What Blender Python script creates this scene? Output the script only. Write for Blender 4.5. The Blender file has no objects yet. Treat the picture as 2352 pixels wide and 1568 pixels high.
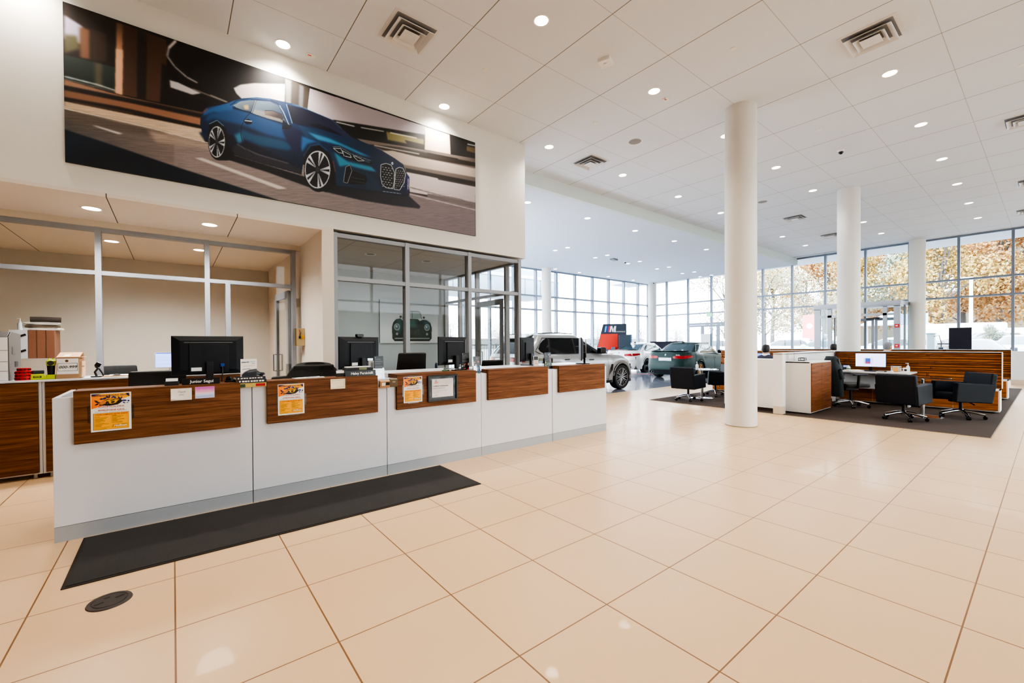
import bpy, math, random
import numpy as np
from mathutils import Vector, Matrix, Euler

SC = bpy.context.scene
COL = SC.collection
PI = math.pi
R = math.radians


def lin(c):
    return tuple((x / 12.92 if x <= 0.04045 else ((x + 0.055) / 1.055) ** 2.4) for x in c)


def rgb(r, g, b):
    return lin((r / 255, g / 255, b / 255))


# ------------------------------------------------------------------ materials
class N:
    """tiny node-graph helper"""

    def __init__(s, name):
        s.m = bpy.data.materials.new(name)
        s.m.use_nodes = True
        s.t = s.m.node_tree
        s.b = s.t.nodes['Principled BSDF']
        s.out = s.t.nodes['Material Output']

    def n(s, typ, **kw):
        o = s.t.nodes.new(typ)
        for k, v in kw.items():
            setattr(o, k, v)
        return o

    def l(s, a, b):
        s.t.links.new(a, b)

    def math(s, op, a, b=None):
        o = s.n('ShaderNodeMath', operation=op)
        for i, v in enumerate((a, b)):
            if v is None:
                continue
            if isinstance(v, (int, float)):
                o.inputs[i].default_value = v
            else:
                s.l(v, o.inputs[i])
        return o.outputs[0]

    def mix(s, f, a, b):
        o = s.n('ShaderNodeMix', data_type='RGBA')
        for i, v in ((0, f), (6, a), (7, b)):
            if isinstance(v, tuple):
                o.inputs[i].default_value = v + (1,) if len(v) == 3 else v
            elif isinstance(v, (int, float)):
                o.inputs[i].default_value = v
            else:
                s.l(v, o.inputs[i])
        return o.outputs[2]

    def ramp(s, f, stops):
        o = s.n('ShaderNodeValToRGB')
        e = o.color_ramp.elements
        while len(e) < len(stops):
            e.new(0.5)
        for i, (p, c) in enumerate(stops):
            e[i].position = p
            e[i].color = tuple(c) + (1,)
        s.l(f, o.inputs[0])
        return o.outputs[0]

    def coord(s, scale=(1, 1, 1), kind='Object', rot=(0, 0, 0)):
        t = s.n('ShaderNodeTexCoord')
        m = s.n('ShaderNodeMapping')
        m.inputs['Scale'].default_value = scale
        m.inputs['Rotation'].default_value = rot
        s.l(t.outputs[kind], m.inputs[0])
        return m.outputs[0]

    def noise(s, vec, scale, detail=4, rough=0.55, dist=0.0):
        o = s.n('ShaderNodeTexNoise')
        o.inputs['Scale'].default_value = scale
        o.inputs['Detail'].default_value = detail
        o.inputs['Roughness'].default_value = rough
        o.inputs['Distortion'].default_value = dist
        if vec is not None:
            s.l(vec, o.inputs['Vector'])
        return o.outputs[0]

    def bump(s, h, strength=0.2, dist=0.01):
        o = s.n('ShaderNodeBump')
        o.inputs['Strength'].default_value = strength
        o.inputs['Distance'].default_value = dist
        s.l(h, o.inputs['Height'])
        s.l(o.outputs[0], s.b.inputs['Normal'])

    def set(s, col=None, rough=None, metal=None, coat=None, spec=None, emit=None, es=None, coatr=None):
        b = s.b.inputs
        if col is not None:
            if isinstance(col, tuple):
                b['Base Color'].default_value = col + (1,)
            else:
                s.l(col, b['Base Color'])
        for k, v in (('Roughness', rough), ('Metallic', metal), ('Coat Weight', coat), ('Specular IOR Level', spec), ('Coat Roughness', coatr)):
            if v is not None:
                if isinstance(v, (int, float)):
                    b[k].default_value = v
                else:
                    s.l(v, b[k])
        if emit is not None:
            if isinstance(emit, tuple):
                b['Emission Color'].default_value = emit + (1,)
            else:
                s.l(emit, b['Emission Color'])
            b['Emission Strength'].default_value = es
        return s.m


_mc = {}


def M(r, g, b, rough=0.5, metal=0.0, coat=0.0, emit=0.0, var=0.0, spec=None):
    """plain procedural paint / plastic / metal; var adds a faint cloudy variation"""
    key = (r, g, b, rough, metal, coat, emit, var, spec)
    if key in _mc:
        return _mc[key]
    k = N('paint_%d_%d_%d' % (r, g, b))
    c = rgb(r, g, b)
    if var:
        n = k.noise(k.coord(), 6, 3)
        c2 = tuple(x * (1 - var) for x in c)
        k.set(k.mix(n, c2, c))
    else:
        k.set(c)
    k.set(rough=rough, metal=metal, coat=coat, spec=spec)
    if emit:
        k.set(emit=rgb(r, g, b), es=emit)
    _mc[key] = k.m
    return k.m


def grid_mat(name, c0, c1, line, sx, sy, ox, oy, wx, wy, rough, nz=0.0, coat=0.0, spec=0.5, bumpy=0.0, linex=None):
    """flat panels / tiles: world-space joints at ox + k*sx and oy + k*sy"""
    k = N(name)
    g = k.n('ShaderNodeNewGeometry')
    sp = k.n('ShaderNodeSeparateXYZ')
    k.l(g.outputs['Position'], sp.inputs[0])

    def joint(o, off, s, w):
        a = k.math('MULTIPLY', k.math('SUBTRACT', o, off), 1 / s)
        f = k.math('SUBTRACT', k.math('FRACT', k.math('ADD', a, 0.5)), 0.5)
        return k.math('LESS_THAN', k.math('ABSOLUTE', f), w / s / 2)
    jx = joint(sp.outputs[0], ox, sx, wx)
    jy = joint(sp.outputs[1], oy, sy, wy)
    n = k.noise(g.outputs['Position'], 1.3, 5)
    base = k.mix(n, c0, c1)
    col = k.mix(jy, base, line)
    col = k.mix(jx, col, linex or line)
    k.set(col, coat=coat, spec=spec)
    if nz:
        r = k.math('ADD', k.math('MULTIPLY', k.noise(g.outputs['Position'], 0.8, 3), nz), rough - nz / 2)
        k.set(rough=r)
    else:
        k.set(rough=rough)
    if bumpy:
        k.bump(k.math('SUBTRACT', 1.0, k.math('MAXIMUM', jx, jy)), bumpy, 0.003)
    return k.m


def wood_mat(name, dark, mid, light, axis=0, scale=1.0, rough=0.55, coat=0.0, isl=0.0):
    k = N(name)
    s = [26.0, 26.0, 26.0]
    s[axis] = 1.1
    v = k.coord(tuple(x * scale for x in s))
    n1 = k.noise(v, 1.6, 6, 0.62, 0.6)
    v2 = k.coord(tuple(x * scale * (5 if i != axis else 1.5) for i, x in enumerate(s)))
    n2 = k.noise(v2, 1.5, 4, 0.6, 0.2)
    f = k.math('ADD', k.math('MULTIPLY', n1, 0.75), k.math('MULTIPLY', n2, 0.25))
    c = k.ramp(f, [(0.34, dark), (0.50, mid), (0.66, light)])
    if isl:
        ri = k.n('ShaderNodeNewGeometry').outputs['Random Per Island']
        c = k.mix(k.math('MULTIPLY', ri, isl), c, dark)
    k.set(c, rough=rough, coat=coat, coatr=0.25, spec=0.25)
    return k.m


def glass_mat(name, tint=(0.96, 0.98, 0.98), refl=0.10):
    """thin architectural pane: mostly straight-through, mirror-like at grazing angles"""
    k = N(name)
    t = k.n('ShaderNodeBsdfTransparent')
    t.inputs[0].default_value = tint + (1,)
    gl = k.n('ShaderNodeBsdfGlossy')
    gl.inputs['Color'].default_value = (1, 1, 1, 1)
    gl.inputs['Roughness'].default_value = 0.015
    lw = k.n('ShaderNodeFresnel')
    lw.inputs[0].default_value = 1.42
    f = k.math('MINIMUM', k.math('MULTIPLY', lw.outputs[0], refl * 16), 0.9)
    mx = k.n('ShaderNodeMixShader')
    k.l(f, mx.inputs[0])
    k.l(t.outputs[0], mx.inputs[1])
    k.l(gl.outputs[0], mx.inputs[2])
    k.l(mx.outputs[0], k.out.inputs[0])
    return k.m


# ------------------------------------------------------------------ mesh builder
class MB:
    def __init__(s):
        s.v = []
        s.f = []
        s.m = []
        s.k = 0

    def add(s, vs, fs):
        o = len(s.v)
        s.v += [tuple(p) for p in vs]
        s.f += [tuple(i + o for i in f) for f in fs]
        s.m += [s.k] * len(fs)
        return o

    def mat(s, k):
        s.k = k
        return s

    def box(s, x0, y0, z0, x1, y1, z1):
        v = [(x, y, z) for z in (z0, z1) for y in (y0, y1) for x in (x0, x1)]
        s.add(v, [(0, 2, 3, 1), (4, 5, 7, 6), (0, 1, 5, 4), (2, 6, 7, 3), (0, 4, 6, 2), (1, 3, 7, 5)])
        return s

    def cbox(s, c, d, rot=None):
        """box of size d centred on c, optionally rotated"""
        o = len(s.v)
        s.box(-d[0] / 2, -d[1] / 2, -d[2] / 2, d[0] / 2, d[1] / 2, d[2] / 2)
        mm = Matrix.Translation(c) @ (rot.to_matrix().to_4x4() if isinstance(rot, Euler) else (rot or Matrix()))
        s.x(mm, o)
        return s

    def x(s, mm, o=0):
        for i in range(o, len(s.v)):
            s.v[i] = tuple(mm @ Vector(s.v[i]))
        return s

    def prism(s, pts, a, b, axis=2):
        """polygon pts (2-D) extruded from a to b along axis"""
        def w(p, t):
            if axis == 2:
                return (p[0], p[1], t)
            if axis == 1:
                return (p[0], t, p[1])
            return (t, p[0], p[1])
        n = len(pts)
        v = [w(p, a) for p in pts] + [w(p, b) for p in pts]
        f = [tuple(range(n - 1, -1, -1)), tuple(range(n, 2 * n))]
        f += [(i, (i + 1) % n, (i + 1) % n + n, i + n) for i in range(n)]
        s.add(v, f)
        return s

    def cyl(s, p, q, r0, r1=None, n=16, caps=True):
        r1 = r0 if r1 is None else r1
        p, q = Vector(p), Vector(q)
        d = (q - p).normalized()
        u = d.orthogonal().normalized()
        w = d.cross(u)
        v = []
        for c, r in ((p, r0), (q, r1)):
            v += [c + (u * math.cos(2 * PI * i / n) + w * math.sin(2 * PI * i / n)) * r for i in range(n)]
        f = [(i, (i + 1) % n, (i + 1) % n + n, i + n) for i in range(n)]
        if caps:
            f += [tuple(range(n - 1, -1, -1)), tuple(range(n, 2 * n))]
        s.add(v, f)
        return s

    def tube(s, pts, r, n=8, rs=None):
        P = [Vector(p) for p in pts]
        rings = []
        for i, p in enumerate(P):
            d = (P[min(i + 1, len(P) - 1)] - P[max(i - 1, 0)])
            d = d.normalized() if d.length > 1e-9 else Vector((0, 0, 1))
            up = Vector((0, 0, 1)) if abs(d.z) < 0.9 else Vector((1, 0, 0))
            u = d.cross(up).normalized()
            w = u.cross(d)
            rr = rs[i] if rs else r
            rings.append([p + (u * math.cos(2 * PI * k / n) + w * math.sin(2 * PI * k / n)) * rr for k in range(n)])
        s.grid(rings, cu=True)
        o = len(s.v) - n * len(P)
        s.f += [tuple(o + i for i in range(n)), tuple(o + n * (len(P) - 1) + i for i in range(n - 1, -1, -1))]
        s.m += [s.k] * 2
        return s

    def grid(s, rows, cu=False, cv=False):
        nv, nu = len(rows), len(rows[0])
        f = []
        for j in range(nv if cv else nv - 1):
            for i in range(nu if cu else nu - 1):
                j2, i2 = (j + 1) % nv, (i + 1) % nu
                f.append((j * nu + i, j * nu + i2, j2 * nu + i2, j2 * nu + i))
        s.add([p for r in rows for p in r], f)
        return s

    def lathe(s, prof, c=(0, 0, 0), n=24, axis=2):
        def w(r, z, a):
            x, y = r * math.cos(a), r * math.sin(a)
            p = (x, y, z) if axis == 2 else ((x, z, y) if axis == 1 else (z, x, y))
            return (p[0] + c[0], p[1] + c[1], p[2] + c[2])
        s.grid([[w(r, z, 2 * PI * i / n) for i in range(n)] for r, z in prof], cu=True)
        return s

    def ball(s, c, r, nu=16, nv=10):
        rows = []
        for j in range(nv + 1):
            t = PI * j / nv
            rows.append([(c[0] + r[0] * math.sin(t) * math.cos(2 * PI * i / nu), c[1] + r[1] * math.sin(t) * math.sin(2 * PI * i / nu), c[2] - r[2] * math.cos(t)) for i in range(nu)])
        s.grid(rows, cu=True)
        return s

    def rbox(s, x0, y0, z0, x1, y1, z1, r=0.03, seg=4, axis=2):
        """box with rounded corners seen along axis"""
        if axis == 2:
            a0, a1, b0, b1, t0, t1 = x0, x1, y0, y1, z0, z1
        elif axis == 1:
            a0, a1, b0, b1, t0, t1 = x0, x1, z0, z1, y0, y1
        else:
            a0, a1, b0, b1, t0, t1 = y0, y1, z0, z1, x0, x1
        pts = []
        for cx, cy, st in ((a1 - r, b1 - r, 0), (a0 + r, b1 - r, 90), (a0 + r, b0 + r, 180), (a1 - r, b0 + r, 270)):
            for i in range(seg + 1):
                t = R(st + 90 * i / seg)
                pts.append((cx + r * math.cos(t), cy + r * math.sin(t)))
        return s.prism(pts, t0, t1, axis)

    def build(s, name, mats, parent=None, smooth=None, bevel=0.0, seg=2, sub=0):
        me = bpy.data.meshes.new(name)
        me.from_pydata(s.v, [], s.f)
        for m in (mats if isinstance(mats, (list, tuple)) else [mats]):
            me.materials.append(m)
        if any(s.m):
            me.polygons.foreach_set('material_index', s.m)
        import bmesh
        bm = bmesh.new()
        bm.from_mesh(me)
        bmesh.ops.remove_doubles(bm, verts=bm.verts, dist=1e-6)
        bmesh.ops.recalc_face_normals(bm, faces=bm.faces)
        bm.to_mesh(me)
        bm.free()
        if smooth is not None:
            me.shade_smooth()
            me.set_sharp_from_angle(angle=R(smooth))
        o = bpy.data.objects.new(name, me)
        COL.objects.link(o)
        o.parent = parent
        if bevel:
            b = o.modifiers.new('bevel', 'BEVEL')
            b.width = bevel
            b.segments = seg
            b.limit_method = 'ANGLE'
            b.angle_limit = R(40)
            b.harden_normals = False
        if sub:
            q = o.modifiers.new('sub', 'SUBSURF')
            q.levels = q.render_levels = sub
        return o


def thing(name, label, cat, loc=(0, 0, 0), rz=0.0, group=None):
    o = bpy.data.objects.new(name, None)
    COL.objects.link(o)
    o.location = loc
    o.rotation_euler = (0, 0, rz)
    o.empty_display_size = 0.1
    return tag(o, label, cat, group)


def tag(o, label, cat, group=None):
    o['label'] = label
    o['category'] = cat
    if group:
        o['group'] = group
    return o


def struct(o):
    o['kind'] = 'structure'
    return o


def dup(root, loc, rz=None, label=None, group=None):
    """copy of a thing with copies of its parts and their sub-parts (mesh data shared)"""
    r = root.copy()
    COL.objects.link(r)
    r.location = loc
    if rz is not None:
        r.rotation_euler = (0, 0, rz)
    if label:
        r['label'] = label
    if group:
        r['group'] = group
    for ch in list(root.children):
        c = ch.copy()
        COL.objects.link(c)
        c.parent = r
        for g in list(ch.children):
            d = g.copy()
            COL.objects.link(d)
            d.parent = c
    return r


def text(s, size, mat, name='lettering', parent=None, loc=(0, 0, 0), rot=(PI / 2, 0, 0), align='CENTER', shear=0.0, sx=1.0, bold=0.0, depth=0.0004):
    cu = bpy.data.curves.new(name, 'FONT')
    cu.body = s
    cu.size = size
    cu.align_x = align
    cu.align_y = 'CENTER'
    cu.shear = shear
    cu.offset = bold
    cu.extrude = depth
    cu.resolution_u = 2
    tmp = bpy.data.objects.new('tmp', cu)
    me = bpy.data.meshes.new_from_object(tmp)
    bpy.data.objects.remove(tmp)
    bpy.data.curves.remove(cu)
    me.materials.clear()
    me.materials.append(mat)
    o = bpy.data.objects.new(name, me)
    COL.objects.link(o)
    o.parent = parent
    o.location = loc
    o.rotation_euler = rot
    o.scale = (sx, 1, 1)
    return o


# ------------------------------------------------------------------ printed pictures: colours painted per vertex of a fine mesh
class Pic:
    sat, pw = 1.25, 1.1
    """picture in millimetres, u to the right, v downwards"""

    def __init__(s, w, h, nu, nv, bg):
        s.w, s.h, s.nu, s.nv = w, h, nu, nv
        s.U, s.V = np.meshgrid(np.linspace(0, w, nu), np.linspace(0, h, nv))
        s.a = np.ones((nv, nu, 3)) * (np.array(bg) / 255)
        s.du, s.dv = w / (nu - 1), h / (nv - 1)

    def mask(s, pts):
        p = np.array(pts, float)
        out = np.zeros((s.nv, s.nu))
        i0, i1 = max(0, int(p[:, 0].min() / s.du) - 1), min(s.nu, int(p[:, 0].max() / s.du) + 3)
        j0, j1 = max(0, int(p[:, 1].min() / s.dv) - 1), min(s.nv, int(p[:, 1].max() / s.dv) + 3)
        if i1 <= i0 or j1 <= j0:
            return out
        acc = np.zeros((j1 - j0, i1 - i0))
        for du, dv in ((-.25, -.25), (.25, -.25), (-.25, .25), (.25, .25)):
            X = s.U[j0:j1, i0:i1] + du * s.du
            Y = s.V[j0:j1, i0:i1] + dv * s.dv
            ins = np.zeros(X.shape, bool)
            for k in range(len(p)):
                x1, y1 = p[k - 1]
                x2, y2 = p[k]
                if y1 == y2:
                    continue
                ins ^= ((y1 > Y) != (y2 > Y)) & (X < (x2 - x1) * (Y - y1) / (y2 - y1) + x1)
            acc += ins
        out[j0:j1, i0:i1] = acc / 4
        return out

    def blur(s, m, rad):
        for ax, d in ((1, s.du), (0, s.dv)):
            k = int(round(rad / d))
            if k < 1:
                continue
            for _ in range(2):
                n = m.shape[ax]
                pad = [(0, 0), (0, 0)]
                pad[ax] = (k + 1, k)
                c = np.cumsum(np.pad(m, pad, mode='edge'), axis=ax)
                if ax:
                    m = (c[:, 2 * k + 1:] - c[:, :n]) / (2 * k + 1)
                else:
                    m = (c[2 * k + 1:] - c[:n]) / (2 * k + 1)
        return m

    def put(s, m, c, c2=None, g=None):
        c = np.array(c) / 255
        if c2 is not None:
            x0, y0, x1, y1 = g
            L = (x1 - x0) ** 2 + (y1 - y0) ** 2
            t = np.clip(((s.U - x0) * (x1 - x0) + (s.V - y0) * (y1 - y0)) / L, 0, 1)[..., None]
            c = c * (1 - t) + np.array(c2) / 255 * t
        m = m[..., None]
        s.a = s.a * (1 - m) + c * m

    def poly(s, pts, c, c2=None, g=None, soft=0, al=1.0, clip=None):
        m = s.mask(pts)
        if soft:
            m = s.blur(m, soft)
        if clip is not None:
            m = m * clip
        s.put(m * al, c, c2, g)

    def rect(s, x0, y0, x1, y1, c, **k):
        s.poly([(x0, y0), (x1, y0), (x1, y1), (x0, y1)], c, **k)

    def line(s, pts, w, c, **k):
        for (x0, y0), (x1, y1) in zip(pts, pts[1:]):
            L = math.hypot(x1 - x0, y1 - y0) or 1
            nx, ny = -(y1 - y0) / L * w / 2, (x1 - x0) / L * w / 2
            s.poly([(x0 + nx, y0 + ny), (x1 + nx, y1 + ny), (x1 - nx, y1 - ny), (x0 - nx, y0 - ny)], c, **k)

    def ell(s, cx, cy, rx, ry, c, n=28, rot=0.0, **k):
        p = []
        for i in range(n):
            a = 2 * PI * i / n
            x, y = rx * math.cos(a), ry * math.sin(a)
            p.append((cx + x * math.cos(rot) - y * math.sin(rot), cy + x * math.sin(rot) + y * math.cos(rot)))
        s.poly(p, c, **k)

    def build(s, name, mat, parent, w=None, h=None, y=0.0):
        """upright print in its own x-z plane, facing -y, lower left corner at the origin"""
        w = w or s.w / 1000
        h = h or s.h / 1000
        nu, nv = s.nu, s.nv
        co = np.zeros((nv, nu, 3))
        co[..., 0] = s.U / s.w * w
        co[..., 2] = (1 - s.V / s.h) * h
        co[..., 1] = y
        me = bpy.data.meshes.new(name)
        me.vertices.add(nu * nv)
        me.vertices.foreach_set('co', co.ravel())
        i = np.arange(nv * nu).reshape(nv, nu)
        q = np.stack([i[1:, :-1], i[1:, 1:], i[:-1, 1:], i[:-1, :-1]], -1).reshape(-1, 4)
        me.loops.add(q.size)
        me.loops.foreach_set('vertex_index', q.ravel().astype(np.int32))
        me.polygons.add(len(q))
        me.polygons.foreach_set('loop_start', np.arange(0, q.size, 4, dtype=np.int32))
        me.update(calc_edges=True)
        lum = s.a.mean(-1, keepdims=True)
        a = np.clip(lum + (s.a - lum) * s.sat, 0, 1) ** s.pw
        a = np.where(a <= 0.04045, a / 12.92, ((a + 0.055) / 1.055) ** 2.4)
        at = me.color_attributes.new('Col', 'FLOAT_COLOR', 'POINT')
        at.data.foreach_set('color', np.concatenate([a, np.ones((nv, nu, 1))], -1).ravel().astype(np.float32))
        me.materials.append(mat)
        o = bpy.data.objects.new(name, me)
        COL.objects.link(o)
        o.parent = parent
        return o


def print_mat(name, rough=0.35, emit=0.0, coat=0.0):
    k = N(name)
    a = k.n('ShaderNodeAttribute', attribute_name='Col')
    k.set(a.outputs['Color'], rough=rough, coat=coat)
    if emit:
        k.set(emit=a.outputs['Color'], es=emit)
    return k.m


# ------------------------------------------------------------------ shared materials
WALL = M(226, 224, 218, 0.75, var=0.03)
WALLW = M(222, 212, 198, 0.75, var=0.03)
WHITE = M(216, 220, 228, 0.3, var=0.02)
WHITEM = M(236, 236, 236, 0.5)
ALU = M(150, 153, 158, 0.5, 0.15)
ALUL = M(186, 190, 196, 0.4, 0.3)
ALUK = M(132, 138, 146, 0.32, 0.85)
CHROME = M(222, 224, 228, 0.12, 1.0)
STEEL = M(176, 178, 182, 0.25, 1.0)
BLACK = M(24, 24, 26, 0.4)
BLACKS = M(16, 17, 20, 0.22, coat=0.3)
PLASTIC = M(40, 42, 46, 0.45)
LEATHER = M(38, 37, 36, 0.5, var=0.15, spec=0.3)
LEATHERB = M(27, 31, 39, 0.55, var=0.12, spec=0.25)
RUBBER = M(26, 26, 28, 0.75)
WALNUT = wood_mat('walnut', rgb(72, 42, 24), rgb(112, 72, 44), rgb(142, 98, 66), 0)
WALNUTY = wood_mat('walnut_side', rgb(72, 42, 24), rgb(112, 72, 44), rgb(142, 98, 66), 1)
TEAKX = wood_mat('teak_doors', rgb(88, 50, 28), rgb(128, 76, 42), rgb(152, 98, 60), 0)
TEAKY = wood_mat('teak_slats', rgb(110, 60, 28), rgb(172, 104, 54), rgb(206, 138, 80), 1, 1.2, isl=0.45)
PAPER = M(240, 240, 238, 0.6)
CREAM = M(236, 226, 200, 0.6)
GLASS = glass_mat('window_glass', (0.97, 0.985, 0.985), 0.05)
GLASSO = glass_mat('office_glass', (0.90, 0.905, 0.89), 0.024)
GLASST = glass_mat('table_glass', (0.86, 0.93, 0.92), 0.16)
ACRYL = glass_mat('acrylic', (0.93, 0.96, 0.97), 0.14)
PRINT = print_mat('printed_paper', 0.45)
PRINTG = print_mat('printed_gloss', 0.3)
SCREEN = print_mat('lit_screen', 0.2, 0.75)
# ================================================================== the building
FLOOR = grid_mat('floor_tile', rgb(214, 182, 143), rgb(207, 174, 134), rgb(128, 90, 56), 0.6142, 0.6142, -0.0055, 2.7314, 0.0078, 0.0066, 0.35, 0.10, coat=0.04, spec=0.4)
FLOORG = grid_mat('display_tile', rgb(150, 154, 166), rgb(142, 146, 158), rgb(112, 116, 126), 0.6142, 0.6142, -0.0055, 2.7314, 0.005, 0.005, 0.12, 0.05, coat=0.4, spec=0.6)
CEIL = grid_mat('ceiling_panels', rgb(226, 231, 238), rgb(222, 227, 234), rgb(186, 186, 186), 1.217, 1.217, 1.8139, 4.564, 0.011, 0.008, 0.85, linex=rgb(128, 122, 116))
CEILR = grid_mat('soffit_panels', rgb(226, 217, 206), rgb(222, 213, 202), rgb(214, 204, 192), 1.25, 40, 0.68, 17, 0.010, 0.004, 0.85, linex=rgb(92, 82, 72))
CEILW = M(214, 221, 232, 0.85)
HI, LO, RM = 5.436, 5.13, 3.105
XW, YF = 23.5, 15.9


def plane(name, x0, y0, x1, y1, z, m, t=0.04):
    """slab whose visible face is at z (t>0: slab above, t<0: slab below)"""
    b = MB().box(x0, y0, min(z, z + t), x1, y1, max(z, z + t))
    return struct(b.build(name, m))


plane('floor', -5, -8, XW, 7.83, 0, FLOOR, -0.05)
plane('floor', -5, 7.83, 5.5, 11.3, 0, FLOOR, -0.05)
plane('floor', 5.5, 7.83, XW, YF, 0, FLOORG, -0.05)
plane('ceiling', -5, -8, XW + 0.1, 7.6, HI, CEIL)
plane('ceiling', 5.62, 7.719, XW + 0.1, YF + 0.1, LO, CEILW)
plane('ceiling', -5, 6.62, 1.72, 7.97, RM, CEILR)
plane('ceiling', -5, 7.97, 1.72, 11.1, RM, CEILR)
plane('ceiling', 1.90, 6.72, 5.47, 9.62, 3.075, grid_mat('office_ceiling', rgb(200, 200, 198), rgb(195, 195, 193), rgb(150, 150, 150), 1.217, 1.217, 2.3, 7.2, 0.012, 0.012, 0.85))
# fascia between the high and the low ceiling
struct(MB().box(5.6, 7.6, LO, XW, 7.72, HI).build('trim_1', M(210, 220, 218, 0.8)))
# feature wall above the offices (its underside is closed by the soffits)
struct(MB().box(-5, 6.62, RM + 0.04, 5.6, 9.75, HI).build('wall_left', WALL))
struct(MB().box(1.72, 6.62, 0, 1.885, 11.2, RM + 0.04).build('wall_left', WALLW))
struct(MB().box(-5, 11.06, 0, 1.72, 11.2, RM + 0.04).build('wall_back', M(208, 204, 196, 0.8)))
struct(MB().box(-5, 7.93, 3.02, 1.72, 8.0, RM).build('trim_2', WALLW))
struct(MB().box(1.885, 9.6, 0, 5.5, 9.75, RM + 0.04).build('wall_back', M(178, 186, 188, 0.8)))
struct(MB().box(-5.1, -8, 0, -5, 11.2, HI).build('wall_left', WALLW))
struct(MB().box(21.3, -3, 0.17, 21.5, 0.83, 1.09).build('wall_right', M(226, 228, 232, 0.6)))
struct(MB().box(21.28, -3, 0, 21.5, 0.84, 0.17).build('baseboard_right', M(206, 190, 172, 0.5)))
struct(MB().box(1.86, 6.60, 0.0, 1.9, 6.63, 0.1).build('baseboard_left', M(206, 190, 172, 0.5)))


def lattice(name, uc, zc, w, d, place, fm, gm, u0, u1, z0, z1, zrange=None):
    """glazed wall: posts at uc, rails at zc; place(u, n, z) gives the world point"""
    root = bpy.data.objects.new(name, None)
    COL.objects.link(root)
    struct(root)
    b = MB()

    def bar(ua, ub, za, zb, na, nb):
        P = [place(u, n, z) for z in (za, zb) for n in (na, nb) for u in (ua, ub)]
        b.add(P, [(0, 2, 3, 1), (4, 5, 7, 6), (0, 1, 5, 4), (2, 6, 7, 3), (0, 4, 6, 2), (1, 3, 7, 5)])
    for u in uc:
        za, zb = (zrange or {}).get(u, (z0, z1))
        bar(u - w / 2, u + w / 2, za, zb, -d / 2, d / 2)
    for z in zc:
        bar(u0, u1, z - w / 2.2, z + w / 2.2, -d / 2 * 0.82, d / 2 * 0.82)
    struct(b.build('window_frame', fm, root))
    g = MB()
    P = [place(u, 0, z) for u, z in ((u0, z0), (u1, z0), (u1, z1), (u0, z1))]
    g.add(P, [(0, 1, 2, 3)])
    struct(g.build('glazing', gm, root))
    return root


# right-hand curtain wall, far curtain wall, rear curtain wall (behind the camera)
MUL = M(128, 138, 152, 0.42, 0.4)
ym = [-7.5, -6.1, -4.7, -3.2, -1.85, -0.46, 0.885, 2.23, 3.62, 5.03, 6.48, 7.82, 9.135, 10.46, 11.785, 13.16, 14.53, 15.86]
lattice('window_1', ym, [0.05, 3.10, 3.765, 5.40], 0.075, 0.16, lambda u, n, z: (XW + n, u, z), MUL, GLASS, -8, YF, 0, 5.44)
lattice('window_2', [5.7 + 1.4 * i for i in range(13)], [0.05, 3.12, 3.80, 5.11], 0.085, 0.17, lambda u, n, z: (u, YF + n, z), MUL, GLASS, 5.5, XW, 0, LO)
lattice('window_3', [4.0 + 1.95 * i for i in range(11)], [0.05, 2.6, 3.6, 5.4], 0.09, 0.16, lambda u, n, z: (u, -8 + n, z), MUL, GLASS, 4.0, XW, 0, HI)
struct(MB().box(-5, -8.1, 0, 4.0, -7.95, HI).build('wall_rear', WALLW))
# office shopfronts
lattice('window_4', [-4.0, -2.2, -0.771, 0.418, 0.678, 1.605], [0.03, 2.41, 2.99], 0.062, 0.11, lambda u, n, z: (u, 7.97 + n, z), ALU, GLASSO, -5, 1.64, 0, 3.02, {0.678: (0, 2.41)})
lattice('window_5', [1.905, 3.056, 4.28, 5.462], [0.03, 2.425, 3.07], 0.07, 0.12, lambda u, n, z: (u, 6.69 + n, z), ALU, GLASSO, 1.885, 5.5, 0, 3.105)
lattice('window_6', [6.72, 7.06, 8.16, 8.9, 9.57], [0.03, 2.47, 3.06], 0.06, 0.10, lambda u, n, z: (5.46 + n, u, z), ALU, GLASSO, 6.69, 9.6, 0, 3.105)


def glazed_door(name, w, h, fm=ALU, gm=GLASSO, st=0.09):
    """door leaf in its own x-z plane, hinge edge at x=0"""
    d = bpy.data.objects.new(name, None)
    COL.objects.link(d)
    struct(d)
    b = MB()
    for x0, x1, z0, z1 in ((0, st, 0, h), (w - st, w, 0, h), (st, w - st, 0, 0.22), (st, w - st, h - st * 1.3, h)):
        b.box(x0, -0.022, z0, x1, 0.022, z1)
    struct(b.build('door_frame', fm, d, bevel=0.003))
    struct(MB().box(st, -0.004, 0.22, w - st, 0.004, h - st * 1.3).build('door_pane', gm, d))
    hb = MB()
    for s in (-1, 1):
        hb.tube([(w - 0.07, s * 0.022, 0.95), (w - 0.07, s * 0.07, 0.95), (w - 0.07, s * 0.07, 1.25), (w - 0.07, s * 0.022, 1.25)], 0.011)
    struct(hb.build('door_handle', STEEL, d, smooth=40))
    return d


dl = glazed_door('door_1', 0.87, 2.34)
dl.location, dl.rotation_euler = (1.55, 8.02, 0.01), (0, 0, R(93))
kn = MB().box(0.0, -0.05, 0.9, 0.05, 0.05, 1.1)
struct(kn.build('door_latch', STEEL, dl))
dl2 = glazed_door('door_2', 0.98, 2.36)
dl2.location, dl2.rotation_euler = (5.40, 7.12, 0.01), (0, 0, R(88))

# exit doors in the right-hand curtain wall
for i in range(3):
    e = glazed_door('door_3', 0.86, 2.42, MUL, GLASS, 0.08)
    e.location, e.rotation_euler = (XW - 0.10, 13.12 - 0.88 * i, 0.01), (0, 0, R(-90))
struct(MB().box(XW - 0.14, 10.42, 2.44, XW - 0.06, 13.18, 2.55).build('trim_3', MUL))

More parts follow.
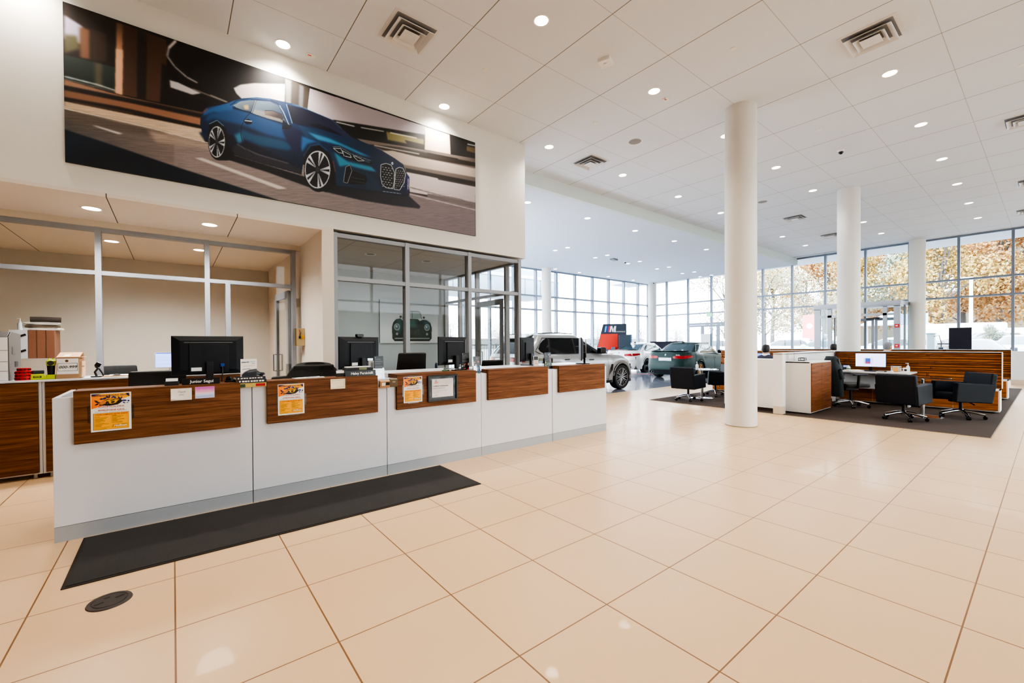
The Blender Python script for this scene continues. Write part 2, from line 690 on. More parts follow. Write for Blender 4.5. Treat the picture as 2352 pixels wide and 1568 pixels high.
# glazed entrance lobby projecting from the right-hand curtain wall
vs = bpy.data.objects.new('door_4', None)
COL.objects.link(vs)
struct(vs)
b = MB()
x0 = 21.5
for y0, y1 in ((6.12, 6.33), (5.72, 5.86), (3.96, 4.08), (3.58, 3.76)):
    b.box(x0, y0, 0, x0 + 0.12, y1, 2.80)
b.box(x0 - 0.03, 3.55, 2.86, XW, 6.36, 2.99)
b.box(x0, 3.58, 2.78, x0 + 0.14, 6.33, 2.87)
b.box(x0, 3.76, 2.44, x0 + 0.1, 6.12, 2.53)
for y0 in (3.58, 6.27):
    b.box(XW - 0.2, y0, 0, XW - 0.08, y0 + 0.06, 2.86)
    b.box(22.5, y0, 0, 22.56, y0 + 0.06, 2.86)
struct(b.build('lobby_frame', M(168, 174, 182, 0.4, 0.4), vs))
g = MB()
for y0 in (3.61, 6.30):
    g.add([(x0, y0, 0), (XW, y0, 0), (XW, y0, 2.8), (x0, y0, 2.8)], [(0, 1, 2, 3)])
for a, c, z0, z1 in ((3.76, 3.96, 0, 2.44), (5.86, 6.12, 0, 2.44), (3.76, 6.12, 2.53, 2.8)):
    g.add([(x0 + 0.05, a, z0), (x0 + 0.05, c, z0), (x0 + 0.05, c, z1), (x0 + 0.05, a, z1)], [(0, 1, 2, 3)])
struct(g.build('lobby_glass', glass_mat('lobby_glass', (0.80, 0.90, 0.93), 0.08), vs))
for i, (yy, rz) in enumerate(((5.70, -178), (4.10, -182))):
    e = glazed_door('door_5', 0.78, 2.42, M(150, 156, 166, 0.4, 0.4), GLASS, 0.09)
    e.location, e.rotation_euler = (x0 + 1.0, yy, 0.01), (0, 0, R(rz))
    if i:
        e.location, e.rotation_euler = (XW - 0.14, 4.69, 0.01), (0, 0, R(-90))
e = glazed_door('door_6', 0.55, 2.42, M(150, 156, 166, 0.4, 0.4), GLASS, 0.09)
e.location, e.rotation_euler = (XW - 0.14, 5.26, 0.01), (0, 0, R(-90))

# ------------------------------------------------------------------ round columns
CM = M(222, 219, 213, 0.6, var=0.02)


def column(x, y, top, r, label):
    c = thing('column', label, 'column', (x, y, 0))
    MB().lathe([(0, 0), (r, 0), (r, top + 0.01), (0, top + 0.01)], n=48).build('shaft', CM, c, smooth=40)
    MB().lathe([(r, 0.0), (r + 0.004, 0.0), (r + 0.004, 0.012), (r, 0.014)], n=48).build('base_bead', M(150, 142, 120, 0.7), c, smooth=40)
    return c


column(7.68, 3.34, HI, 0.247, 'big round white column standing alone nearest the camera')
column(14.0, 3.35, HI, 0.247, 'round white column rising behind the slatted desk partition')
column(23.05, 3.33, HI, 0.247, 'round white column beside the glass entrance lobby')
column(14.42, 15.45, LO, 0.23, 'round column at the far glazing above the grey SUV')
column(23.15, 15.30, LO, 0.24, 'round column in the far corner where the two glass walls meet')
# ================================================================== ceiling fittings and lamps
LENSW = M(255, 240, 214, 0.5, emit=5.0)
LENSC = M(250, 250, 255, 0.5, emit=4.0)
TRIM = M(236, 234, 230, 0.5)
ORD = ['nearest', 'second', 'third', 'fourth', 'fifth', 'sixth', 'seventh', 'eighth', 'ninth', 'tenth']


def make_downlight(lens, r=0.085):
    t = thing('downlight', 'x', 'ceiling light')
    MB().lathe([(r, 0.0), (r + 0.016, -0.004), (r + 0.018, -0.001), (r + 0.018, 0.004), (r, 0.004)], n=28).build('trim_ring', TRIM, t, smooth=50)
    MB().lathe([(0, -0.0005), (r, -0.0005), (r, 0.004), (0, 0.004)], n=28).build('lens', lens, t)
    return t


def lamp(x, y, z, e, col, ang=125, r=0.22, blend=0.9):
    l = bpy.data.lights.new('downlight_and_fill_lamp', 'SPOT')
    l.energy, l.color, l.spot_size, l.spot_blend, l.shadow_soft_size = e, col, R(ang), blend, r
    o = bpy.data.objects.new('downlight_and_fill_lamp', l)
    COL.objects.link(o)
    o.location = (x, y, z)


WARM, NEUT, COOL = (1.0, 0.92, 0.82), (0.99, 0.97, 0.95), (0.95, 0.97, 1.0)
dW, dC = make_downlight(LENSW), make_downlight(LENSC)
first = {id(dW): True, id(dC): True}


def put(p, loc, label, group):
    if first[id(p)]:
        first[id(p)] = False
        p.location, p['label'], p['group'] = loc, label, group
        return p
    return dup(p, loc, label=label, group=group)


XS = [1.196, 3.635, 6.06, 8.465, 10.91, 13.335, 15.75, 18.2, 20.63]
for Y, rowname, i0 in ((6.39, 'in the row along the picture wall', 0), (3.96, 'in the middle row of panels', 1), (1.53, 'in the rightmost ceiling row', 2)):
    for i in range(i0, 9):
        n = i - i0
        if i == 6 and Y > 2:
            pass
        lab = 'round downlight %s, %s to the camera' % (rowname, 'nearest' if n == 0 else ORD[n] + ' closest')
        put(dW, (XS[i], Y, HI - 0.002), lab, 'downlights of the high ceiling')
        near = i < 4
        lamp(XS[i], Y, HI - 0.03, (92 if near else 44), WARM if near else NEUT, 125 if Y < 6 else 140, 0.22 if Y < 6 else 0.13)
lamp(-1.23, 6.39, HI - 0.03, 60, WARM, 140, 0.07)
for x, y in ((-1.2, 3.96), (1.2, 3.96), (-1.2, 1.53), (1.2, 1.53), (3.63, 1.53), (1.2, -0.9), (3.63, -0.9), (6.06, -0.9), (8.46, -0.9)):
    lamp(x, y, HI - 0.03, 84 if x < 5 else 44, WARM if x < 5 else NEUT)
LOWS = {8.56: ('along the white fascia', [7.33, 9.66, 11.99, 14.34, 16.66]), 11.63: ('in the front of two close rows', [11.98, 14.35, 16.63, 19.0, 21.39, 23.2]),
        12.28: ('in the back of two close rows', [11.95, 14.35, 16.64, 19.0, 21.36, 23.2]), 15.32: ('beside the far glazing', [14.9, 16.64, 18.97, 21.25])}
for Y, (rn, xs) in LOWS.items():
    for n, x in enumerate(xs):
        put(dC, (x, Y, LO - 0.002), 'round downlight in the low ceiling %s, %s from left' % (rn, ['first', 'second', 'third', 'fourth', 'fifth', 'sixth'][n]), 'downlights of the low ceiling')
        if n % 2 == 0:
            lamp(x, Y, LO - 0.03, 40, COOL)
for x, y, z, lab in ((-0.758, 7.28, RM, 'left downlight in the tan soffit under the car picture'), (0.419, 7.28, RM, 'right downlight in the tan soffit under the car picture'),
                     (-0.75, 9.35, RM, 'left downlight seen through the upper office glass'), (0.385, 9.3, RM, 'right downlight seen through the upper office glass')):
    put(dW, (x, y, z - 0.002), lab, 'downlights of the offices')
    lamp(x, y, z - 0.03, 120 if y < 8 else 130, NEUT, 150)
for x, y, lab in ((2.84, 7.72, 'left unlit downlight behind the glass of the bluish office'), (3.97, 7.72, 'right unlit downlight behind the glass of the bluish office')):
    o = thing('downlight', lab, 'ceiling light', (x, y, 3.073), 0, 'downlights of the offices')
    MB().lathe([(0.075, 0.0), (0.095, -0.004), (0.098, 0.0), (0.075, 0.004)], n=24).build('trim_ring', WHITEM, o, smooth=50)
    MB().lathe([(0, -0.0005), (0.075, -0.0005), (0.075, 0.004), (0, 0.004)], n=24).build('lens', M(120, 126, 130, 0.3), o)
lamp(3.4, 8.1, 3.03, 48, COOL, 160)  # added fill lamp without a fixture, brightens the bluish office

# ---------------- supply-air diffusers
VW = M(222, 222, 224, 0.5)
VD = M(140, 140, 144, 0.7)


def make_vent():
    t = thing('air_vent', 'x', 'vent')
    b = MB()
    for s, z0, z1 in ((0.305, -0.004, 0.0),):
        b.prism([(-s, -s), (s, -s), (s, s), (-s, s)], z0, z1)
    b.build('flange', VW, t)
    MB().prism([(-.262, -.262), (.262, -.262), (.262, .262), (-.262, .262)], -0.007, -0.004).build('dark_throat', VD, t)

    def ring(s0, s1, z0, z1):
        q = MB()
        c = [(-1, -1), (1, -1), (1, 1), (-1, 1)]
        rows = [[(x * s, y * s, z) for x, y in c] for s, z in ((s0, z0), (s1, z1), (s1 - 0.004, z1 - 0.004), (s0 - 0.004, z0 - 0.004))]
        q.grid(rows, cu=True, cv=True)
        return q
    ring(0.245, 0.19, -0.05, -0.012).build('louvre', VW, t)
    ring(0.165, 0.115, -0.06, -0.012).build('louvre', VW, t)
    q = MB()
    q.grid([[(x * s, y * s, z) for x, y in ((-1, -1), (1, -1), (1, 1), (-1, 1))] for s, z in ((0.10, -0.062), (0.105, -0.058), (0.02, -0.028))], cu=True)
    o = len(q.v)
    q.add([(-.1, -.1, -.062), (.1, -.1, -.062), (.1, .1, -.062), (-.1, .1, -.062)], [(0, 1, 2, 3)])
    q.build('centre_cone', VW, t)
    return t


VL = [(2.43, 5.16, 'square air diffuser above the blue car in the picture'), (7.26, 1.50, 'large square air diffuser upper right of the front column'), (7.28, 6.37, 'square air diffuser near the right end of the picture wall'),
      (15.77, 5.18, 'air diffuser low between the first two columns'), (19.4, 5.2, 'small far air diffuser left of the second column top'),
      (12.14, 0.30, 'square air diffuser cut by the right picture edge, nearest of three'), (16.97, 0.30, 'air diffuser at the right picture edge, middle of three'), (20.7, 0.45, 'air diffuser at the right picture edge, farthest of three')]
v0 = make_vent()
for i, (x, y, lab) in enumerate(VL):
    if i == 0:
        v0.location, v0['label'], v0['group'] = (x, y, HI), lab, 'square air diffusers'
    else:
        dup(v0, (x, y, HI), label=lab, group='square air diffusers')
sl = thing('slot_vent', 'long slot diffuser in the ceiling by the right-hand glazing', 'vent', (23.0, 6.9, HI))
MB().box(-0.07, -1.3, -0.006, 0.07, 1.3, 0.0).build('flange', M(170, 176, 184, 0.5), sl)
MB().box(-0.03, -1.27, -0.009, 0.03, 1.27, -0.006).build('slot', M(96, 104, 112, 0.6), sl)

# ---------------- speakers, detectors, cameras, sprinkler caps
for x, y, lab in ((7.26, 5.18, 'round grey ceiling speaker between the diffuser and the front column'), (13.25, 5.16, 'round grey ceiling speaker right of the front column')):
    t = thing('ceiling_speaker', lab, 'speaker', (x, y, HI))
    MB().lathe([(0.12, 0), (0.135, -0.006), (0.14, 0.0), (0.12, 0.003)], n=28).build('trim_ring', TRIM, t, smooth=40)
    MB().lathe([(0, -0.006), (0.08, -0.005), (0.12, -0.001), (0.12, 0.002)], n=28).build('grille', M(150, 148, 148, 0.8), t, smooth=40)


def dome(x, y, z, lab):
    t = thing('dome_camera', lab, 'camera', (x, y, z + 0.003))
    MB().lathe([(0, 0), (0.065, 0), (0.065, -0.03), (0.05, -0.04), (0, -0.04)], n=24).build('ceiling_housing', WHITEM, t, smooth=40)
    MB().ball((0, 0, -0.045), (0.045, 0.045, 0.042)).build('dark_dome', BLACKS, t, smooth=60)


dome(11.02, 2.77, HI, 'small dome camera on the high ceiling between the columns')
dome(16.12, 12.05, LO, 'dome camera on the low showroom ceiling')
dome(23.0, 15.1, LO, 'tiny dome camera in the far corner of the showroom ceiling')
t = thing('motion_sensor', 'small square white sensor on the ceiling above the showroom', 'sensor', (4.868, 3.961, HI + 0.003), R(20))
MB().prism([(-.09, -.09), (.09, -.09), (.09, .09), (-.09, .09)], -0.045, 0).build('ceiling_housing', WHITEM, t, bevel=0.01)
MB().ball((0, 0, -0.045), (0.03, 0.03, 0.012)).build('lens', M(225, 225, 228, 0.3), t, smooth=60)
t = thing('motion_sensor', 'grey flat unit hanging from the low showroom ceiling', 'sensor', (15.23, 11.98, LO + 0.003), R(10))
MB().box(-0.2, -0.09, -0.06, 0.2, 0.09, 0).build('ceiling_housing', M(110, 118, 126, 0.5), t, bevel=0.01)
SPR = [(3.624, 5.171, 'white sprinkler cap above the right end of the picture'), (6.048, 2.726, 'white sprinkler cap left of the large diffuser'), (6.069, 5.184, 'white sprinkler cap above the square diffuser by the picture wall'),
       (9.642, 2.758, 'white sprinkler cap right of the front column'), (12.093, 2.732, 'white sprinkler cap just beyond the dome camera'), (9.739, 0.302, 'white sprinkler cap at the upper right picture edge'), (9.647, 5.185, 'white sprinkler cap left of the front column')]
s0 = None
for x, y, lab in SPR:
    if s0 is None:
        s0 = thing('sprinkler_cap', lab, 'sprinkler', (x, y, HI + 0.003), 0, 'sprinkler caps')
        MB().lathe([(0, -0.010), (0.036, -0.010), (0.040, -0.006), (0.040, 0.0)], n=20).build('ceiling_plate', TRIM, s0, smooth=40)
        MB().lathe([(0.0, -0.003), (0.046, -0.003), (0.046, 0.0)], n=20).build('shadow_gap', M(150, 146, 140, 0.7), s0, smooth=40)
    else:
        dup(s0, (x, y, HI + 0.003), label=lab)
for x, y, lab in ((1.547, 6.389, 'tiny strobe plate with a red mark by the first downlight'), (6.416, 3.969, 'tiny strobe plate with a red mark beside the middle downlight')):
    t = thing('ceiling_strobe', lab, 'alarm', (x, y, HI + 0.003))
    MB().box(-0.06, -0.04, -0.012, 0.06, 0.04, 0).build('plate', TRIM, t, bevel=0.004)
    MB().box(-0.045, -0.012, -0.0135, 0.0, 0.012, -0.012).build('red_mark', M(210, 90, 80, 0.5), t)
# ================================================================== the printed car picture on the feature wall
P = Pic(5275, 1708, 900, 330, (40, 34, 32))
P.sat, P.pw = 0.92, 1.22
P.poly([(11, 1),(874, 17),(864, 902),(0, 933)], (58, 44, 36),(34, 28, 26),(10, 77, 869, 441))
P.poly([(9, 141),(153, 202),(134, 403),(6, 394)], (196, 190, 214), soft=12)
P.poly([(7, 347),(106, 319),(127, 454),(4, 553)], (112, 108, 78), soft=14)
P.poly([(124, 215),(211, 208),(207, 534),(126, 550)], (140, 104, 80), soft=12)
P.poly([(214, 191),(342, 199),(338, 513),(209, 549)], (74, 58, 48), soft=10)
P.poly([(4, 565),(414, 541),(411, 804),(1, 838)], (58, 74, 70),(40, 54, 52),(4, 584, 1, 838), soft=6)
P.poly([(242, 552),(302, 548),(299, 808),(239, 814)], (104, 100, 82), soft=10)
P.line([(2, 798),(263, 792),(411, 804)], 14, (214, 222, 226), soft=5)
P.line([(1, 825),(411, 821)], 8, (150, 160, 164), soft=4)
P.poly([(482, 28),(867, 38),(858, 798),(473, 829)], (82, 58, 44),(104, 74, 56),(481, 87, 859, 709))
P.poly([(606, 31),(687, 38),(669, 828),(591, 829)], (48, 38, 34), soft=8)
P.poly([(423, 30),(482, 28),(464, 832),(408, 835)], (226, 176, 140),(120, 90, 72),(437, 440, 442, 21), soft=5)
P.poly([(417, 332),(476, 316),(465, 831),(408, 827)], (232, 188, 156), soft=6)
P.poly([(822, 337),(940, 361),(934, 852),(796, 854)], (36, 30, 28), soft=8)
P.poly([(860, 19),(2492, 29),(2450, 380),(1412, 646),(896, 537)], (30, 28, 28),(44, 42, 42),(969, 225, 2278, 189))
P.line([(951, 10),(887, 117),(871, 229),(940, 325),(1053, 407),(1162, 438)], 22, (176, 172, 174), soft=7)
P.line([(958, 7),(886, 126)], 20, (224, 216, 214), soft=8)
P.poly([(889, 504),(966, 502),(1198, 553),(1109, 603),(895, 591)], (206, 204, 208), soft=5)
P.line([(1110, 530),(1460, 573)], 16, (150, 140, 134), soft=6)
P.line([(1289, 540),(1476, 568)], 10, (190, 182, 176), soft=4)
P.poly([(867, 654),(1258, 643),(1256, 773),(796, 819)], (26, 24, 24), soft=8)
P.poly([(1538, 364),(1618, 291),(1769, 216),(2146, 88),(2136, 338),(1645, 484),(1569, 425)], (214, 206, 206),(238, 232, 230),(1537, 415, 2135, 201), soft=4)
P.poly([(2140, 7),(2452, 21),(2431, 340),(2136, 365)], (84, 76, 70), soft=4)
P.poly([(2145, 15),(2220, 14),(2208, 341),(2146, 344)], (150, 146, 146), soft=6)
P.poly([(2322, 32),(2377, 36),(2361, 345),(2310, 334)], (128, 126, 128), soft=5)
P.poly([(2457, 33),(4287, 17),(4256, 168),(2777, 385),(2423, 343)], (196, 188, 194),(168, 160, 166),(2513, 142, 4184, 67), soft=2)
P.poly([(2767, 380),(4261, 155),(4259, 407),(3096, 552)], (28, 25, 22), soft=3)
P.poly([(3580, 305),(4243, 239),(4242, 367),(3601, 436)], (140, 132, 84), soft=8)
P.poly([(3895, 351),(4255, 325),(4254, 408),(3965, 440)], (44, 38, 30), soft=5)
P.line([(2814, 397),(3087, 379)], 16, (226, 228, 232), soft=3)
P.line([(3178, 367),(3547, 317)], 15, (220, 220, 222), soft=3)
P.line([(3646, 306),(4109, 256)], 14, (230, 228, 222), soft=4)
P.poly([(4720, 7),(5285, 22),(5282, 339),(4744, 362)], (44, 42, 42),(70, 66, 64),(4772, 191, 5284, 144), soft=3)
P.line([(5105, 73),(5284, 56)], 22, (190, 200, 206), soft=4)
P.poly([(5091, 113),(5284, 95),(5283, 193),(5090, 197)], (128, 112, 86), soft=5)
P.poly([(4270, 23),(4736, 14),(4755, 354),(4254, 408)], (240, 222, 206),(226, 204, 186),(4307, 97, 4455, 417), soft=3)
P.poly([(3116, 552),(5282, 290),(5278, 779),(3926, 865)], (132, 120, 112),(118, 108, 104),(3384, 540, 5280, 535), soft=2)
P.poly([(3258, 597),(3825, 490),(5282, 364),(5281, 437),(3688, 624)], (60, 52, 46), soft=6)
P.poly([(3512, 630),(3688, 581),(4058, 568),(5281, 474),(5279, 633),(3880, 756)], (186, 174, 164), soft=6)
P.line([(4303, 458),(4906, 401)], 26, (48, 42, 38), soft=6)
P.line([(3384, 582),(4155, 509)], 14, (220, 214, 208), soft=6)
P.poly([(3903, 805),(5279, 711),(5278, 809),(3918, 888)], (52, 46, 42), soft=6)
P.poly([(3919, 866),(4300, 841),(5278, 799),(5275, 1107),(3977, 1181)], (206, 196, 196),(186, 176, 178),(3960, 922, 5097, 1060), soft=3)
P.line([(4128, 804),(4555, 792)], 26, (60, 54, 50), soft=7)
P.line([(4503, 839),(5278, 791)], 30, (66, 60, 58), soft=7)
P.line([(3982, 1103),(4552, 1115),(4956, 1101),(5275, 1146)], 12, (92, 86, 84), soft=4)
P.poly([(4297, 1134),(5275, 1097),(5274, 1232),(4296, 1225)], (120, 112, 110), soft=7)
P.poly([(1, 870),(433, 843),(1256, 782),(1253, 1032),(-2, 1092)], (112, 86, 68), soft=2)
P.poly([(1, 830),(433, 843),(689, 838),(689, 882),(0, 901)], (168, 132, 108), soft=6)
P.poly([(1, 893),(559, 849),(1241, 806),(1240, 852),(558, 900),(0, 941)], (44, 36, 32), soft=5)
P.poly([(0, 949),(558, 900),(1225, 866),(1209, 954),(557, 969),(-1, 1020)], (150, 112, 86),(178, 132, 106),(0, 965, 1106, 895), soft=6)
P.poly([(-1, 1020),(431, 977),(1209, 954),(1193, 1014),(-2, 1076)], (52, 40, 34), soft=5)
P.poly([(-1, 1063),(1201, 993),(1237, 1194),(-2, 1158)], (206, 184, 158),(216, 198, 176),(-2, 1092, 1193, 1050), soft=5)
P.line([(75, 1049),(557, 1011)], 10, (120, 90, 70), soft=5)
P.poly([(-2, 1152),(1252, 1159),(3001, 1132),(2995, 1801),(1968, 1821),(-10, 1774)], (104, 100, 98),(154, 140, 134),(-3, 1187, 1100, 1442), soft=3)
P.poly([(925, 1146),(1321, 1247),(2412, 1422),(3957, 1250),(3981, 1191),(5274, 1195),(5269, 1855),(920, 1677)], (156, 144, 142),(132, 120, 122),(1051, 1402, 4814, 1589), soft=4)
P.poly([(-2, 1155),(380, 1144),(889, 1141),(685, 1220),(187, 1270),(-4, 1250)], (116, 106, 98), soft=14)
P.poly([(685, 1168),(1282, 1154),(1312, 1220),(751, 1287)], (176, 160, 148), soft=16)
ms = P.mask([(-2, 1076), (1201, 1011), (3001, 1132), (5238, 1002), (5232, 1652), (1969, 1720), (-9, 1710)])
rs = np.random.RandomState(5)
z = rs.rand(P.nv * 2, 60)
sh = (P.V + 0.20 * P.U)
zi = np.clip((sh / (P.h * 1.7) * P.nv * 2).astype(int), 0, P.nv * 2 - 1)
zj = np.clip((P.U / P.w * 59).astype(int), 0, 58)
fr = P.U / P.w * 59 - zj
st = z[zi, zj] * (1 - fr) + z[zi, zj + 1] * fr
P.a *= 1 + ((st - 0.5) * 0.16 * P.blur(ms, 20))[..., None]
P.poly([(-5, 1364),(304, 1415),(955, 1533),(1561, 1630),(2086, 1717),(1400, 1723),(-9, 1713)], (28, 50, 68),(14, 32, 48),(70, 1466, 183, 1644), soft=6)
P.line([(-2, 1142),(307, 1134),(686, 1133),(1283, 1150)], 7, (222, 216, 210), soft=2)
P.poly([(213, 1257),(249, 1250),(468, 1272),(428, 1289)], (226, 222, 220), soft=3)
P.poly([(1120, 1375),(1199, 1354),(2149, 1526),(2042, 1556)], (214, 206, 204), soft=3)
P.line([(3969, 1215),(5274, 1234)], 9, (226, 220, 220), soft=3)
P.poly([(1362, 1320),(1549, 1230),(2343, 1306),(2814, 1332),(3506, 1261),(3911, 1217),(4167, 1381),(4142, 1421),(3680, 1458),(3167, 1477),(2518, 1456),(1912, 1355),(1490, 1307)], (26, 28, 36),(44, 44, 54),(1757, 1393, 4050, 1407), soft=7)
P.poly([(1225, 749),(1267, 697),(1370, 644),(1469, 583),(1527, 532),(1646, 456),(1798, 391),(1955, 354),(2133, 337),(2250, 327),(2423, 343),(2601, 368),(2767, 392),(2880, 463),(3052, 561),(3279, 587),(3512, 630),(3732, 698),(3868, 759),(3909, 869),(3974, 936),(3957, 1229),(3840, 1279),(3505, 1297),(2872, 1353),(2799, 1339),(2778, 1144),(2706, 928),(2578, 809),(2452, 867),(2372, 1017),(2335, 1290),(2207, 1279),(1820, 1253),(1491, 1221),(1466, 1122),(1426, 950),(1356, 857),(1286, 906),(1257, 1048),(1265, 1149),(1203, 1051),(1182, 938),(1189, 837)], (20, 66, 112),(8, 34, 64),(1923, 385, 1977, 1267))
B = P.mask([(1225, 749), (1267, 697), (1370, 644), (1469, 583), (1527, 532), (1646, 456), (1798, 391), (1955, 354), (2133, 337), (2250, 327), (2423, 343), (2601, 368), (2767, 392), (2880, 463), (3052, 561), (3279, 587), (3512, 630), (3732, 698), (3868, 759), (3909, 869), (3974, 936), (3957, 1229), (3840, 1279), (3505, 1297), (2872, 1353), (2799, 1339), (2778, 1144), (2706, 928), (2578, 809), (2452, 867), (2372, 1017), (2335, 1290), (2207, 1279), (1820, 1253), (1491, 1221), (1466, 1122), (1426, 950), (1356, 857), (1286, 906), (1257, 1048), (1265, 1149), (1203, 1051), (1182, 938), (1189, 837)])
P.poly([(1225, 749),(1370, 644),(1527, 532),(1798, 391),(1955, 354),(1954, 377),(1798, 414),(1542, 568),(1526, 642),(1703, 670),(1584, 744),(1327, 742),(1210, 830)], (46, 108, 164), soft=8, clip=B)
P.poly([(1526, 642),(1704, 621),(1920, 636),(2179, 682),(2314, 771),(2245, 847),(1918, 852),(1642, 812),(1326, 826),(1229, 890),(1271, 777)], (30, 88, 140), soft=14, clip=B)
P.poly([(1325, 944),(1494, 978),(1640, 1004),(1915, 1067),(2242, 1163),(2326, 1254),(2207, 1279),(1491, 1221),(1466, 1122),(1426, 950)], (10, 26, 52), soft=12, clip=B)
P.poly([(1612, 873),(1762, 898),(2078, 877),(2244, 903),(2176, 996),(1822, 1022),(1611, 978)], (24, 88, 124), soft=18, clip=B)
P.poly([(1537, 965),(1611, 908),(1640, 1021),(1580, 1073)], (60, 130, 160), soft=14, clip=B)
P.poly([(1543, 1083),(1669, 1100),(1790, 1137),(2174, 1171),(2335, 1205),(2335, 1290),(1820, 1262),(1491, 1218)], (52, 50, 64), soft=8, clip=B)
P.line([(1565, 1077),(1669, 1117),(1821, 1150),(2174, 1173)], 9, (176, 160, 156), soft=3, al=0.8)
P.line([(1619, 836),(1611, 943),(1639, 1091),(1759, 1181)], 5, (8, 20, 40), soft=1)
P.line([(1619, 836),(1658, 720),(1727, 610)], 5, (8, 20, 40), soft=1)
P.line([(2196, 695),(2253, 900),(2243, 1089),(2191, 1176)], 5, (8, 20, 40), soft=1)
P.poly([(2299, 599),(2562, 622),(2917, 634),(3065, 575),(3341, 604),(3687, 699),(3868, 770),(3822, 804),(3686, 784),(3488, 846),(3360, 837),(3174, 804),(2859, 730),(2597, 727),(2401, 746)], (26, 72, 108),(14, 44, 78),(2420, 627, 3598, 775), soft=6, clip=B)
P.poly([(2419, 665),(2708, 665),(3034, 720),(3339, 780),(3174, 787),(2859, 730),(2561, 737)], (64, 140, 178), soft=12, clip=B)
P.poly([(2297, 739),(2489, 758),(2633, 774),(2525, 776),(2418, 835),(2346, 968),(2313, 884)], (44, 110, 160), soft=9, clip=B)
P.poly([(2180, 645),(2349, 686),(2329, 954),(2243, 996),(2144, 858),(2096, 726)], (24, 40, 82), soft=10, clip=B)
P.poly([(2725, 845),(2895, 917),(3359, 899),(3464, 1040),(3505, 1282),(2872, 1349),(2799, 1339),(2797, 1139)], (20, 62, 92),(10, 38, 66),(2818, 938, 3377, 1289), soft=6, clip=B)
P.poly([(2781, 849),(2973, 937),(3338, 925),(3422, 987),(3296, 997),(2972, 997),(2855, 1046)], (58, 140, 170), soft=10, clip=B)
P.poly([(3254, 1028),(3442, 1108),(3497, 1273),(3251, 1295)], (14, 52, 80), soft=8, clip=B)
P.line([(1194, 1034),(1254, 1115)], 60, (30, 48, 84), soft=10)
P.line([(2805, 1344),(3505, 1292),(3852, 1277),(3962, 1228)], 12, (10, 22, 44), soft=3)
P.line([(3516, 1269),(3818, 1241)], 5, (190, 200, 210), soft=2)
P.poly([(1527, 590),(1616, 508),(1706, 465),(1776, 439),(1728, 603),(1644, 613),(1570, 607)], (150, 166, 178),(96, 116, 134),(1586, 536, 1674, 610))
P.poly([(1645, 550),(1699, 525),(1704, 583),(1659, 598)], (206, 182, 140), soft=6)
P.poly([(1794, 436),(1954, 395),(2050, 413),(2107, 503),(2157, 634),(1904, 634),(1746, 625)], (128, 150, 168),(52, 74, 100),(1828, 471, 2081, 621))
P.poly([(1765, 562),(1905, 551),(2114, 574),(2147, 630),(1904, 630),(1746, 621)], (190, 180, 170), soft=6, al=0.6)
P.line([(1737, 616),(1785, 436)], 10, (176, 166, 158))
P.line([(1498, 600),(1571, 515),(1706, 446),(1923, 385),(2035, 382),(2099, 433)], 6, (16, 30, 56), soft=2)
P.line([(1527, 621),(1727, 624),(1920, 640),(2163, 643),(2220, 640)], 8, (14, 22, 40))
P.line([(2183, 640),(2115, 482),(2067, 407)], 10, (180, 196, 214))
P.poly([(2149, 365),(2353, 348),(2601, 364),(2758, 391),(2903, 480),(3067, 574),(2918, 578),(2599, 572),(2299, 601),(2234, 595)], (22, 28, 56),(48, 56, 92),(2250, 382, 2938, 549))
P.poly([(2420, 551),(2581, 501),(2784, 535),(2918, 574),(2599, 572)], (20, 26, 44), soft=7)
P.line([(2153, 360),(2224, 605)], 8, (150, 180, 206))
P.line([(2227, 335),(2423, 339),(2767, 388),(2892, 471)], 6, (120, 170, 206), soft=3)
P.poly([(1655, 735),(1703, 709),(1745, 727),(1733, 766),(1684, 788),(1654, 773)], (12, 22, 40))
P.line([(1658, 744),(1739, 729)], 12, (190, 210, 222), soft=2)
P.poly([(1883, 544),(1979, 506),(2092, 519),(2114, 559),(2104, 599),(1920, 607),(1892, 595)], (140, 124, 116),(70, 64, 70),(1921, 537, 2016, 605))
P.line([(1889, 539),(1985, 507),(2102, 520)], 9, (40, 56, 80))
P.line([(1905, 602),(2081, 595)], 10, (216, 196, 178), soft=3)
P.poly([(2107, 585),(2163, 632),(2223, 641),(2183, 699),(2096, 722)], (16, 26, 52))
P.line([(1211, 793),(1258, 718)], 16, (150, 90, 96), soft=4)
P.poly([(2729, 786),(2859, 738),(3053, 804),(3339, 826),(3347, 886),(3173, 901),(2934, 891),(2810, 846)], (20, 26, 34))
P.line([(2772, 797),(2877, 774),(2915, 833),(2848, 841),(2772, 797)], 7, (214, 222, 228), soft=1)
P.line([(2896, 798),(3013, 826),(3033, 865),(2925, 870),(2896, 798)], 7, (214, 222, 228), soft=1)
P.line([(3063, 825),(3133, 835),(3235, 861),(3132, 888),(3077, 850),(3063, 825)], 7, (214, 222, 228), soft=1)
P.line([(2763, 780),(2858, 750),(3033, 809),(3339, 834)], 6, (150, 170, 186))
P.poly([(3214, 834),(3318, 837),(3318, 879),(3235, 879)], (60, 80, 104), soft=3)
P.poly([(2911, 1263),(2949, 1023),(3016, 974),(3051, 1058),(3253, 1082),(3277, 1146),(3231, 1230),(2969, 1277)], (16, 20, 26))
P.line([(2911, 1263),(2948, 1027),(3008, 984),(3039, 1061),(2970, 1265),(2915, 1262)], 8, (150, 156, 164))
P.line([(3030, 1163),(3232, 1152)], 8, (70, 76, 84))
P.line([(3019, 1216),(3231, 1206)], 8, (60, 66, 74))
P.line([(2761, 984),(2794, 1140)], 14, (196, 84, 60), soft=3)
P.poly([(3492, 855),(3575, 813),(3659, 819),(3712, 917),(3710, 1067),(3682, 1193),(3572, 1200),(3507, 1156),(3482, 1036)], (16, 18, 22))
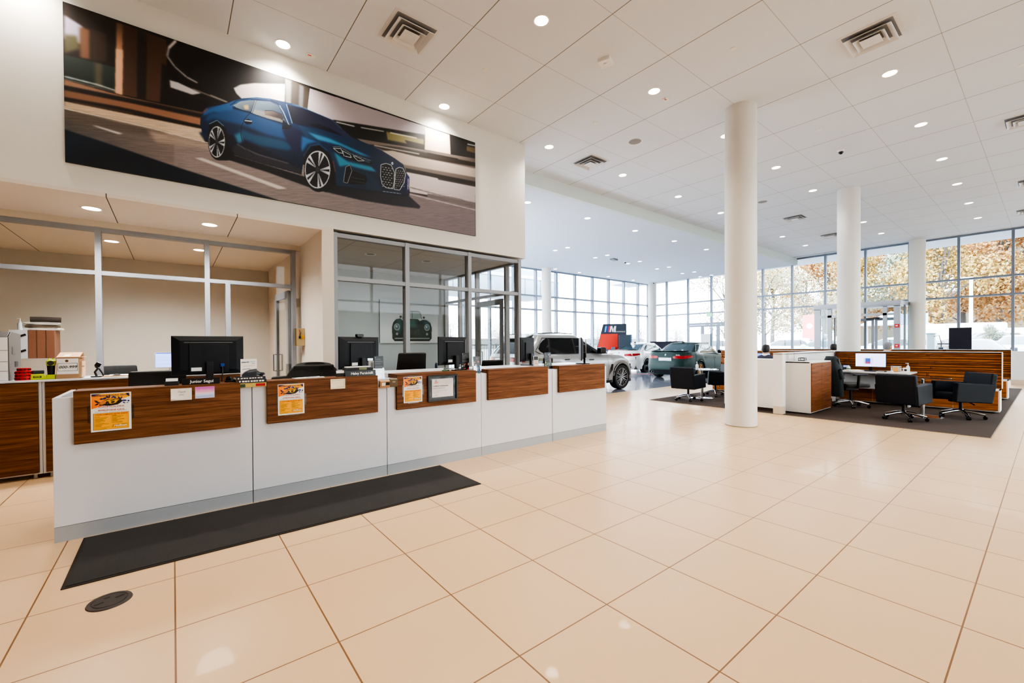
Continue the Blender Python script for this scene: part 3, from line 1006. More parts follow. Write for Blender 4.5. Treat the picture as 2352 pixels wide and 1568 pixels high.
P.line([(3492, 855),(3575, 813),(3659, 819),(3712, 917),(3710, 1067),(3682, 1193),(3572, 1200),(3507, 1156),(3482, 1036),(3492, 855)], 9, (196, 198, 204), soft=1)
P.poly([(3739, 863),(3799, 818),(3859, 820),(3904, 896),(3880, 1049),(3800, 1188),(3705, 1196),(3720, 1043)], (16, 18, 22))
P.line([(3739, 863),(3799, 818),(3859, 820),(3904, 896),(3880, 1049),(3800, 1188),(3705, 1196),(3720, 1043),(3739, 863)], 9, (196, 198, 204), soft=1)
P.line([(3511, 886),(3533, 884)], 7, (214, 218, 222))
P.line([(3730, 891),(3748, 889)], 6, (206, 210, 216))
P.line([(3559, 882),(3581, 881)], 7, (214, 218, 222))
P.line([(3769, 886),(3787, 883)], 6, (206, 210, 216))
P.line([(3608, 879),(3630, 877)], 7, (214, 218, 222))
P.line([(3808, 880),(3826, 878)], 6, (206, 210, 216))
P.line([(3656, 875),(3679, 874)], 7, (214, 218, 222))
P.line([(3847, 875),(3865, 873)], 6, (206, 210, 216))
P.line([(3533, 918),(3555, 917)], 7, (214, 218, 222))
P.line([(3748, 921),(3766, 919)], 6, (206, 210, 216))
P.line([(3581, 915),(3603, 914)], 7, (214, 218, 222))
P.line([(3787, 916),(3805, 913)], 6, (206, 210, 216))
P.line([(3629, 911),(3652, 910)], 7, (214, 218, 222))
P.line([(3826, 911),(3844, 908)], 6, (206, 210, 216))
P.line([(3865, 905),(3883, 903)], 6, (206, 210, 216))
P.line([(3511, 961),(3532, 960)], 7, (214, 218, 222))
P.line([(3730, 959),(3748, 957)], 6, (206, 210, 216))
P.line([(3558, 958),(3580, 957)], 7, (214, 218, 222))
P.line([(3768, 955),(3786, 952)], 6, (206, 210, 216))
P.line([(3607, 955),(3629, 954)], 7, (214, 218, 222))
P.line([(3807, 950),(3825, 947)], 6, (206, 210, 216))
P.line([(3656, 952),(3678, 951)], 7, (214, 218, 222))
P.line([(3846, 945),(3864, 942)], 6, (206, 210, 216))
P.line([(3532, 994),(3554, 993)], 7, (214, 218, 222))
P.line([(3747, 990),(3765, 987)], 6, (206, 210, 216))
P.line([(3580, 991),(3602, 990)], 7, (214, 218, 222))
P.line([(3786, 985),(3804, 983)], 6, (206, 210, 216))
P.line([(3629, 988),(3651, 987)], 7, (214, 218, 222))
P.line([(3825, 980),(3843, 978)], 6, (206, 210, 216))
P.line([(3864, 975),(3883, 973)], 6, (206, 210, 216))
P.line([(3510, 1037),(3532, 1036)], 7, (214, 218, 222))
P.line([(3729, 1028),(3747, 1026)], 6, (206, 210, 216))
P.line([(3558, 1034),(3580, 1033)], 7, (214, 218, 222))
P.line([(3767, 1023),(3786, 1021)], 6, (206, 210, 216))
P.line([(3606, 1031),(3628, 1030)], 7, (214, 218, 222))
P.line([(3806, 1019),(3825, 1017)], 6, (206, 210, 216))
P.line([(3655, 1028),(3677, 1027)], 7, (214, 218, 222))
P.line([(3845, 1014),(3864, 1012)], 6, (206, 210, 216))
P.line([(3531, 1070),(3553, 1069)], 7, (214, 218, 222))
P.line([(3747, 1058),(3765, 1056)], 6, (206, 210, 216))
P.line([(3579, 1067),(3601, 1066)], 7, (214, 218, 222))
P.line([(3785, 1054),(3804, 1052)], 6, (206, 210, 216))
P.line([(3628, 1064),(3650, 1064)], 7, (214, 218, 222))
P.line([(3824, 1049),(3843, 1047)], 6, (206, 210, 216))
P.line([(3863, 1045),(3882, 1042)], 6, (206, 210, 216))
P.line([(3509, 1113),(3531, 1112)], 7, (214, 218, 222))
P.line([(3728, 1097),(3746, 1095)], 6, (206, 210, 216))
P.line([(3557, 1110),(3579, 1110)], 7, (214, 218, 222))
P.line([(3767, 1092),(3785, 1090)], 6, (206, 210, 216))
P.line([(3605, 1108),(3628, 1107)], 7, (214, 218, 222))
P.line([(3806, 1088),(3824, 1086)], 6, (206, 210, 216))
P.line([(3654, 1105),(3677, 1104)], 7, (214, 218, 222))
P.line([(3845, 1083),(3863, 1081)], 6, (206, 210, 216))
P.line([(3531, 1146),(3552, 1145)], 7, (214, 218, 222))
P.line([(3746, 1127),(3764, 1125)], 6, (206, 210, 216))
P.line([(3579, 1144),(3601, 1143)], 7, (214, 218, 222))
P.line([(3785, 1123),(3803, 1121)], 6, (206, 210, 216))
P.line([(3627, 1141),(3649, 1140)], 7, (214, 218, 222))
P.line([(3824, 1118),(3842, 1117)], 6, (206, 210, 216))
P.line([(3863, 1114),(3881, 1112)], 6, (206, 210, 216))
P.line([(3508, 1189),(3530, 1188)], 7, (214, 218, 222))
P.line([(3728, 1166),(3746, 1164)], 6, (206, 210, 216))
P.line([(3556, 1187),(3578, 1186)], 7, (214, 218, 222))
P.line([(3605, 1184),(3627, 1184)], 7, (214, 218, 222))
P.line([(3653, 1182),(3676, 1181)], 7, (214, 218, 222))
P.ell(3680, 786, 16, 22, (210, 222, 236))
P.ell(3680, 786, 8, 12, (60, 110, 170))
P.poly([(3923, 891),(3969, 941),(3958, 1163),(3915, 1194)], (24, 40, 110), soft=2)
P.line([(3950, 968),(3944, 1144)], 10, (200, 206, 222), soft=2)
P.poly([(1273, 910),(1356, 837),(1444, 907),(1485, 1117),(1542, 1239),(1462, 1315),(1362, 1340),(1269, 1211)], (14, 16, 22), soft=3)
P.poly([(1458, 1087),(1455, 1138),(1447, 1188),(1435, 1234),(1419, 1273),(1400, 1305),(1379, 1327),(1357, 1338),(1335, 1339),(1315, 1327),(1296, 1306),(1282, 1275),(1271, 1236),(1264, 1192),(1262, 1143),(1265, 1093),(1273, 1045),(1285, 999),(1300, 960),(1319, 927),(1340, 905),(1361, 892),(1383, 891),(1404, 901),(1423, 922),(1438, 953),(1449, 992),(1456, 1037)], (16, 16, 20))
P.poly([(1437, 1086),(1434, 1132),(1427, 1176),(1417, 1217),(1403, 1252),(1386, 1281),(1368, 1300),(1348, 1310),(1330, 1310),(1312, 1300),(1296, 1281),(1283, 1253),(1273, 1219),(1268, 1179),(1266, 1135),(1269, 1091),(1275, 1047),(1286, 1007),(1299, 971),(1316, 943),(1334, 923),(1353, 912),(1372, 911),(1390, 920),(1406, 939),(1419, 967),(1429, 1002),(1435, 1042)], (186, 188, 194))
P.poly([(1431, 1088),(1428, 1130),(1422, 1171),(1412, 1209),(1399, 1242),(1383, 1269),(1366, 1287),(1349, 1296),(1331, 1296),(1315, 1287),(1300, 1269),(1288, 1243),(1279, 1211),(1273, 1174),(1272, 1134),(1274, 1092),(1281, 1052),(1290, 1014),(1303, 981),(1318, 955),(1335, 936),(1353, 926),(1370, 925),(1387, 934),(1402, 951),(1414, 977),(1424, 1009),(1429, 1047)], (22, 24, 30))
P.poly([(1355, 1071),(1362, 920),(1376, 923),(1358, 1072)], (206, 208, 214),(150, 154, 164),(1382, 926, 1357, 1072))
P.poly([(1358, 1072),(1388, 930),(1400, 944),(1360, 1075)], (206, 208, 214),(150, 154, 164),(1382, 926, 1357, 1072))
P.poly([(1368, 1103),(1431, 1049),(1433, 1083),(1368, 1110)], (206, 208, 214),(150, 154, 164),(1432, 1098, 1368, 1108))
P.poly([(1368, 1110),(1431, 1114),(1428, 1148),(1367, 1117)], (206, 208, 214),(150, 154, 164),(1432, 1098, 1368, 1108))
P.poly([(1357, 1146),(1389, 1265),(1376, 1282),(1354, 1149)], (206, 208, 214),(150, 154, 164),(1369, 1289, 1355, 1148))
P.poly([(1354, 1149),(1363, 1294),(1348, 1300),(1351, 1151)], (206, 208, 214),(150, 154, 164),(1369, 1289, 1355, 1148))
P.poly([(1337, 1141),(1295, 1266),(1285, 1243),(1336, 1136)], (206, 208, 214),(150, 154, 164),(1282, 1232, 1336, 1137))
P.poly([(1336, 1136),(1279, 1220),(1273, 1191),(1335, 1130)], (206, 208, 214),(150, 154, 164),(1282, 1232, 1336, 1137))
P.poly([(1336, 1094),(1278, 1055),(1286, 1023),(1338, 1088)], (206, 208, 214),(150, 154, 164),(1290, 1010, 1338, 1090))
P.poly([(1338, 1088),(1294, 998),(1305, 972),(1340, 1083)], (206, 208, 214),(150, 154, 164),(1290, 1010, 1338, 1090))
P.poly([(1364, 1107),(1364, 1114),(1363, 1121),(1361, 1128),(1359, 1134),(1356, 1138),(1353, 1141),(1350, 1143),(1347, 1143),(1344, 1141),(1342, 1138),(1340, 1134),(1338, 1128),(1337, 1122),(1337, 1115),(1337, 1108),(1338, 1101),(1340, 1094),(1342, 1089),(1345, 1084),(1348, 1081),(1351, 1079),(1354, 1079),(1357, 1081),(1359, 1084),(1362, 1088),(1363, 1094),(1364, 1100)], (60, 62, 70))
P.poly([(2381, 977),(2470, 847),(2578, 809),(2706, 889),(2779, 1105),(2805, 1334),(2663, 1463),(2518, 1437)], (12, 14, 20), soft=3)
P.line([(1273, 910),(1356, 837),(1426, 887)], 8, (120, 150, 180), soft=2)
P.line([(2367, 1019),(2453, 852),(2578, 793),(2688, 856)], 9, (70, 110, 150), soft=3)
P.poly([(2774, 1118),(2768, 1191),(2752, 1262),(2726, 1329),(2693, 1387),(2653, 1433),(2609, 1466),(2564, 1484),(2519, 1486),(2476, 1472),(2439, 1443),(2408, 1401),(2386, 1347),(2372, 1285),(2368, 1218),(2373, 1148),(2388, 1079),(2412, 1014),(2444, 956),(2482, 909),(2525, 874),(2570, 853),(2615, 849),(2659, 860),(2698, 887),(2730, 929),(2755, 983),(2770, 1047)], (16, 16, 20))
P.poly([(2726, 1122),(2721, 1184),(2707, 1246),(2685, 1304),(2657, 1354),(2623, 1394),(2585, 1423),(2547, 1438),(2508, 1440),(2472, 1428),(2440, 1403),(2414, 1366),(2394, 1320),(2382, 1266),(2379, 1207),(2384, 1147),(2397, 1087),(2417, 1031),(2444, 981),(2477, 940),(2514, 910),(2552, 893),(2591, 889),(2628, 899),(2661, 923),(2689, 959),(2709, 1006),(2722, 1061)], (186, 188, 194))
P.poly([(2713, 1125),(2709, 1183),(2696, 1240),(2676, 1294),(2649, 1340),(2618, 1378),(2583, 1404),(2547, 1419),(2511, 1420),(2478, 1409),(2448, 1386),(2423, 1352),(2405, 1309),(2394, 1259),(2391, 1205),(2395, 1148),(2407, 1092),(2426, 1040),(2452, 994),(2482, 956),(2516, 928),(2552, 912),(2588, 908),(2622, 918),(2653, 940),(2679, 974),(2698, 1017),(2710, 1068)], (22, 24, 30))
P.poly([(2558, 1110),(2570, 903),(2599, 904),(2564, 1112)], (206, 208, 214),(150, 154, 164),(2612, 908, 2563, 1111))
P.poly([(2564, 1112),(2624, 913),(2650, 930),(2569, 1115)], (206, 208, 214),(150, 154, 164),(2612, 908, 2563, 1111))
P.poly([(2584, 1152),(2714, 1072),(2717, 1118),(2584, 1162)], (206, 208, 214),(150, 154, 164),(2717, 1139, 2584, 1160))
P.poly([(2584, 1162),(2715, 1160),(2708, 1208),(2583, 1171)], (206, 208, 214),(150, 154, 164),(2717, 1139, 2584, 1160))
P.poly([(2562, 1212),(2629, 1372),(2602, 1397),(2557, 1217)], (206, 208, 214),(150, 154, 164),(2589, 1406, 2558, 1216))
P.poly([(2557, 1217),(2576, 1414),(2546, 1424),(2551, 1219)], (206, 208, 214),(150, 154, 164),(2589, 1406, 2558, 1216))
P.poly([(2523, 1207),(2438, 1382),(2418, 1352),(2519, 1200)], (206, 208, 214),(150, 154, 164),(2411, 1337, 2520, 1202))
P.poly([(2519, 1200),(2405, 1321),(2394, 1282),(2517, 1193)], (206, 208, 214),(150, 154, 164),(2411, 1337, 2520, 1202))
P.poly([(2520, 1144),(2402, 1097),(2417, 1053),(2524, 1136)], (206, 208, 214),(150, 154, 164),(2425, 1035, 2523, 1137))
P.poly([(2524, 1136),(2434, 1017),(2456, 981),(2528, 1128)], (206, 208, 214),(150, 154, 164),(2425, 1035, 2523, 1137))
P.poly([(2577, 1158),(2576, 1168),(2574, 1178),(2571, 1187),(2566, 1195),(2561, 1202),(2555, 1206),(2549, 1209),(2543, 1209),(2537, 1207),(2532, 1204),(2527, 1198),(2524, 1190),(2522, 1182),(2522, 1172),(2522, 1162),(2525, 1153),(2528, 1143),(2532, 1136),(2538, 1129),(2544, 1124),(2550, 1122),(2556, 1121),(2562, 1123),(2567, 1127),(2571, 1133),(2575, 1140),(2577, 1149)], (60, 62, 70))
mu = thing('car_picture', 'wide panoramic wall picture of a blue coupe speeding along a motorway', 'picture', (-0.885, 6.593, 3.412))
P.build('print', print_mat('satin_print', 0.5), mu)
MB().box(0, 0.001, 0, 5.275, 0.026, 1.708).build('backing_panel', M(60, 58, 56, 0.6), mu)
# ================================================================== reception counter
A0 = R(0.59)


def cy(x):
    return 4.483 + 0.0103 * x


UN = [(-0.687, 0.553, -0.575, 0.463, 'leftmost'), (0.559, 1.818, 0.67, 1.708, 'second from the left'), (1.824, 3.069, 1.922, 2.968, 'middle'), (3.073, 4.326, 3.158, 4.212, 'fourth from the left'), (4.334, 5.562, 4.435, 5.48, 'rightmost')]
UL = ['leftmost white reception counter with one flyer and two cards on its walnut panel', 'second reception counter from the left with a flyer and one cream card', 'middle reception counter holding the framed certificate',
      'fourth reception counter with a bare walnut panel and thick grey kick', 'rightmost reception counter ending beside the grey SUV']
KICK = M(172, 178, 186, 0.42, 0.2)
for i, (xa, xb, pa, pb, _) in enumerate(UN):
    t = thing('reception_counter', UL[i], 'counter', (xa, cy(xa), 0), A0, 'reception counters')
    w = xb - xa
    MB().box(0, 0, 0.112, w, 0.04, 1.05).build('front_panel', WHITE, t, bevel=0.002)
    MB().box(0, 0.0, 0.0, w, 0.035, 0.110).build('toe_kick', KICK, t)
    deep = i >= 2
    MB().box(0, 0.042, 0, 0.03, 0.80, 1.05).build('side_panel', WHITE, t, bevel=0.002)
    MB().box(w - 0.03, 0.042, 0, w, 0.80, 1.05).build('side_panel', WHITE, t, bevel=0.002)
    MB().box(0.032 if i else 0.10, 0.042, 1.02, w - 0.032, 0.30, 1.05).build('top_rail', WHITE, t)
    p0, p1 = pa - xa, pb - xa
    b = MB().box(p0, -0.038, 0.705, p1, -0.002, 1.096)
    b.build('walnut_panel', WALNUT, t, bevel=0.0015)
    MB().box(p0, -0.0018, 1.052, p1, 0.20, 1.0955).build('walnut_ledge', WALNUT, t, bevel=0.0015)
    if deep:
        MB().box(p0, 0.202, 1.052, p1, 0.78, 1.094).build('worktop', M(236, 238, 244, 0.25), t)
    else:
        MB().box(0.032, 0.305, 0.72, w - 0.032, 0.80, 0.75).build('worktop', M(232, 232, 234, 0.3), t)
LZ1 = 1.0965

# ---------------- monitors on the counter (backs towards the visitor)
MONB = M(24, 27, 32, 0.45, spec=0.3)
MONS = M(31, 34, 39, 0.45, spec=0.3)


def make_monitor(label, nh, loc, rz, portrait=False, extras=True, cable=True):
    t = thing('computer_monitor', label, 'monitor', loc, rz, 'monitors on the reception counter')
    w, h = (0.565, 0.362)
    z0 = nh
    b = MB()
    rows = []
    for y, s in ((0.0, 1.0), (-0.012, 1.0), (-0.034, 0.80), (-0.036, 0.78)):
        rows.append([(sx * w / 2 * (s if s == 1 else s), y, z0 + h / 2 + sz * h / 2 * (s if s == 1 else s * 0.98)) for sx, sz in ((-1, -1), (1, -1), (1, 1), (-1, 1))])
    b.grid(rows, cu=True)
    o = len(b.v)
    b.add(rows[-1], [(0, 1, 2, 3)])
    b.build('back_shell', MONB, t, bevel=0.003)
    MB().box(-w / 2 + 0.006, 0.0005, z0 + 0.008, w / 2 - 0.006, 0.003, z0 + h - 0.006).build('screen', M(24, 28, 36, 0.15), t)
    MB().box(-w / 2 - 0.001, -0.008, z0 - 0.002, w / 2 + 0.001, 0.004, z0 + h + 0.002).build('bezel', M(30, 31, 34, 0.35), t, bevel=0.002)
    q = MB().box(-0.155, -0.048, z0 + 0.02, 0.155, -0.0365, z0 + h * 0.80)
    q.build('back_cover', MONS, t, bevel=0.004)
    if extras:
        MB().box(-0.19, -0.0402, z0 + h * 0.83, 0.19, -0.0366, z0 + h * 0.845).build('vent_slot', M(120, 122, 126, 0.4), t)
        s = MB()
        for sx in (-0.05, 0.05):
            for sz in (0.17, 0.25):
                s.cyl((sx, -0.050, z0 + sz), (sx, -0.0481, z0 + sz), 0.006, n=10)
        s.build('mount_screws', M(14, 14, 15, 0.6), t)
        l = MB().box(-0.14, -0.0495, z0 + 0.035, -0.06, -0.0482, z0 + 0.068)
        l.build('rating_label', PAPER, t)
    MB().box(-0.028, -0.085, 0.014, 0.028, -0.052, z0 + 0.12).build('stand_neck', BLACK, t, bevel=0.004)
    MB().rbox(-0.12, -0.15, 0.0, 0.12, 0.07, 0.013, 0.03).build('stand_base', BLACK, t)
    if cable:
        c = MB().tube([(0.10, -0.055, z0 + 0.08), (0.102, -0.062, z0 + 0.02), (0.09, -0.075, max(0.03, z0 - 0.1)), (0.075, -0.08, 0.02)], 0.005)
        c.build('power_cable', BLACKS, t, smooth=60)
        MB().box(0.085, -0.066, z0 + 0.07, 0.118, -0.0485, z0 + 0.10).build('video_plug', M(36, 70, 150, 0.4), t, bevel=0.003)
    return t


make_monitor('big black monitor seen from behind on the leftmost reception counter', 0.402, (0.27, 5.03, 0.75), R(2))
m2 = make_monitor('black monitor with a webcam on top, on the second reception counter', 0.402, (1.708, 5.04, 0.75), R(21), cable=False)
cam = MB().rbox(-0.045, -0.03, 0.766, 0.045, 0.01, 0.80, 0.012, axis=1)
cam.build('webcam', BLACKS, m2)
m3 = make_monitor('black monitor on the middle reception counter above the certificate', 0.062, (2.9, 4.93, 1.0945), R(19), cable=False)
m4 = make_monitor('obliquely turned monitor on the fourth reception counter', 0.062, (4.30, 5.06, 1.0945), R(28), extras=False)
m5 = make_monitor('monitor seen edge-on at the right end of the reception counter', 0.062, (5.20, 4.78, 1.0945), R(46), extras=False)
MB().box(-0.12, -0.092, 0.10, 0.08, -0.090, 0.40).build('taped_paper', PAPER, m5)

# ---------------- desk chairs behind the counter
def make_office_chair(name, label, loc, rz, top, width=0.47, mat=LEATHER, jacket=None, group='desk chairs behind the reception'):
    t = thing(name, label, 'chair', loc, rz, group)
    rows = []
    hb = top - 0.50
    for j in range(9):
        v = j / 8
        z = 0.50 + hb * v
        ww = width / 2 * (0.92 + 0.08 * math.sin(PI * min(1, v * 1.2)))
        if v > 0.93:
            ww *= 0.975
        bow = -0.10 * v * v
        rows.append([(ww * u, 0.22 + bow * -1 + 0.045 * (1 - u * u) - 0.03, z) for u in [k / 8 - 1 for k in range(17)]])
    b = MB().grid(rows)
    o = b.build('backrest', mat, t, smooth=50)
    so = o.modifiers.new('thick', 'SOLIDIFY')
    so.thickness = 0.05
    bv = o.modifiers.new('bevel', 'BEVEL')
    bv.width, bv.segments = 0.02, 3
    MB().rbox(-width / 2, -0.25, 0.42, width / 2, 0.22, 0.50, 0.06).build('seat', mat, t, bevel=0.02)
    for s in (-1, 1):
        MB().tube([(s * width * 0.52, 0.15, 0.45), (s * (width / 2 + 0.05), 0.15, 0.66), (s * (width / 2 + 0.05), -0.15, 0.66)], 0.016).build('armrest', BLACK, t, smooth=50)
    MB().cyl((0, 0, 0.08), (0, 0, 0.42), 0.025).build('gas_lift', BLACK, t, smooth=40)
    for k in range(5):
        a = R(90 + 72 * k)
        x, y = 0.3 * math.cos(a), 0.3 * math.sin(a)
        l = MB().tube([(0, 0, 0.11), (x, y, 0.07)], 0.018, rs=[0.024, 0.014])
        lo = l.build('base_arm', BLACK, t, smooth=50)
        MB().cyl((x - 0.02 * math.sin(a), y + 0.02 * math.cos(a), 0.028), (x + 0.02 * math.sin(a), y - 0.02 * math.cos(a), 0.028), 0.028, n=12).build('caster', RUBBER, lo, smooth=40)
    if jacket:
        q = MB()
        R2 = []
        for j in range(8):
            v = j / 7
            z = top + 0.035 - 0.42 * v
            ww = (width / 2 + 0.05) * (0.62 + 0.42 * min(1, v * 2.2) ** 0.6)
            R2.append([(ww * math.cos(a), 0.235 + (0.06 + 0.03 * min(1, v * 3)) * math.sin(a) + 0.006 * math.sin(a * 7 + v * 5), z - 0.02 * abs(math.cos(a)) ** 3) for a in [2 * PI * k / 40 for k in range(40)]])
        q.grid(R2, cu=True)
        q.f.append(tuple(range(len(q.v) - 320, len(q.v) - 280)))
        q.m.append(0)
        q.build('draped_jacket', jacket, t, smooth=70)
    return t


make_office_chair('desk_chair', 'brown-black leather desk chair left of the big monitor', (-0.08, 5.72, 0), R(172), 1.175, 0.50)
make_office_chair('desk_chair', 'desk chair with a black jacket draped over its rounded back', (1.30, 5.62, 0), R(178), 1.19, 0.50, M(30, 29, 28, 0.6), M(36, 34, 32, 0.7, var=0.2))
make_office_chair('desk_chair', 'upright grey-brown leather desk chair between the second and third monitors', (2.62, 5.78, 0), R(176), 1.305, 0.46)
make_office_chair('desk_chair', 'low dark desk chair in front of the open glass office door', (4.02, 5.78, 0), R(170), 1.165, 0.42)
make_office_chair('desk_chair', 'dark desk chair behind the rightmost gap of the reception counter', (5.17, 5.85, 0), R(178), 1.165, 0.42)
make_office_chair('desk_chair', 'black desk chair partly hidden behind the open office door', (1.15, 7.05, 0), R(200), 0.98, 0.42, M(40, 42, 44, 0.6))
make_office_chair('desk_chair', 'black task chair behind the glass above the cardboard box', (-0.62, 8.75, 0), R(10), 1.12, 0.50, M(30, 31, 34, 0.6))

# ================================================================== papers on the walnut panels
def flyer_pic():
    p = Pic(228, 288, 110, 138, (238, 238, 236))
    p.poly([(4, 6), (220, 6), (220, 34), (150, 60), (100, 84), (4, 116)], (246, 178, 24), (244, 132, 26), (110, 6, 10, 100))
    p.poly([(4, 6), (60, 6), (30, 14), (8, 22)], (30, 34, 84), soft=2)
    p.poly([(196, 8), (216, 8), (218, 34), (206, 26)], (24, 32, 84), soft=1)
    random.seed(4)
    for (x, y, rx, ry, ro) in ((60, 44, 10, 6, 0), (92, 30, 5, 12, -0.6), (104, 28, 4, 13, 0.1), (122, 34, 5, 11, 0.8), (40, 68, 16, 4, 0.3), (34, 82, 12, 5, -0.5), (158, 42, 5, 12, -0.5), (170, 44, 4, 11, 0.4), (188, 64, 14, 6, 0.1), (186, 80, 10, 4, 0.6), (212, 68, 6, 6, 0), (206, 82, 7, 3, 0.3), (30, 58, 12, 4, 0.5), (78, 40, 12, 7, -0.4), (134, 36, 9, 6, 0.5)):
        p.ell(x, y, rx, ry, random.choice([(26, 40, 110), (20, 24, 70), (44, 80, 160)]), rot=ro)
    p.poly([(46, 92), (52, 70), (72, 54), (96, 46), (150, 46), (172, 56), (180, 66), (166, 80), (150, 92), (100, 98)], (38, 28, 22))
    p.poly([(52, 68), (74, 54), (92, 56), (84, 78), (60, 88), (50, 84)], (198, 140, 92))
    p.poly([(84, 56), (110, 48), (162, 54), (150, 62), (140, 78), (112, 84), (96, 78)], (214, 170, 60))
    p.poly([(112, 66), (134, 62), (130, 76), (114, 80)], (46, 32, 22))
    p.poly([(108, 56), (132, 52), (128, 58), (110, 61)], (28, 24, 24))
    p.ell(92, 78, 9, 15, (22, 20, 22))
    p.ell(92, 78, 5, 9, (90, 84, 80))
    for y, n in ((112, 5), (146, 7)):
        pass
    for x0, x1, y in ((24, 64, 112), (70, 92, 112), (110, 196, 110), (22, 60, 140), (66, 90, 140), (100, 140, 138), (148, 200, 137)):
        p.rect(x0, y, x1, y + 1.6, (120, 116, 116))
    p.rect(13, 150, 212, 276, (60, 52, 44))
    p.rect(15, 152, 210, 274, (244, 178, 20))
    ly = [176, 184, 192, 200, 208, 216, 224, 232, 240, 248, 257, 266]
    for k, y in enumerate(ly):
        w = [26, 70, 62, 48, 56, 28, 50, 76, 40, 34, 84, 64][k]
        p.rect(22, y, 22 + w, y + 2, (70, 50, 30))
        p.rect(17, y, 19, y + 2, (70, 50, 30))
    for k, y in enumerate([172, 180, 188, 196, 204, 212, 220, 228]):
        w = [26, 64, 52, 28, 70, 32, 58, 60][k]
        p.rect(116, y, 116 + w, y + 2, (70, 50, 30))
        p.rect(111, y, 113, y + 2, (150, 60, 30))
    p.poly([(120, 240), (206, 238), (202, 262), (112, 264)], (196, 150, 70), soft=2)
    return p


FP = flyer_pic()
RED = M(178, 40, 36, 0.5)
CRIM = M(196, 60, 20, 0.5)
for n, (x, z, lab) in enumerate(((-0.484, 0.783, 'yellow car detailing flyer taped to the leftmost walnut panel'), (0.757, 0.772, 'yellow car detailing flyer on the second walnut panel from the left'), (2.0, 0.774, 'yellow car detailing flyer beside the framed certificate'))):
    t = thing('flyer', lab, 'flyer', (x, cy(x) - 0.0395, z), A0, 'car detailing flyers')
    FP.build('printed_sheet', PRINT, t, 0.226, 0.288)
    for a in ((-0.016, 0.07, 0.0, 0.20), (0.226, 0.08, 0.242, 0.19), (0.05, 0.288, 0.17, 0.300), (0.05, -0.012, 0.18, 0.0)):
        MB().box(a[0], -0.0003, a[1], a[2], 0.0008, a[3]).build('clear_tape', ACRYL, t)
    for s, zz, sz, m, ita in (('HOFFMAN DETAILING SERVICE', 0.268, 0.0165, M(40, 52, 110, 0.5), 0.0), ('INTERIOR DETAIL $189.95', 0.184, 0.0125, RED, 0), ('EXTERIOR DETAIL $189.95', 0.1585, 0.0125, RED, 0), ('5 STAR COMPLETE DETAIL $289.95', 0.126, 0.0118, CRIM, 0), ):
        text(s, sz, m, 'lettering', t, (0.113, -0.0006, zz), sx=0.88 if sz > 0.016 else 1.0, bold=0.0003)
    text('Hoffman', 0.021, M(238, 224, 196, 0.4), 'lettering', t, (0.162, -0.0006, 0.036), shear=0.25, bold=0.0006)

# thank-you cards
for x0, x1, z0, z1, lab, m in ((-0.018, 0.119, 0.977, 1.074, 'white thank-you card taped to the leftmost walnut panel', M(234, 230, 224, 0.6)), (1.225, 1.367, 0.983, 1.082, 'cream card with a thin border on the second walnut panel', CREAM)):
    t = thing('greeting_card', lab, 'card', (x0, cy(x0) - 0.0395, z0), A0)
    w, h = x1 - x0, z1 - z0
    MB().box(0, 0, 0, w, 0.0012, h).build('back_leaf', m, t)
    b = MB()
    rows = [[(w * i / 8, -0.0015 - 0.010 * max(0, 1 - i / 5) * (1 - j / 5) ** 2, h * (0.06 + 0.94 * j / 5) + 0.008 * max(0, 1 - i / 6) * (1 - j / 5)) for i in range(9)] for j in range(6)]
    b.grid(rows).build('front_leaf', m, t, smooth=60)
    if m == CREAM:
        q = MB()
        for a in ((0.012, 0.020, 0.014, h - 0.010), (w - 0.014, 0.020, w - 0.012, h - 0.010), (0.012, h - 0.012, w - 0.012, h - 0.010), (0.03, 0.018, w - 0.012, 0.020)):
            q.box(a[0], -0.0035, a[1], a[2], -0.0022, a[3])
        q.build('gold_border', M(170, 140, 80, 0.4), t)
    else:
        text('Thank\nyou', 0.022, M(170, 164, 156, 0.6), 'lettering', t, (w / 2, -0.0045, h * 0.6), shear=0.3)
t = thing('greeting_card', 'pink and blue thank-you card beside the white card', 'card', (0.142, cy(0.142) - 0.0395, 0.982), A0)
p = Pic(133, 96, 48, 36, (240, 240, 244))
p.rect(0, 0, 133, 96, (200, 110, 196), c2=(250, 206, 220), g=(60, 0, 60, 52))
p.rect(0, 52, 133, 96, (226, 232, 246), c2=(186, 204, 236), g=(60, 52, 60, 86), soft=8)
p.line([(8, 84), (60, 80), (126, 74)], 2.5, (150, 160, 186), soft=1)
p.build('printed_sheet', PRINT, t)
MB().box(0, 0.0006, 0, 0.133, 0.0016, 0.096).build('back_leaf', PAPER, t)
text('thanks', 0.030, M(246, 190, 206, 0.5), 'lettering', t, (0.066, -0.0006, 0.066), shear=0.3)

# framed certificate
t = thing('framed_certificate', 'framed certificate leaning on the middle walnut panel, dark grey mount', 'picture frame', (2.293, cy(2.293) - 0.0385, 0.761), A0)
w, h = 0.390, 0.302
b = MB()
for a in ((0, 0, w, 0.016), (0, h - 0.016, w, h), (0, 0.016, 0.016, h - 0.016), (w - 0.016, 0.016, w, h - 0.016)):
    b.box(a[0], -0.022, a[1], a[2], 0, a[3])
b.build('frame', BLACKS, t, bevel=0.002)
p = Pic(358, 270, 90, 68, (44, 50, 58))
for pts in ([(10, 20), (150, 4), (160, 14), (20, 40)], [(200, 30), (300, 10), (330, 4), (260, 40)], [(330, 60), (352, 20), (354, 60), (336, 120)], [(4, 60), (16, 200), (6, 240)], [(330, 160), (352, 220), (340, 250)]):
    p.poly(pts, (110, 132, 140), soft=9, al=0.7)
p.build('mount', print_mat('certificate_mount', 0.2, coat=0.5), t).location = (0.016, -0.006, 0.016)
p = Pic(283, 214, 90, 68, (226, 222, 222))
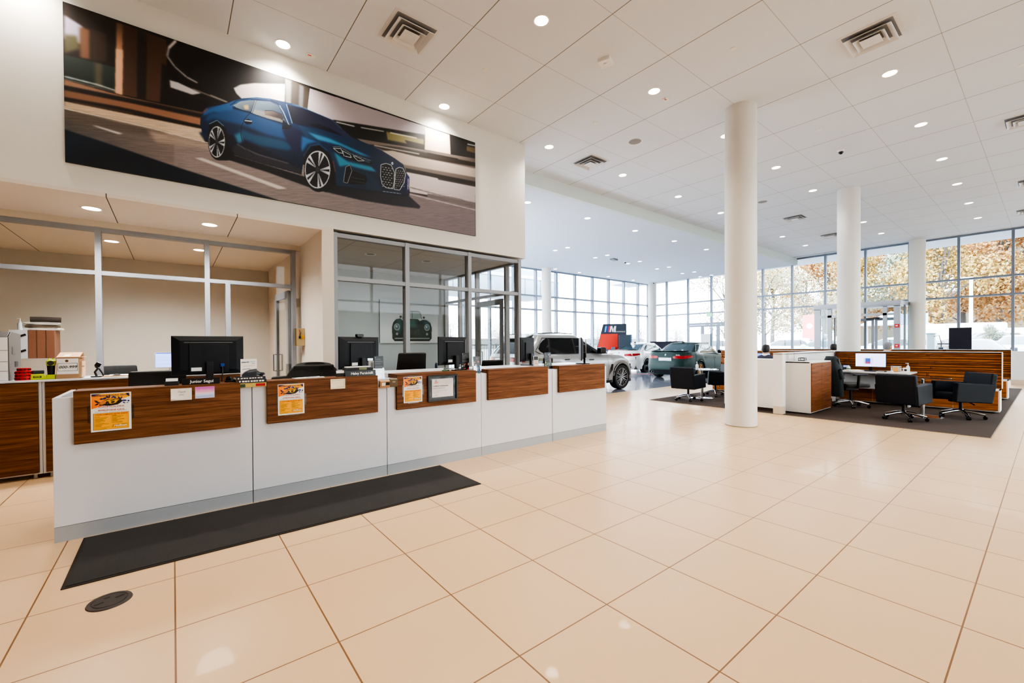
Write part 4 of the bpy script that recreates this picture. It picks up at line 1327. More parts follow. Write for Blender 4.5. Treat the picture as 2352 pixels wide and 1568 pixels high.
for i in range(26):
    for j in range(9):
        if i * 10 + 30 < 280 and i > 3 - j * 0:
            p.ell(i * 10 + 20 + (j % 2) * 5, 8 + j * 7, 2.4, 2.4, (196, 194, 196) if i < 14 else (178, 178, 182), n=8)
p.rect(36, 8, 64, 12, (90, 100, 120))
p.poly([(38, 34), (44, 20), (50, 30), (56, 18), (64, 34)], (70, 90, 120))
p.poly([(30, 42), (80, 36), (82, 46), (34, 54)], (222, 120, 104), soft=2)
for y, w_, c_ in ((118, 120, (120, 120, 120)), (132, 190, (150, 150, 150)), (140, 180, (150, 150, 150)), (148, 120, (150, 150, 150)), (160, 70, (150, 150, 150))):
    p.rect(12, y, 12 + w_, y + 2.5, c_)
p.line([(40, 196), (46, 182), (52, 196), (60, 188), (70, 192), (78, 186)], 2, (60, 60, 70))
p.rect(10, 200, 44, 201.5, (140, 140, 140))
p.build('certificate_sheet', PRINT, t).location = (0.054, -0.0085, 0.045)
text('Certificate of Achievement', 0.0185, M(50, 50, 54, 0.5), 'lettering', t, (0.066, -0.0092, 0.176), align='LEFT', bold=0.0004)
text('BMW of Watertown', 0.0185, M(110, 124, 160, 0.5), 'lettering', t, (0.066, -0.0092, 0.152), align='LEFT')

# ================================================================== things standing on the counter
WHT = M(244, 244, 244, 0.4)


def nameplate(label, s, loc, rz, w, h, sz, off=0.0):
    t = thing('name_plate', label, 'name plate', loc, rz)
    MB().prism([(0, 0), (0.03, 0), (0.012, h), (0.006, h)], 0, w, 0).build('plate', M(26, 26, 30, 0.3), t, bevel=0.001)
    a = math.atan2(0.006, h)
    text(s, sz, WHT, 'lettering', t, (w / 2 + off, 0.002, h * 0.47), (PI / 2 - a, 0, 0), bold=0.0005, depth=0.0012)
    return t


nameplate('black name plate in front of the big monitor', 'Junior Segui', (0.055, 4.50, LZ1), R(-2), 0.262, 0.052, 0.034, 0.005)
nameplate('black name plate under the webcam monitor', 'Haley Persichilli', (1.39, 4.53, LZ1), R(-4), 0.315, 0.058, 0.036, 0.015)

t = thing('card_holder', 'black business card holder left of the first name plate', 'card holder', (-0.058, 4.53, LZ1), R(-6))
MB().prism([(0, 0), (0.05, 0), (0.045, 0.03), (0.012, 0.034)], 0, 0.092, 0).build('tray', BLACK, t, bevel=0.002)
MB().cbox((0.046, 0.026, 0.033), (0.08, 0.004, 0.05), Euler((R(-20), 0, 0))).build('business_cards', PAPER, t)
t = thing('card_holder', 'business card stand left of the second name plate', 'card holder', (1.315, 4.58, LZ1), R(-8))
MB().prism([(0, 0), (0.05, 0), (0.045, 0.03), (0.012, 0.034)], 0, 0.09, 0).build('tray', BLACK, t, bevel=0.002)
MB().cbox((0.045, 0.026, 0.036), (0.08, 0.004, 0.05), Euler((R(-20), 0, 0))).build('business_cards', PAPER, t)
t = thing('document_tray', 'low dark tray of forms behind the second name plate', 'tray', (1.40, 4.585, LZ1), R(-3))
MB().box(0, 0, 0, 0.30, 0.09, 0.085).build('tray', M(48, 48, 50, 0.5), t, bevel=0.003)
MB().box(0.02, 0.006, 0.086, 0.27, 0.085, 0.097).build('papers', M(226, 226, 220, 0.6), t)
MB().box(0.15, -0.001, 0.06, 0.23, 0.0, 0.082).build('label_strip', M(140, 146, 110, 0.5), t)

# papers lying on the ledges
t = thing('paper_sheets', 'loose white papers on the second counter ledge', 'paper', (1.06, 4.60, LZ1), R(6))
b = MB()
for k in range(3):
    b.cbox((0, 0.01 * k, 0.0015 + 0.002 * k), (0.28, 0.10, 0.0012), Euler((0, 0, R(4 * k))))
b.build('sheets', PAPER, t)
t = thing('pen', 'silver pen lying on the papers of the second counter', 'pen', (1.10, 4.585, LZ1 + 0.010), R(12))
MB().cyl((-0.07, 0, 0), (0.06, 0, 0), 0.0045, n=10).build('barrel', STEEL, t, smooth=40)
MB().cyl((0.06, 0, 0), (0.075, 0, 0), 0.004, 0.001, n=10).build('tip', BLACK, t, smooth=40)
t = thing('marker_pen', 'green marker lying on the middle counter ledge', 'pen', (2.60, 4.60, LZ1 + 0.008), R(8))
MB().cyl((-0.04, 0, 0), (0.035, 0, 0), 0.008, n=12).build('barrel', M(40, 110, 66, 0.4), t, smooth=40)
MB().cyl((0.035, 0, 0), (0.06, 0, 0), 0.0085, n=12).build('cap', M(30, 60, 44, 0.4), t, smooth=40)
t = thing('tablet', 'black flat tablet lying below the third monitor', 'tablet', (2.74, 4.60, LZ1), R(9))
MB().rbox(0, 0, 0, 0.2, 0.09, 0.012, 0.01).build('body', BLACKS, t)
t = thing('booklet', 'white booklet lying beside the tablet on the middle counter', 'booklet', (2.66, 4.66, LZ1), R(9))
MB().box(0, 0, 0, 0.19, 0.06, 0.012).build('pages', PAPER, t)

# books and brochure in the first gap
bk = [('bottom book with red and yellow spine in the first counter gap', (0.452, 4.455, 1.0505), 0.215, 0.150, 0.036, M(196, 170, 92, 0.5)), ('dark book with a white title lying on the red-spined book', (0.445, 4.47, 1.0875), 0.225, 0.150, 0.030, M(42, 42, 50, 0.4)),
      ('thick black book, topmost of the stack in the first counter gap', (0.435, 4.475, 1.1185), 0.23, 0.15, 0.022, M(34, 34, 40, 0.4))]
for n, (lab, loc, w, d, h, m) in enumerate(bk):
    t = thing('book', lab, 'book', loc, R(1 + n), 'books in the first counter gap')
    MB().box(0.002, 0.003, 0.002, w - 0.002, d, h - 0.002).build('pages', M(234, 230, 220, 0.7), t)
    MB().box(0, 0, 0, w, d, 0.002).box(0, 0, h - 0.002, w, d, h).box(0, 0, 0.002, w, 0.003, h - 0.002).build('cover', m, t)
    if n == 0:
        MB().box(0.13, -0.001, 0.006, 0.205, 0.0, 0.03).build('red_panel', M(176, 34, 40, 0.5), t)
        MB().box(0.005, -0.001, 0.002, 0.05, 0.0, 0.03).build('green_panel', M(60, 80, 56, 0.5), t)
    else:
        b = MB()
        for k in range(9):
            b.box(0.012 + k * 0.022, -0.001, h * 0.3, 0.012 + k * 0.022 + (0.017 if k % 3 else 0.012), 0.0, h * 0.72)
        b.build('title_strip', PAPER, t)
t = thing('brochure', 'small white brochure with a dark car standing on the book stack', 'brochure', (0.475, 4.53, 1.1410), R(3))
p = Pic(128, 160, 44, 54, (240, 240, 240))
p.line([(8, 30), (66, 28)], 7, (60, 80, 96), soft=1)
p.line([(70, 27), (116, 24)], 6, (150, 190, 206), soft=1)
p.rect(88, 40, 114, 43, (80, 80, 84))
p.line([(20, 66), (112, 60)], 5, (196, 196, 198), soft=2)
p.line([(14, 94), (76, 88)], 5, (110, 110, 112), soft=1)
p.poly([(8, 140), (30, 118), (70, 98), (128, 92), (128, 160), (8, 160)], (44, 46, 50), soft=2)
p.poly([(50, 116), (80, 106), (128, 102), (128, 112), (60, 122)], (120, 124, 130), soft=2)
p.build('printed_sheet', PRINT, t)
MB().box(0, 0.001, 0, 0.128, 0.004, 0.16).build('card', PAPER, t)
t = thing('model_car', 'small black model car on the book stack behind the brochure', 'model car', (0.60, 4.60, 1.1410), R(10))
b = MB().prism([(-0.07, 0.008), (0.075, 0.008), (0.07, 0.028), (0.03, 0.034), (0.01, 0.052), (-0.035, 0.052), (-0.062, 0.034)], -0.026, 0.026, 1)
b.build('body', BLACKS, t, bevel=0.006)
for sx in (-0.045, 0.045):
    for sy in (-1, 1):
        MB().cyl((sx, sy * 0.02, 0.012), (sx, sy * 0.029, 0.012), 0.0125, n=14).build('wheel', RUBBER, t, smooth=40)
t = thing('small_box', 'little orange box in the first counter gap', 'box', (0.673, 4.66, 1.0505), R(5))
MB().box(-0.025, -0.02, 0, 0.012, 0.02, 0.062).build('carton', M(214, 90, 50, 0.5), t, bevel=0.002)
t = thing('stapler', 'dark blue stapler on the white rail of the first counter gap', 'stapler', (0.60, 4.72, 1.0505), R(-20))
MB().box(-0.07, -0.016, 0, 0.07, 0.016, 0.012).build('base', M(34, 44, 70, 0.4), t, bevel=0.003)
MB().prism([(-0.07, 0.014), (0.07, 0.022), (0.07, 0.042), (-0.06, 0.05), (-0.07, 0.04)], -0.014, 0.014, 1).build('arm', M(40, 52, 84, 0.35), t, bevel=0.004)


# brochure holders
def leaflet_pic(bg, seed, dark=True):
    p = Pic(100, 210, 34, 70, bg)
    rs = random.Random(seed)
    if dark:
        p.ell(12, 14, 3.5, 3.5, (230, 230, 230))
        for k, (y, w) in enumerate(((26, 60), (34, 70), (48, 82), (64, 80), (72, 60), (86, 78), (100, 84))):
            p.rect(8, y, 8 + w, y + 3, (190, 190, 190) if k in (2, 6) else (110, 110, 112))
    cols = [(214, 200, 180), (60, 50, 46), (226, 222, 220), (150, 110, 90), (30, 30, 34), (196, 90, 70)]
    for k in range(16):
        x, y = rs.uniform(0, 100), rs.uniform(120 if dark else 10, 200 if dark else 120)
        p.ell(x, y, rs.uniform(6, 18), rs.uniform(5, 12), rs.choice(cols), rot=rs.uniform(0, 3), soft=1)
    if not dark:
        p.rect(10, 130, 96, 196, (44, 62, 96))
        for y in (140, 150, 158, 170):
            p.rect(16, y, 70, y + 3, (200, 206, 216))
    return p


def holder(label, loc, rz, w, h, pics, tilt=10):
    t = thing('brochure_holder', label, 'brochure holder', loc, rz)
    m = Euler((R(-tilt), 0, 0)).to_matrix().to_4x4()
    b = MB()
    b.box(0, 0, 0, w, 0.002, h * 0.45).box(0, 0.028, 0, w, 0.030, h * 0.92).box(0, 0, 0, w, 0.03, 0.002).box(0, 0, 0, 0.002, 0.03, h * 0.45).box(w - 0.002, 0, 0, w, 0.03, h * 0.45)
    b.x(m)
    b.x(Matrix.Translation((0, 0.0, 0.0)))
    b.build('acrylic_pocket', ACRYL, t)
    for k, (pc, x0, ww, hh) in enumerate(pics):
        o = pc.build('leaflet', PRINTG, t, ww, hh)
        o.matrix_local = m @ Matrix.Translation((x0, 0.006 + 0.009 * k, 0.004))
        bb = MB().box(0, 0.001, 0, ww, 0.007, hh)
        q = bb.build('leaflet', BLACK, t)
        q.matrix_local = m @ Matrix.Translation((x0, 0.006 + 0.009 * k, 0.004))
    return t


g2 = Pic(80, 170, 26, 56, (150, 146, 140))
g2.ell(40, 40, 16, 26, (70, 66, 64), soft=3)
g2.poly([(10, 90), (70, 80), (76, 150), (14, 160)], (206, 204, 200), soft=6)
holder('acrylic holder with black and grey brochures in the second counter gap', (1.665, 4.60, 1.0505), R(-4), 0.17, 0.25, [(leaflet_pic((26, 28, 34), 3), 0.065, 0.10, 0.245), (g2, 0.004, 0.075, 0.20)], 6)
holder('acrylic leaflet rack in the third counter gap', (2.985, 4.55, 1.0505), R(-3), 0.115, 0.22, [(leaflet_pic((40, 36, 34), 8, False), 0.014, 0.092, 0.215)], 8)
holder('acrylic holder of dark brochures in the fourth counter gap', (4.31, 4.66, 1.0505), R(-12), 0.125, 0.25, [(leaflet_pic((28, 30, 40), 11), 0.004, 0.056, 0.24), (leaflet_pic((40, 66, 84), 13, False), 0.064, 0.056, 0.24)], 4)
t = thing('tabletop_sign', 'tall black tabletop sign at the right end of the middle counter', 'sign', (2.90, 4.70, LZ1), R(-3))
leaflet_pic((26, 26, 28), 21).build('printed_sheet', PRINTG, t, 0.105, 0.215)
MB().box(0, 0.001, 0, 0.108, 0.02, 0.215).build('stand', BLACK, t)
t = thing('tabletop_sign', 'small white tabletop sign with a dark square picture on the fourth counter', 'sign', (4.085, 4.66, LZ1), R(-8))
p = Pic(86, 150, 30, 50, (238, 234, 230))
p.rect(8, 6, 78, 58, (24, 26, 32))
p.ell(43, 32, 20, 20, (70, 74, 84))
p.ell(43, 32, 12, 12, (30, 32, 40))
for y in (72, 86, 100, 112):
    p.rect(16, y, 72, y + 5, (206, 150, 130), soft=1)
p.build('printed_sheet', PRINT, t)
MB().box(0, 0.001, 0, 0.086, 0.012, 0.15).build('stand', ACRYL, t)
t = thing('acrylic_stand', 'empty clear acrylic stand in the fourth counter gap', 'sign holder', (4.225, 4.70, 1.0505), R(-5))
MB().box(0, 0, 0, 0.08, 0.004, 0.19).box(0, 0, 0, 0.08, 0.06, 0.003).build('panel', ACRYL, t)
# stacked gift cards hanging over the second gap
t = thing('card_box', 'tan gift card box hanging at the front of the second counter gap', 'card box', (1.727, 4.438, 0.957), R(-2))
b = MB().cbox((0.05, 0.02, 0.045), (0.105, 0.05, 0.075), Euler((R(14), 0, R(-3))))
b.build('carton', M(190, 150, 116, 0.5), t, bevel=0.002)
MB().cbox((0.03, -0.012, 0.045), (0.04, 0.003, 0.035), Euler((R(14), 0, R(-3)))).build('white_card', PAPER, t)
MB().cbox((0.075, -0.012, 0.048), (0.04, 0.003, 0.032), Euler((R(14), 0, R(-3)))).build('black_card', BLACK, t)
t = thing('card_box', 'grey-brown card box next to the tan card box', 'card box', (1.837, 4.442, 0.962), R(-6))
MB().cbox((0.04, 0.02, 0.05), (0.078, 0.05, 0.085), Euler((R(14), 0, R(-6)))).build('carton', M(122, 110, 92, 0.5), t, bevel=0.002)
text('50', 0.034, M(214, 204, 184, 0.5), 'lettering', t, (0.036, -0.010, 0.062), (R(90 + 14 - 28), 0, R(-6)))
t = thing('telephone', 'black telephone behind the first name plate', 'telephone', (0.36, 4.60, LZ1), R(-8))
MB().prism([(0, 0), (0.08, 0), (0.08, 0.03), (0, 0.012)], 0, 0.12, 0).build('body', BLACK, t, bevel=0.004)
MB().rbox(0.01, 0.01, 0.022, 0.045, 0.075, 0.046, 0.012).build('handset', BLACKS, t, bevel=0.004)
# ================================================================== credenza behind the reception and the things on it
CX = [-2.08, -1.118, -0.168, 0.78]
CL = ['walnut door cabinet at the left picture edge under the copier', 'walnut door cabinet under the cardboard box', 'walnut door cabinet half hidden behind the big monitor']
for i in range(3):
    t = thing('credenza', CL[i], 'cabinet', (CX[i] + 0.002, 6.80, 0), 0, 'walnut cabinets behind the reception')
    w = CX[i + 1] - CX[i] - 0.004
    b = MB().box(0, 0.0, 0.05, 0.022, 0.55, 1.045).box(w - 0.022, 0, 0.05, w, 0.55, 1.045).box(0.022, 0, 0.05, w - 0.022, 0.55, 0.072).box(0.022, 0.53, 0.072, w - 0.022, 0.55, 1.045)
    b.build('carcass', WHITE, t)
    MB().box(-0.002, -0.022, 1.045, w + 0.002, 0.56, 1.066).build('top', WHITE, t, bevel=0.002)
    d = MB().box(0.024, -0.02, 0.066, w - 0.024, -0.001, 1.038).build('door', WALNUT, t, bevel=0.0015)
    MB().box(w / 2 - 0.09, -0.034, 1.036, w / 2 + 0.09, -0.020, 1.042).build('tab_pull', STEEL, d)
    for x in (0.06, w - 0.06):
        for y in (0.05, 0.5):
            MB().cyl((x, y, 0), (x, y, 0.05), 0.022, n=14).build('foot', STEEL, t, smooth=40)
CT = 1.0665
# copier at the left edge
t = thing('office_printer', 'tall white and grey copier at the left picture edge', 'printer', (-1.36, 6.84, CT))
MB().box(-0.5, 0, 0, -0.004, 0.45, 0.46).build('paper_drawers', M(234, 234, 236, 0.4), t, bevel=0.008)
s = MB()
for z in (0.10, 0.20, 0.32):
    s.box(-0.5, -0.002, z, -0.006, 0.0, z + 0.005)
s.build('drawer_gaps', M(120, 120, 122, 0.5), t)
MB().prism([(0.0, 0.0), (0.45, 0.0), (0.45, 0.50), (0.10, 0.52), (0.0, 0.46)], -0.003, 0.004, 0).build('side_housing', M(104, 100, 96, 0.6), t, bevel=0.006)
MB().prism([(0.0, 0.462), (0.10, 0.522), (0.40, 0.512), (0.40, 0.50)], -0.45, -0.01, 0).build('control_panel', M(92, 90, 88, 0.4), t, bevel=0.003)
MB().box(0.004, 0.10, 0.28, 0.007, 0.22, 0.36).build('side_hatch', M(90, 88, 86, 0.5), t)
MB().box(0.004, 0.20, 0.14, 0.007, 0.32, 0.20).build('latch', M(60, 60, 60, 0.5), t)
# red coiled straps
RD = M(206, 38, 40, 0.45)
for k, (dx, dy, rr) in enumerate(((0, 0, 0.064), (0.002, 0.0, 0.063), (-0.001, 0.002, 0.062), (0.004, -0.002, 0.050))):
    t = thing('wire_spool', ['bottom red spool of the stack on the credenza', 'second red spool from the bottom of the stack', 'third red spool of the stack on the credenza', 'small topmost red spool of the stack'][k], 'spool', (-1.262 + dx, 6.87 + dy, CT + 0.033 * k), 0, 'red spools on the credenza')
    MB().lathe([(0.02, 0), (rr, 0), (rr, 0.008), (rr - 0.008, 0.010), (rr - 0.008, 0.022), (rr, 0.024), (rr, 0.032), (0.02, 0.032), (0.02, 0)], n=28).build('red_reel', RD, t, smooth=30)
    b = MB()
    for q in range(10):
        a = 2 * PI * q / 10
        b.cbox((rr * math.cos(a), rr * math.sin(a), 0.016), (0.004, 0.012, 0.018), Euler((0, 0, a)))
    b.build('dark_clips', M(70, 22, 24, 0.5), t)
LIME = M(188, 204, 32, 0.4)
t = thing('battery_charger', 'lime green battery charger lying beside the red spools', 'charger', (-1.165, 6.90, CT), R(8))
MB().prism([(-0.07, 0), (0.07, 0), (0.065, 0.035), (0.045, 0.062), (-0.045, 0.062), (-0.068, 0.032)], -0.05, 0.05, 1).build('body', LIME, t, bevel=0.006)
MB().rbox(-0.04, -0.04, 0.062, 0.05, 0.04, 0.10, 0.01).build('battery', M(54, 56, 58, 0.5), t, bevel=0.005)
MB().box(-0.03, -0.0515, 0.02, 0.03, -0.05, 0.04).build('name_badge', BLACK, t)
text('RYOBI', 0.015, LIME, 'lettering', t, (0, -0.052, 0.03), bold=0.0004)
MB().tube([(-0.07, 0, 0.015), (-0.085, 0.0, 0.05), (-0.078, 0.0, 0.09), (-0.05, 0, 0.10)], 0.005).build('cord', LIME, t, smooth=60)
t = thing('work_light', 'lime green and black hand lamp standing upright next to the cardboard box', 'flashlight', (-1.062, 6.90, CT), R(4))
MB().rbox(-0.036, -0.035, 0, 0.036, 0.035, 0.05, 0.012).build('battery_foot', LIME, t, bevel=0.006)
MB().lathe([(0.0, 0.05), (0.028, 0.05), (0.030, 0.10), (0.033, 0.15), (0.0, 0.15)], n=20).build('handle', BLACK, t, smooth=40)
MB().lathe([(0, 0.15), (0.036, 0.15), (0.038, 0.20), (0.026, 0.215), (0, 0.215)], n=20).build('lamp_head', LIME, t, smooth=40)
MB().cyl((0, -0.03, 0.178), (0, -0.042, 0.178), 0.026, n=18).build('lens', M(60, 62, 66, 0.2), t, smooth=40)
for s in (-1, 1):
    MB().cyl((s * 0.015, 0, 0.213), (s * 0.017, 0, 0.232), 0.008, n=10).build('button', LIME, t, smooth=40)
# cardboard file box
t = thing('file_box', 'brown cardboard file box marked with a handwritten number range', 'box', (-1.018, 6.86, CT), R(-2))
KR = M(176, 140, 104, 0.8, var=0.06)
MB().box(0, 0, 0, 0.185, 0.26, 0.235).build('carton', KR, t)
MB().box(0.012, -0.004, 0.235, 0.205, 0.27, 0.242).prism([(0.012, 0.235), (0.205, 0.235), (0.19, 0.296), (0.02, 0.284)], 0.16, 0.163, 1).build('folded_lid', M(196, 160, 124, 0.8), t)
MB().add([(0.004, -0.004, 0.238), (0.188, -0.004, 0.238), (0.186, 0.13, 0.292), (0.006, 0.13, 0.292)], [(0, 1, 2, 3)])
q = MB()
q.add([(0.002, -0.006, 0.237), (0.19, -0.006, 0.237), (0.192, 0.16, 0.292), (0.006, 0.16, 0.292)], [(0, 1, 2, 3)])
q.build('lid_flap', M(196, 158, 122, 0.8), t)
q = MB()
q.add([(0.05, 0.02, 0.2474), (0.10, 0.02, 0.2474), (0.112, 0.09, 0.2706), (0.062, 0.09, 0.2706)], [(0, 1, 2, 3)])
q.build('tape', M(226, 210, 190, 0.6), t)
MB().box(0.006, -0.0015, 0.05, 0.178, -0.0005, 0.225).build('printed_label', PAPER, t)
q = MB()
for a in ((0.012, 0.085, 0.170, 0.088), (0.012, 0.170, 0.170, 0.173), (0.012, 0.088, 0.015, 0.170), (0.167, 0.088, 0.170, 0.170)):
    q.box(a[0], -0.0025, a[1], a[2], -0.0016, a[3])
q.build('label_rule', BLACK, t)
MB().cyl((0.085, -0.003, 0.198), (0.085, -0.0016, 0.198), 0.014, n=20).build('hand_hole', M(110, 74, 46, 0.8), t)
text('000-999', 0.043, BLACK, 'lettering', t, (0.092, -0.003, 0.128), shear=0.25, bold=0.0005)
MB().box(0.186, 0.03, 0.01, 0.20, 0.24, 0.19).build('side_flap', M(206, 172, 138, 0.8), t)
MB().box(0.186, 0.02, 0.125, 0.222, 0.05, 0.142).build('side_flap', M(206, 172, 138, 0.8), t)
# phone stand, clipboard
t = thing('phone_mount', 'black articulated phone mount on the credenza', 'phone stand', (-0.70, 6.92, CT), R(10))
MB().rbox(-0.05, -0.035, 0, 0.06, 0.035, 0.014, 0.012).build('base', BLACK, t, bevel=0.003)
MB().tube([(0.0, 0, 0.012), (-0.015, 0, 0.06), (0.01, 0, 0.10), (-0.01, 0, 0.13)], 0.011).build('arm', BLACK, t, smooth=60)
MB().cbox((0.012, -0.01, 0.145), (0.05, 0.02, 0.05), Euler((0, R(30), 0))).build('cradle', BLACKS, t, bevel=0.005)
MB().tube([(0.02, 0, 0.10), (0.045, 0, 0.05), (0.058, 0, 0.014)], 0.008).build('brace', BLACK, t, smooth=60)
t = thing('clipboard', 'brown clipboard with white papers on the credenza', 'clipboard', (-0.54, 7.0, CT), R(3))
MB().box(-0.12, -0.12, 0, 0.14, 0.12, 0.010).build('board', M(176, 140, 100, 0.7), t)
MB().box(-0.06, -0.11, 0.0105, 0.12, 0.11, 0.016).build('sheets', PAPER, t)
MB().prism([(-0.03, 0.016), (0.05, 0.016), (0.02, 0.034), (0.0, 0.034)], -0.115, -0.095, 1).build('clip', STEEL, t)

# key box on the recess wall
t = thing('key_box', 'small gold acrylic key box on the wall by the office door', 'key box', (1.72, 7.70, 1.414))
AMB = M(170, 146, 96, 0.25, 0.3)
MB().box(-0.13, 0.0, 0, 0.001, 0.20, 0.004).box(-0.13, 0.0, 0.285, 0.001, 0.20, 0.289).box(-0.012, 0, 0.004, -0.002, 0.20, 0.285).box(-0.13, 0.095, 0.004, -0.012, 0.10, 0.285).build('case', AMB, t)
MB().box(-0.13, 0.0, 0.004, -0.012, 0.004, 0.285).build('clear_side', M(186, 168, 126, 0.2, 0.2), t)
MB().box(-0.055, -0.002, 0.11, -0.018, -0.0005, 0.18).build('yellow_tag', M(226, 160, 30, 0.5), t)
MB().tube([(-0.085, -0.003, 0.26), (-0.07, -0.006, 0.22), (-0.078, -0.006, 0.16)], 0.006).cbox((-0.08, -0.006, 0.14), (0.03, 0.008, 0.04)).build('keys', BLACK, t, smooth=50)
MB().tube([(-0.09, -0.003, 0.275), (-0.072, -0.005, 0.24), (-0.085, -0.005, 0.19)], 0.007).build('red_fob', M(196, 110, 96, 0.5), t, smooth=50)

# ================================================================== seen through the left office glass
t = thing('wall_cabinet', 'brown wall cabinet hanging behind the left office glass', 'cabinet', (-1.765, 9.9, 1.245))
MB().box(0, 0, 0, 0.285, 0.45, 0.445).build('carcass', M(140, 96, 74, 0.5), t, bevel=0.003)
MB().box(-0.20, 0.0, 0, -0.004, 0.45, 0.445).build('white_side', WHITE, t)
for z in (0.10, 0.34):
    MB().cbox((-0.10, -0.006, z), (0.17, 0.01, 0.03), Euler((0, R(-24), 0))).build('dark_rail', BLACK, t)
s = MB()
for x in (0.09, 0.19):
    s.box(x, -0.003, 0.0, x + 0.005, 0.0, 0.445)
s.build('door_gaps', M(84, 52, 38, 0.6), t)
for n, (z, w, m, lab) in enumerate(((0, 0.40, PAPER, 'bottom papers on the wall cabinet behind the office glass'), (0.022, 0.34, M(120, 104, 86, 0.7), 'brown folders on the wall cabinet behind the office glass'), (0.046, 0.36, M(208, 206, 200, 0.7), 'upper papers on the wall cabinet behind the office glass'))):
    t = thing('paper_stack', lab, 'papers', (-1.64, 10.10, 1.6905 + z * 1.9), R(-4 + 5 * n), 'papers on the wall cabinet')
    b = MB()
    for k in range(4):
        b.cbox((0.01 * (k % 2), 0, 0.005 + 0.0095 * k), (w + 0.02 * (k % 3), 0.26, 0.009), Euler((0, 0, R(3 * (k % 3 - 1)))))
    b.build('sheets', m, t)
t = thing('rolled_cloth', 'dark rolled cloth on top of the papers behind the office glass', 'cloth roll', (-1.60, 10.08, 1.862), R(6))
MB().tube([(-0.17, 0, 0.0), (0.0, 0.0, 0.005), (0.17, 0, 0.0)], 0.042, 14).build('roll', M(70, 60, 54, 0.8), t, smooth=60)
t = thing('pump_bottle', 'clear sanitizer bottle left of the papers behind the office glass', 'bottle', (-1.86, 9.98, 1.690))
MB().lathe([(0, 0), (0.03, 0), (0.03, 0.10), (0.012, 0.125), (0.012, 0.14), (0, 0.14)], n=18).build('bottle', M(210, 220, 226, 0.2), t, smooth=40)
MB().cyl((0, 0, 0.14), (0, 0, 0.18), 0.005).box(-0.03, -0.006, 0.172, 0.008, 0.006, 0.182).build('pump', WHITEM, t)
t = thing('office_desk', 'desk behind the office glass below the lit laptop', 'desk', (0.1, 9.2, 0))
MB().box(-0.9, 0, 0.72, 0.75, 0.7, 0.75).build('desk_top', M(150, 104, 78, 0.4), t)
for x in (-0.88, 0.72):
    MB().box(x, 0.02, 0, x + 0.03, 0.68, 0.72).build('leg_panel', M(150, 104, 78, 0.4), t)
t = thing('laptop_screen', 'lit blue-white computer screen behind the office glass', 'monitor', (-0.08, 9.55, 0.7505), R(4))
MB().box(-0.17, -0.012, 0.30, 0.30, 0.0, 0.57).build('frame', WHITEM, t)
p = Pic(440, 250, 40, 24, (176, 196, 250))
p.rect(0, 0, 440, 14, (60, 80, 170))
for y in range(30, 240, 24):
    p.rect(10, y, 430, y + 2, (140, 164, 236))
p.build('screen', SCREEN, t).location = (-0.155, -0.0135, 0.31)
MB().box(0.03, 0.0, 0.012, 0.10, 0.03, 0.34).build('stand_neck', WHITEM, t)
MB().rbox(-0.06, -0.08, 0, 0.19, 0.1, 0.012, 0.02).build('stand_base', WHITEM, t)

# ================================================================== bluish office on the right
t = thing('car_canvas', 'canvas of a dark green vintage roadster seen head-on behind the glass', 'picture', (3.72, 9.5645, 1.4625))
p = Pic(1265, 900, 150, 106, (196, 202, 206))
p.rect(0, 0, 1265, 900, (176, 184, 190), c2=(206, 210, 212), g=(0, 0, 0, 600))
p.poly([(250, 800), (246, 560), (270, 470), (330, 400), (420, 380), (470, 420), (520, 380), (800, 380), (850, 420), (920, 390), (1000, 400), (1090, 460), (1120, 560), (1116, 800), (1060, 862), (300, 862)], (26, 46, 46), (16, 26, 28), (600, 380, 600, 860))
p.poly([(330, 420), (420, 392), (450, 460), (420, 700), (320, 640)], (60, 92, 92), soft=26)
p.poly([(560, 392), (760, 392), (800, 560), (520, 560)], (70, 104, 104), soft=30)
p.poly([(940, 410), (1040, 430), (1080, 540), (980, 560)], (58, 90, 92), soft=24)
for s in (-1, 1):
    x = 680 + s * 330
    p.ell(x, 560, 62, 72, (170, 180, 184))
    p.ell(x, 560, 50, 58, (84, 104, 108))
    p.ell(x - 10, 548, 20, 24, (196, 206, 208), soft=6)
    p.ell(x, 706, 26, 28, (150, 156, 156))
p.poly([(540, 600), (820, 600), (860, 740), (500, 740)], (22, 26, 28))
for k in range(13):
    x = 520 + k * 26
    p.line([(x, 604), (x - 6 + k, 736)], 5, (110, 118, 120))
p.line([(470, 382), (500, 240), (540, 218), (820, 218), (860, 240), (890, 382)], 12, (36, 44, 46))
p.poly([(500, 250), (540, 226), (820, 226), (862, 250), (880, 370), (486, 370)], (150, 164, 168))
p.line([(680, 220), (680, 372)], 8, (50, 58, 60))
p.ell(430, 344, 26, 24, (40, 48, 50))
p.ell(938, 344, 26, 24, (40, 48, 50))
p.rect(300, 790, 1066, 812, (150, 156, 158))
p.build('print', print_mat('canvas_gloss', 0.5), t, 1.49, 1.006)
MB().box(0, 0.001, 0, 1.49, 0.035, 1.006).build('stretcher_frame', M(60, 62, 64, 0.6), t)
t = thing('office_desk', 'grey desk in the bluish office behind the glass', 'desk', (3.2, 8.3, 0))
MB().box(-1.0, 0, 0.72, 1.2, 0.75, 0.75).build('desk_top', M(160, 168, 172, 0.4), t)
for x in (-0.98, 1.16):
    MB().box(x, 0.02, 0, x + 0.03, 0.73, 0.72).build('leg_panel', M(150, 158, 162, 0.4), t)
t = thing('side_chair', 'dark blue guest chair in the bluish office', 'chair', (4.7, 8.2, 0), R(60))
MB().rbox(-0.25, -0.25, 0.40, 0.25, 0.25, 0.47, 0.05).build('seat', M(34, 52, 74, 0.6), t, bevel=0.015)
MB().rbox(-0.24, 0.22, 0.52, 0.24, 0.27, 1.02, 0.06, axis=1).build('backrest', M(34, 52, 74, 0.6), t, bevel=0.015)
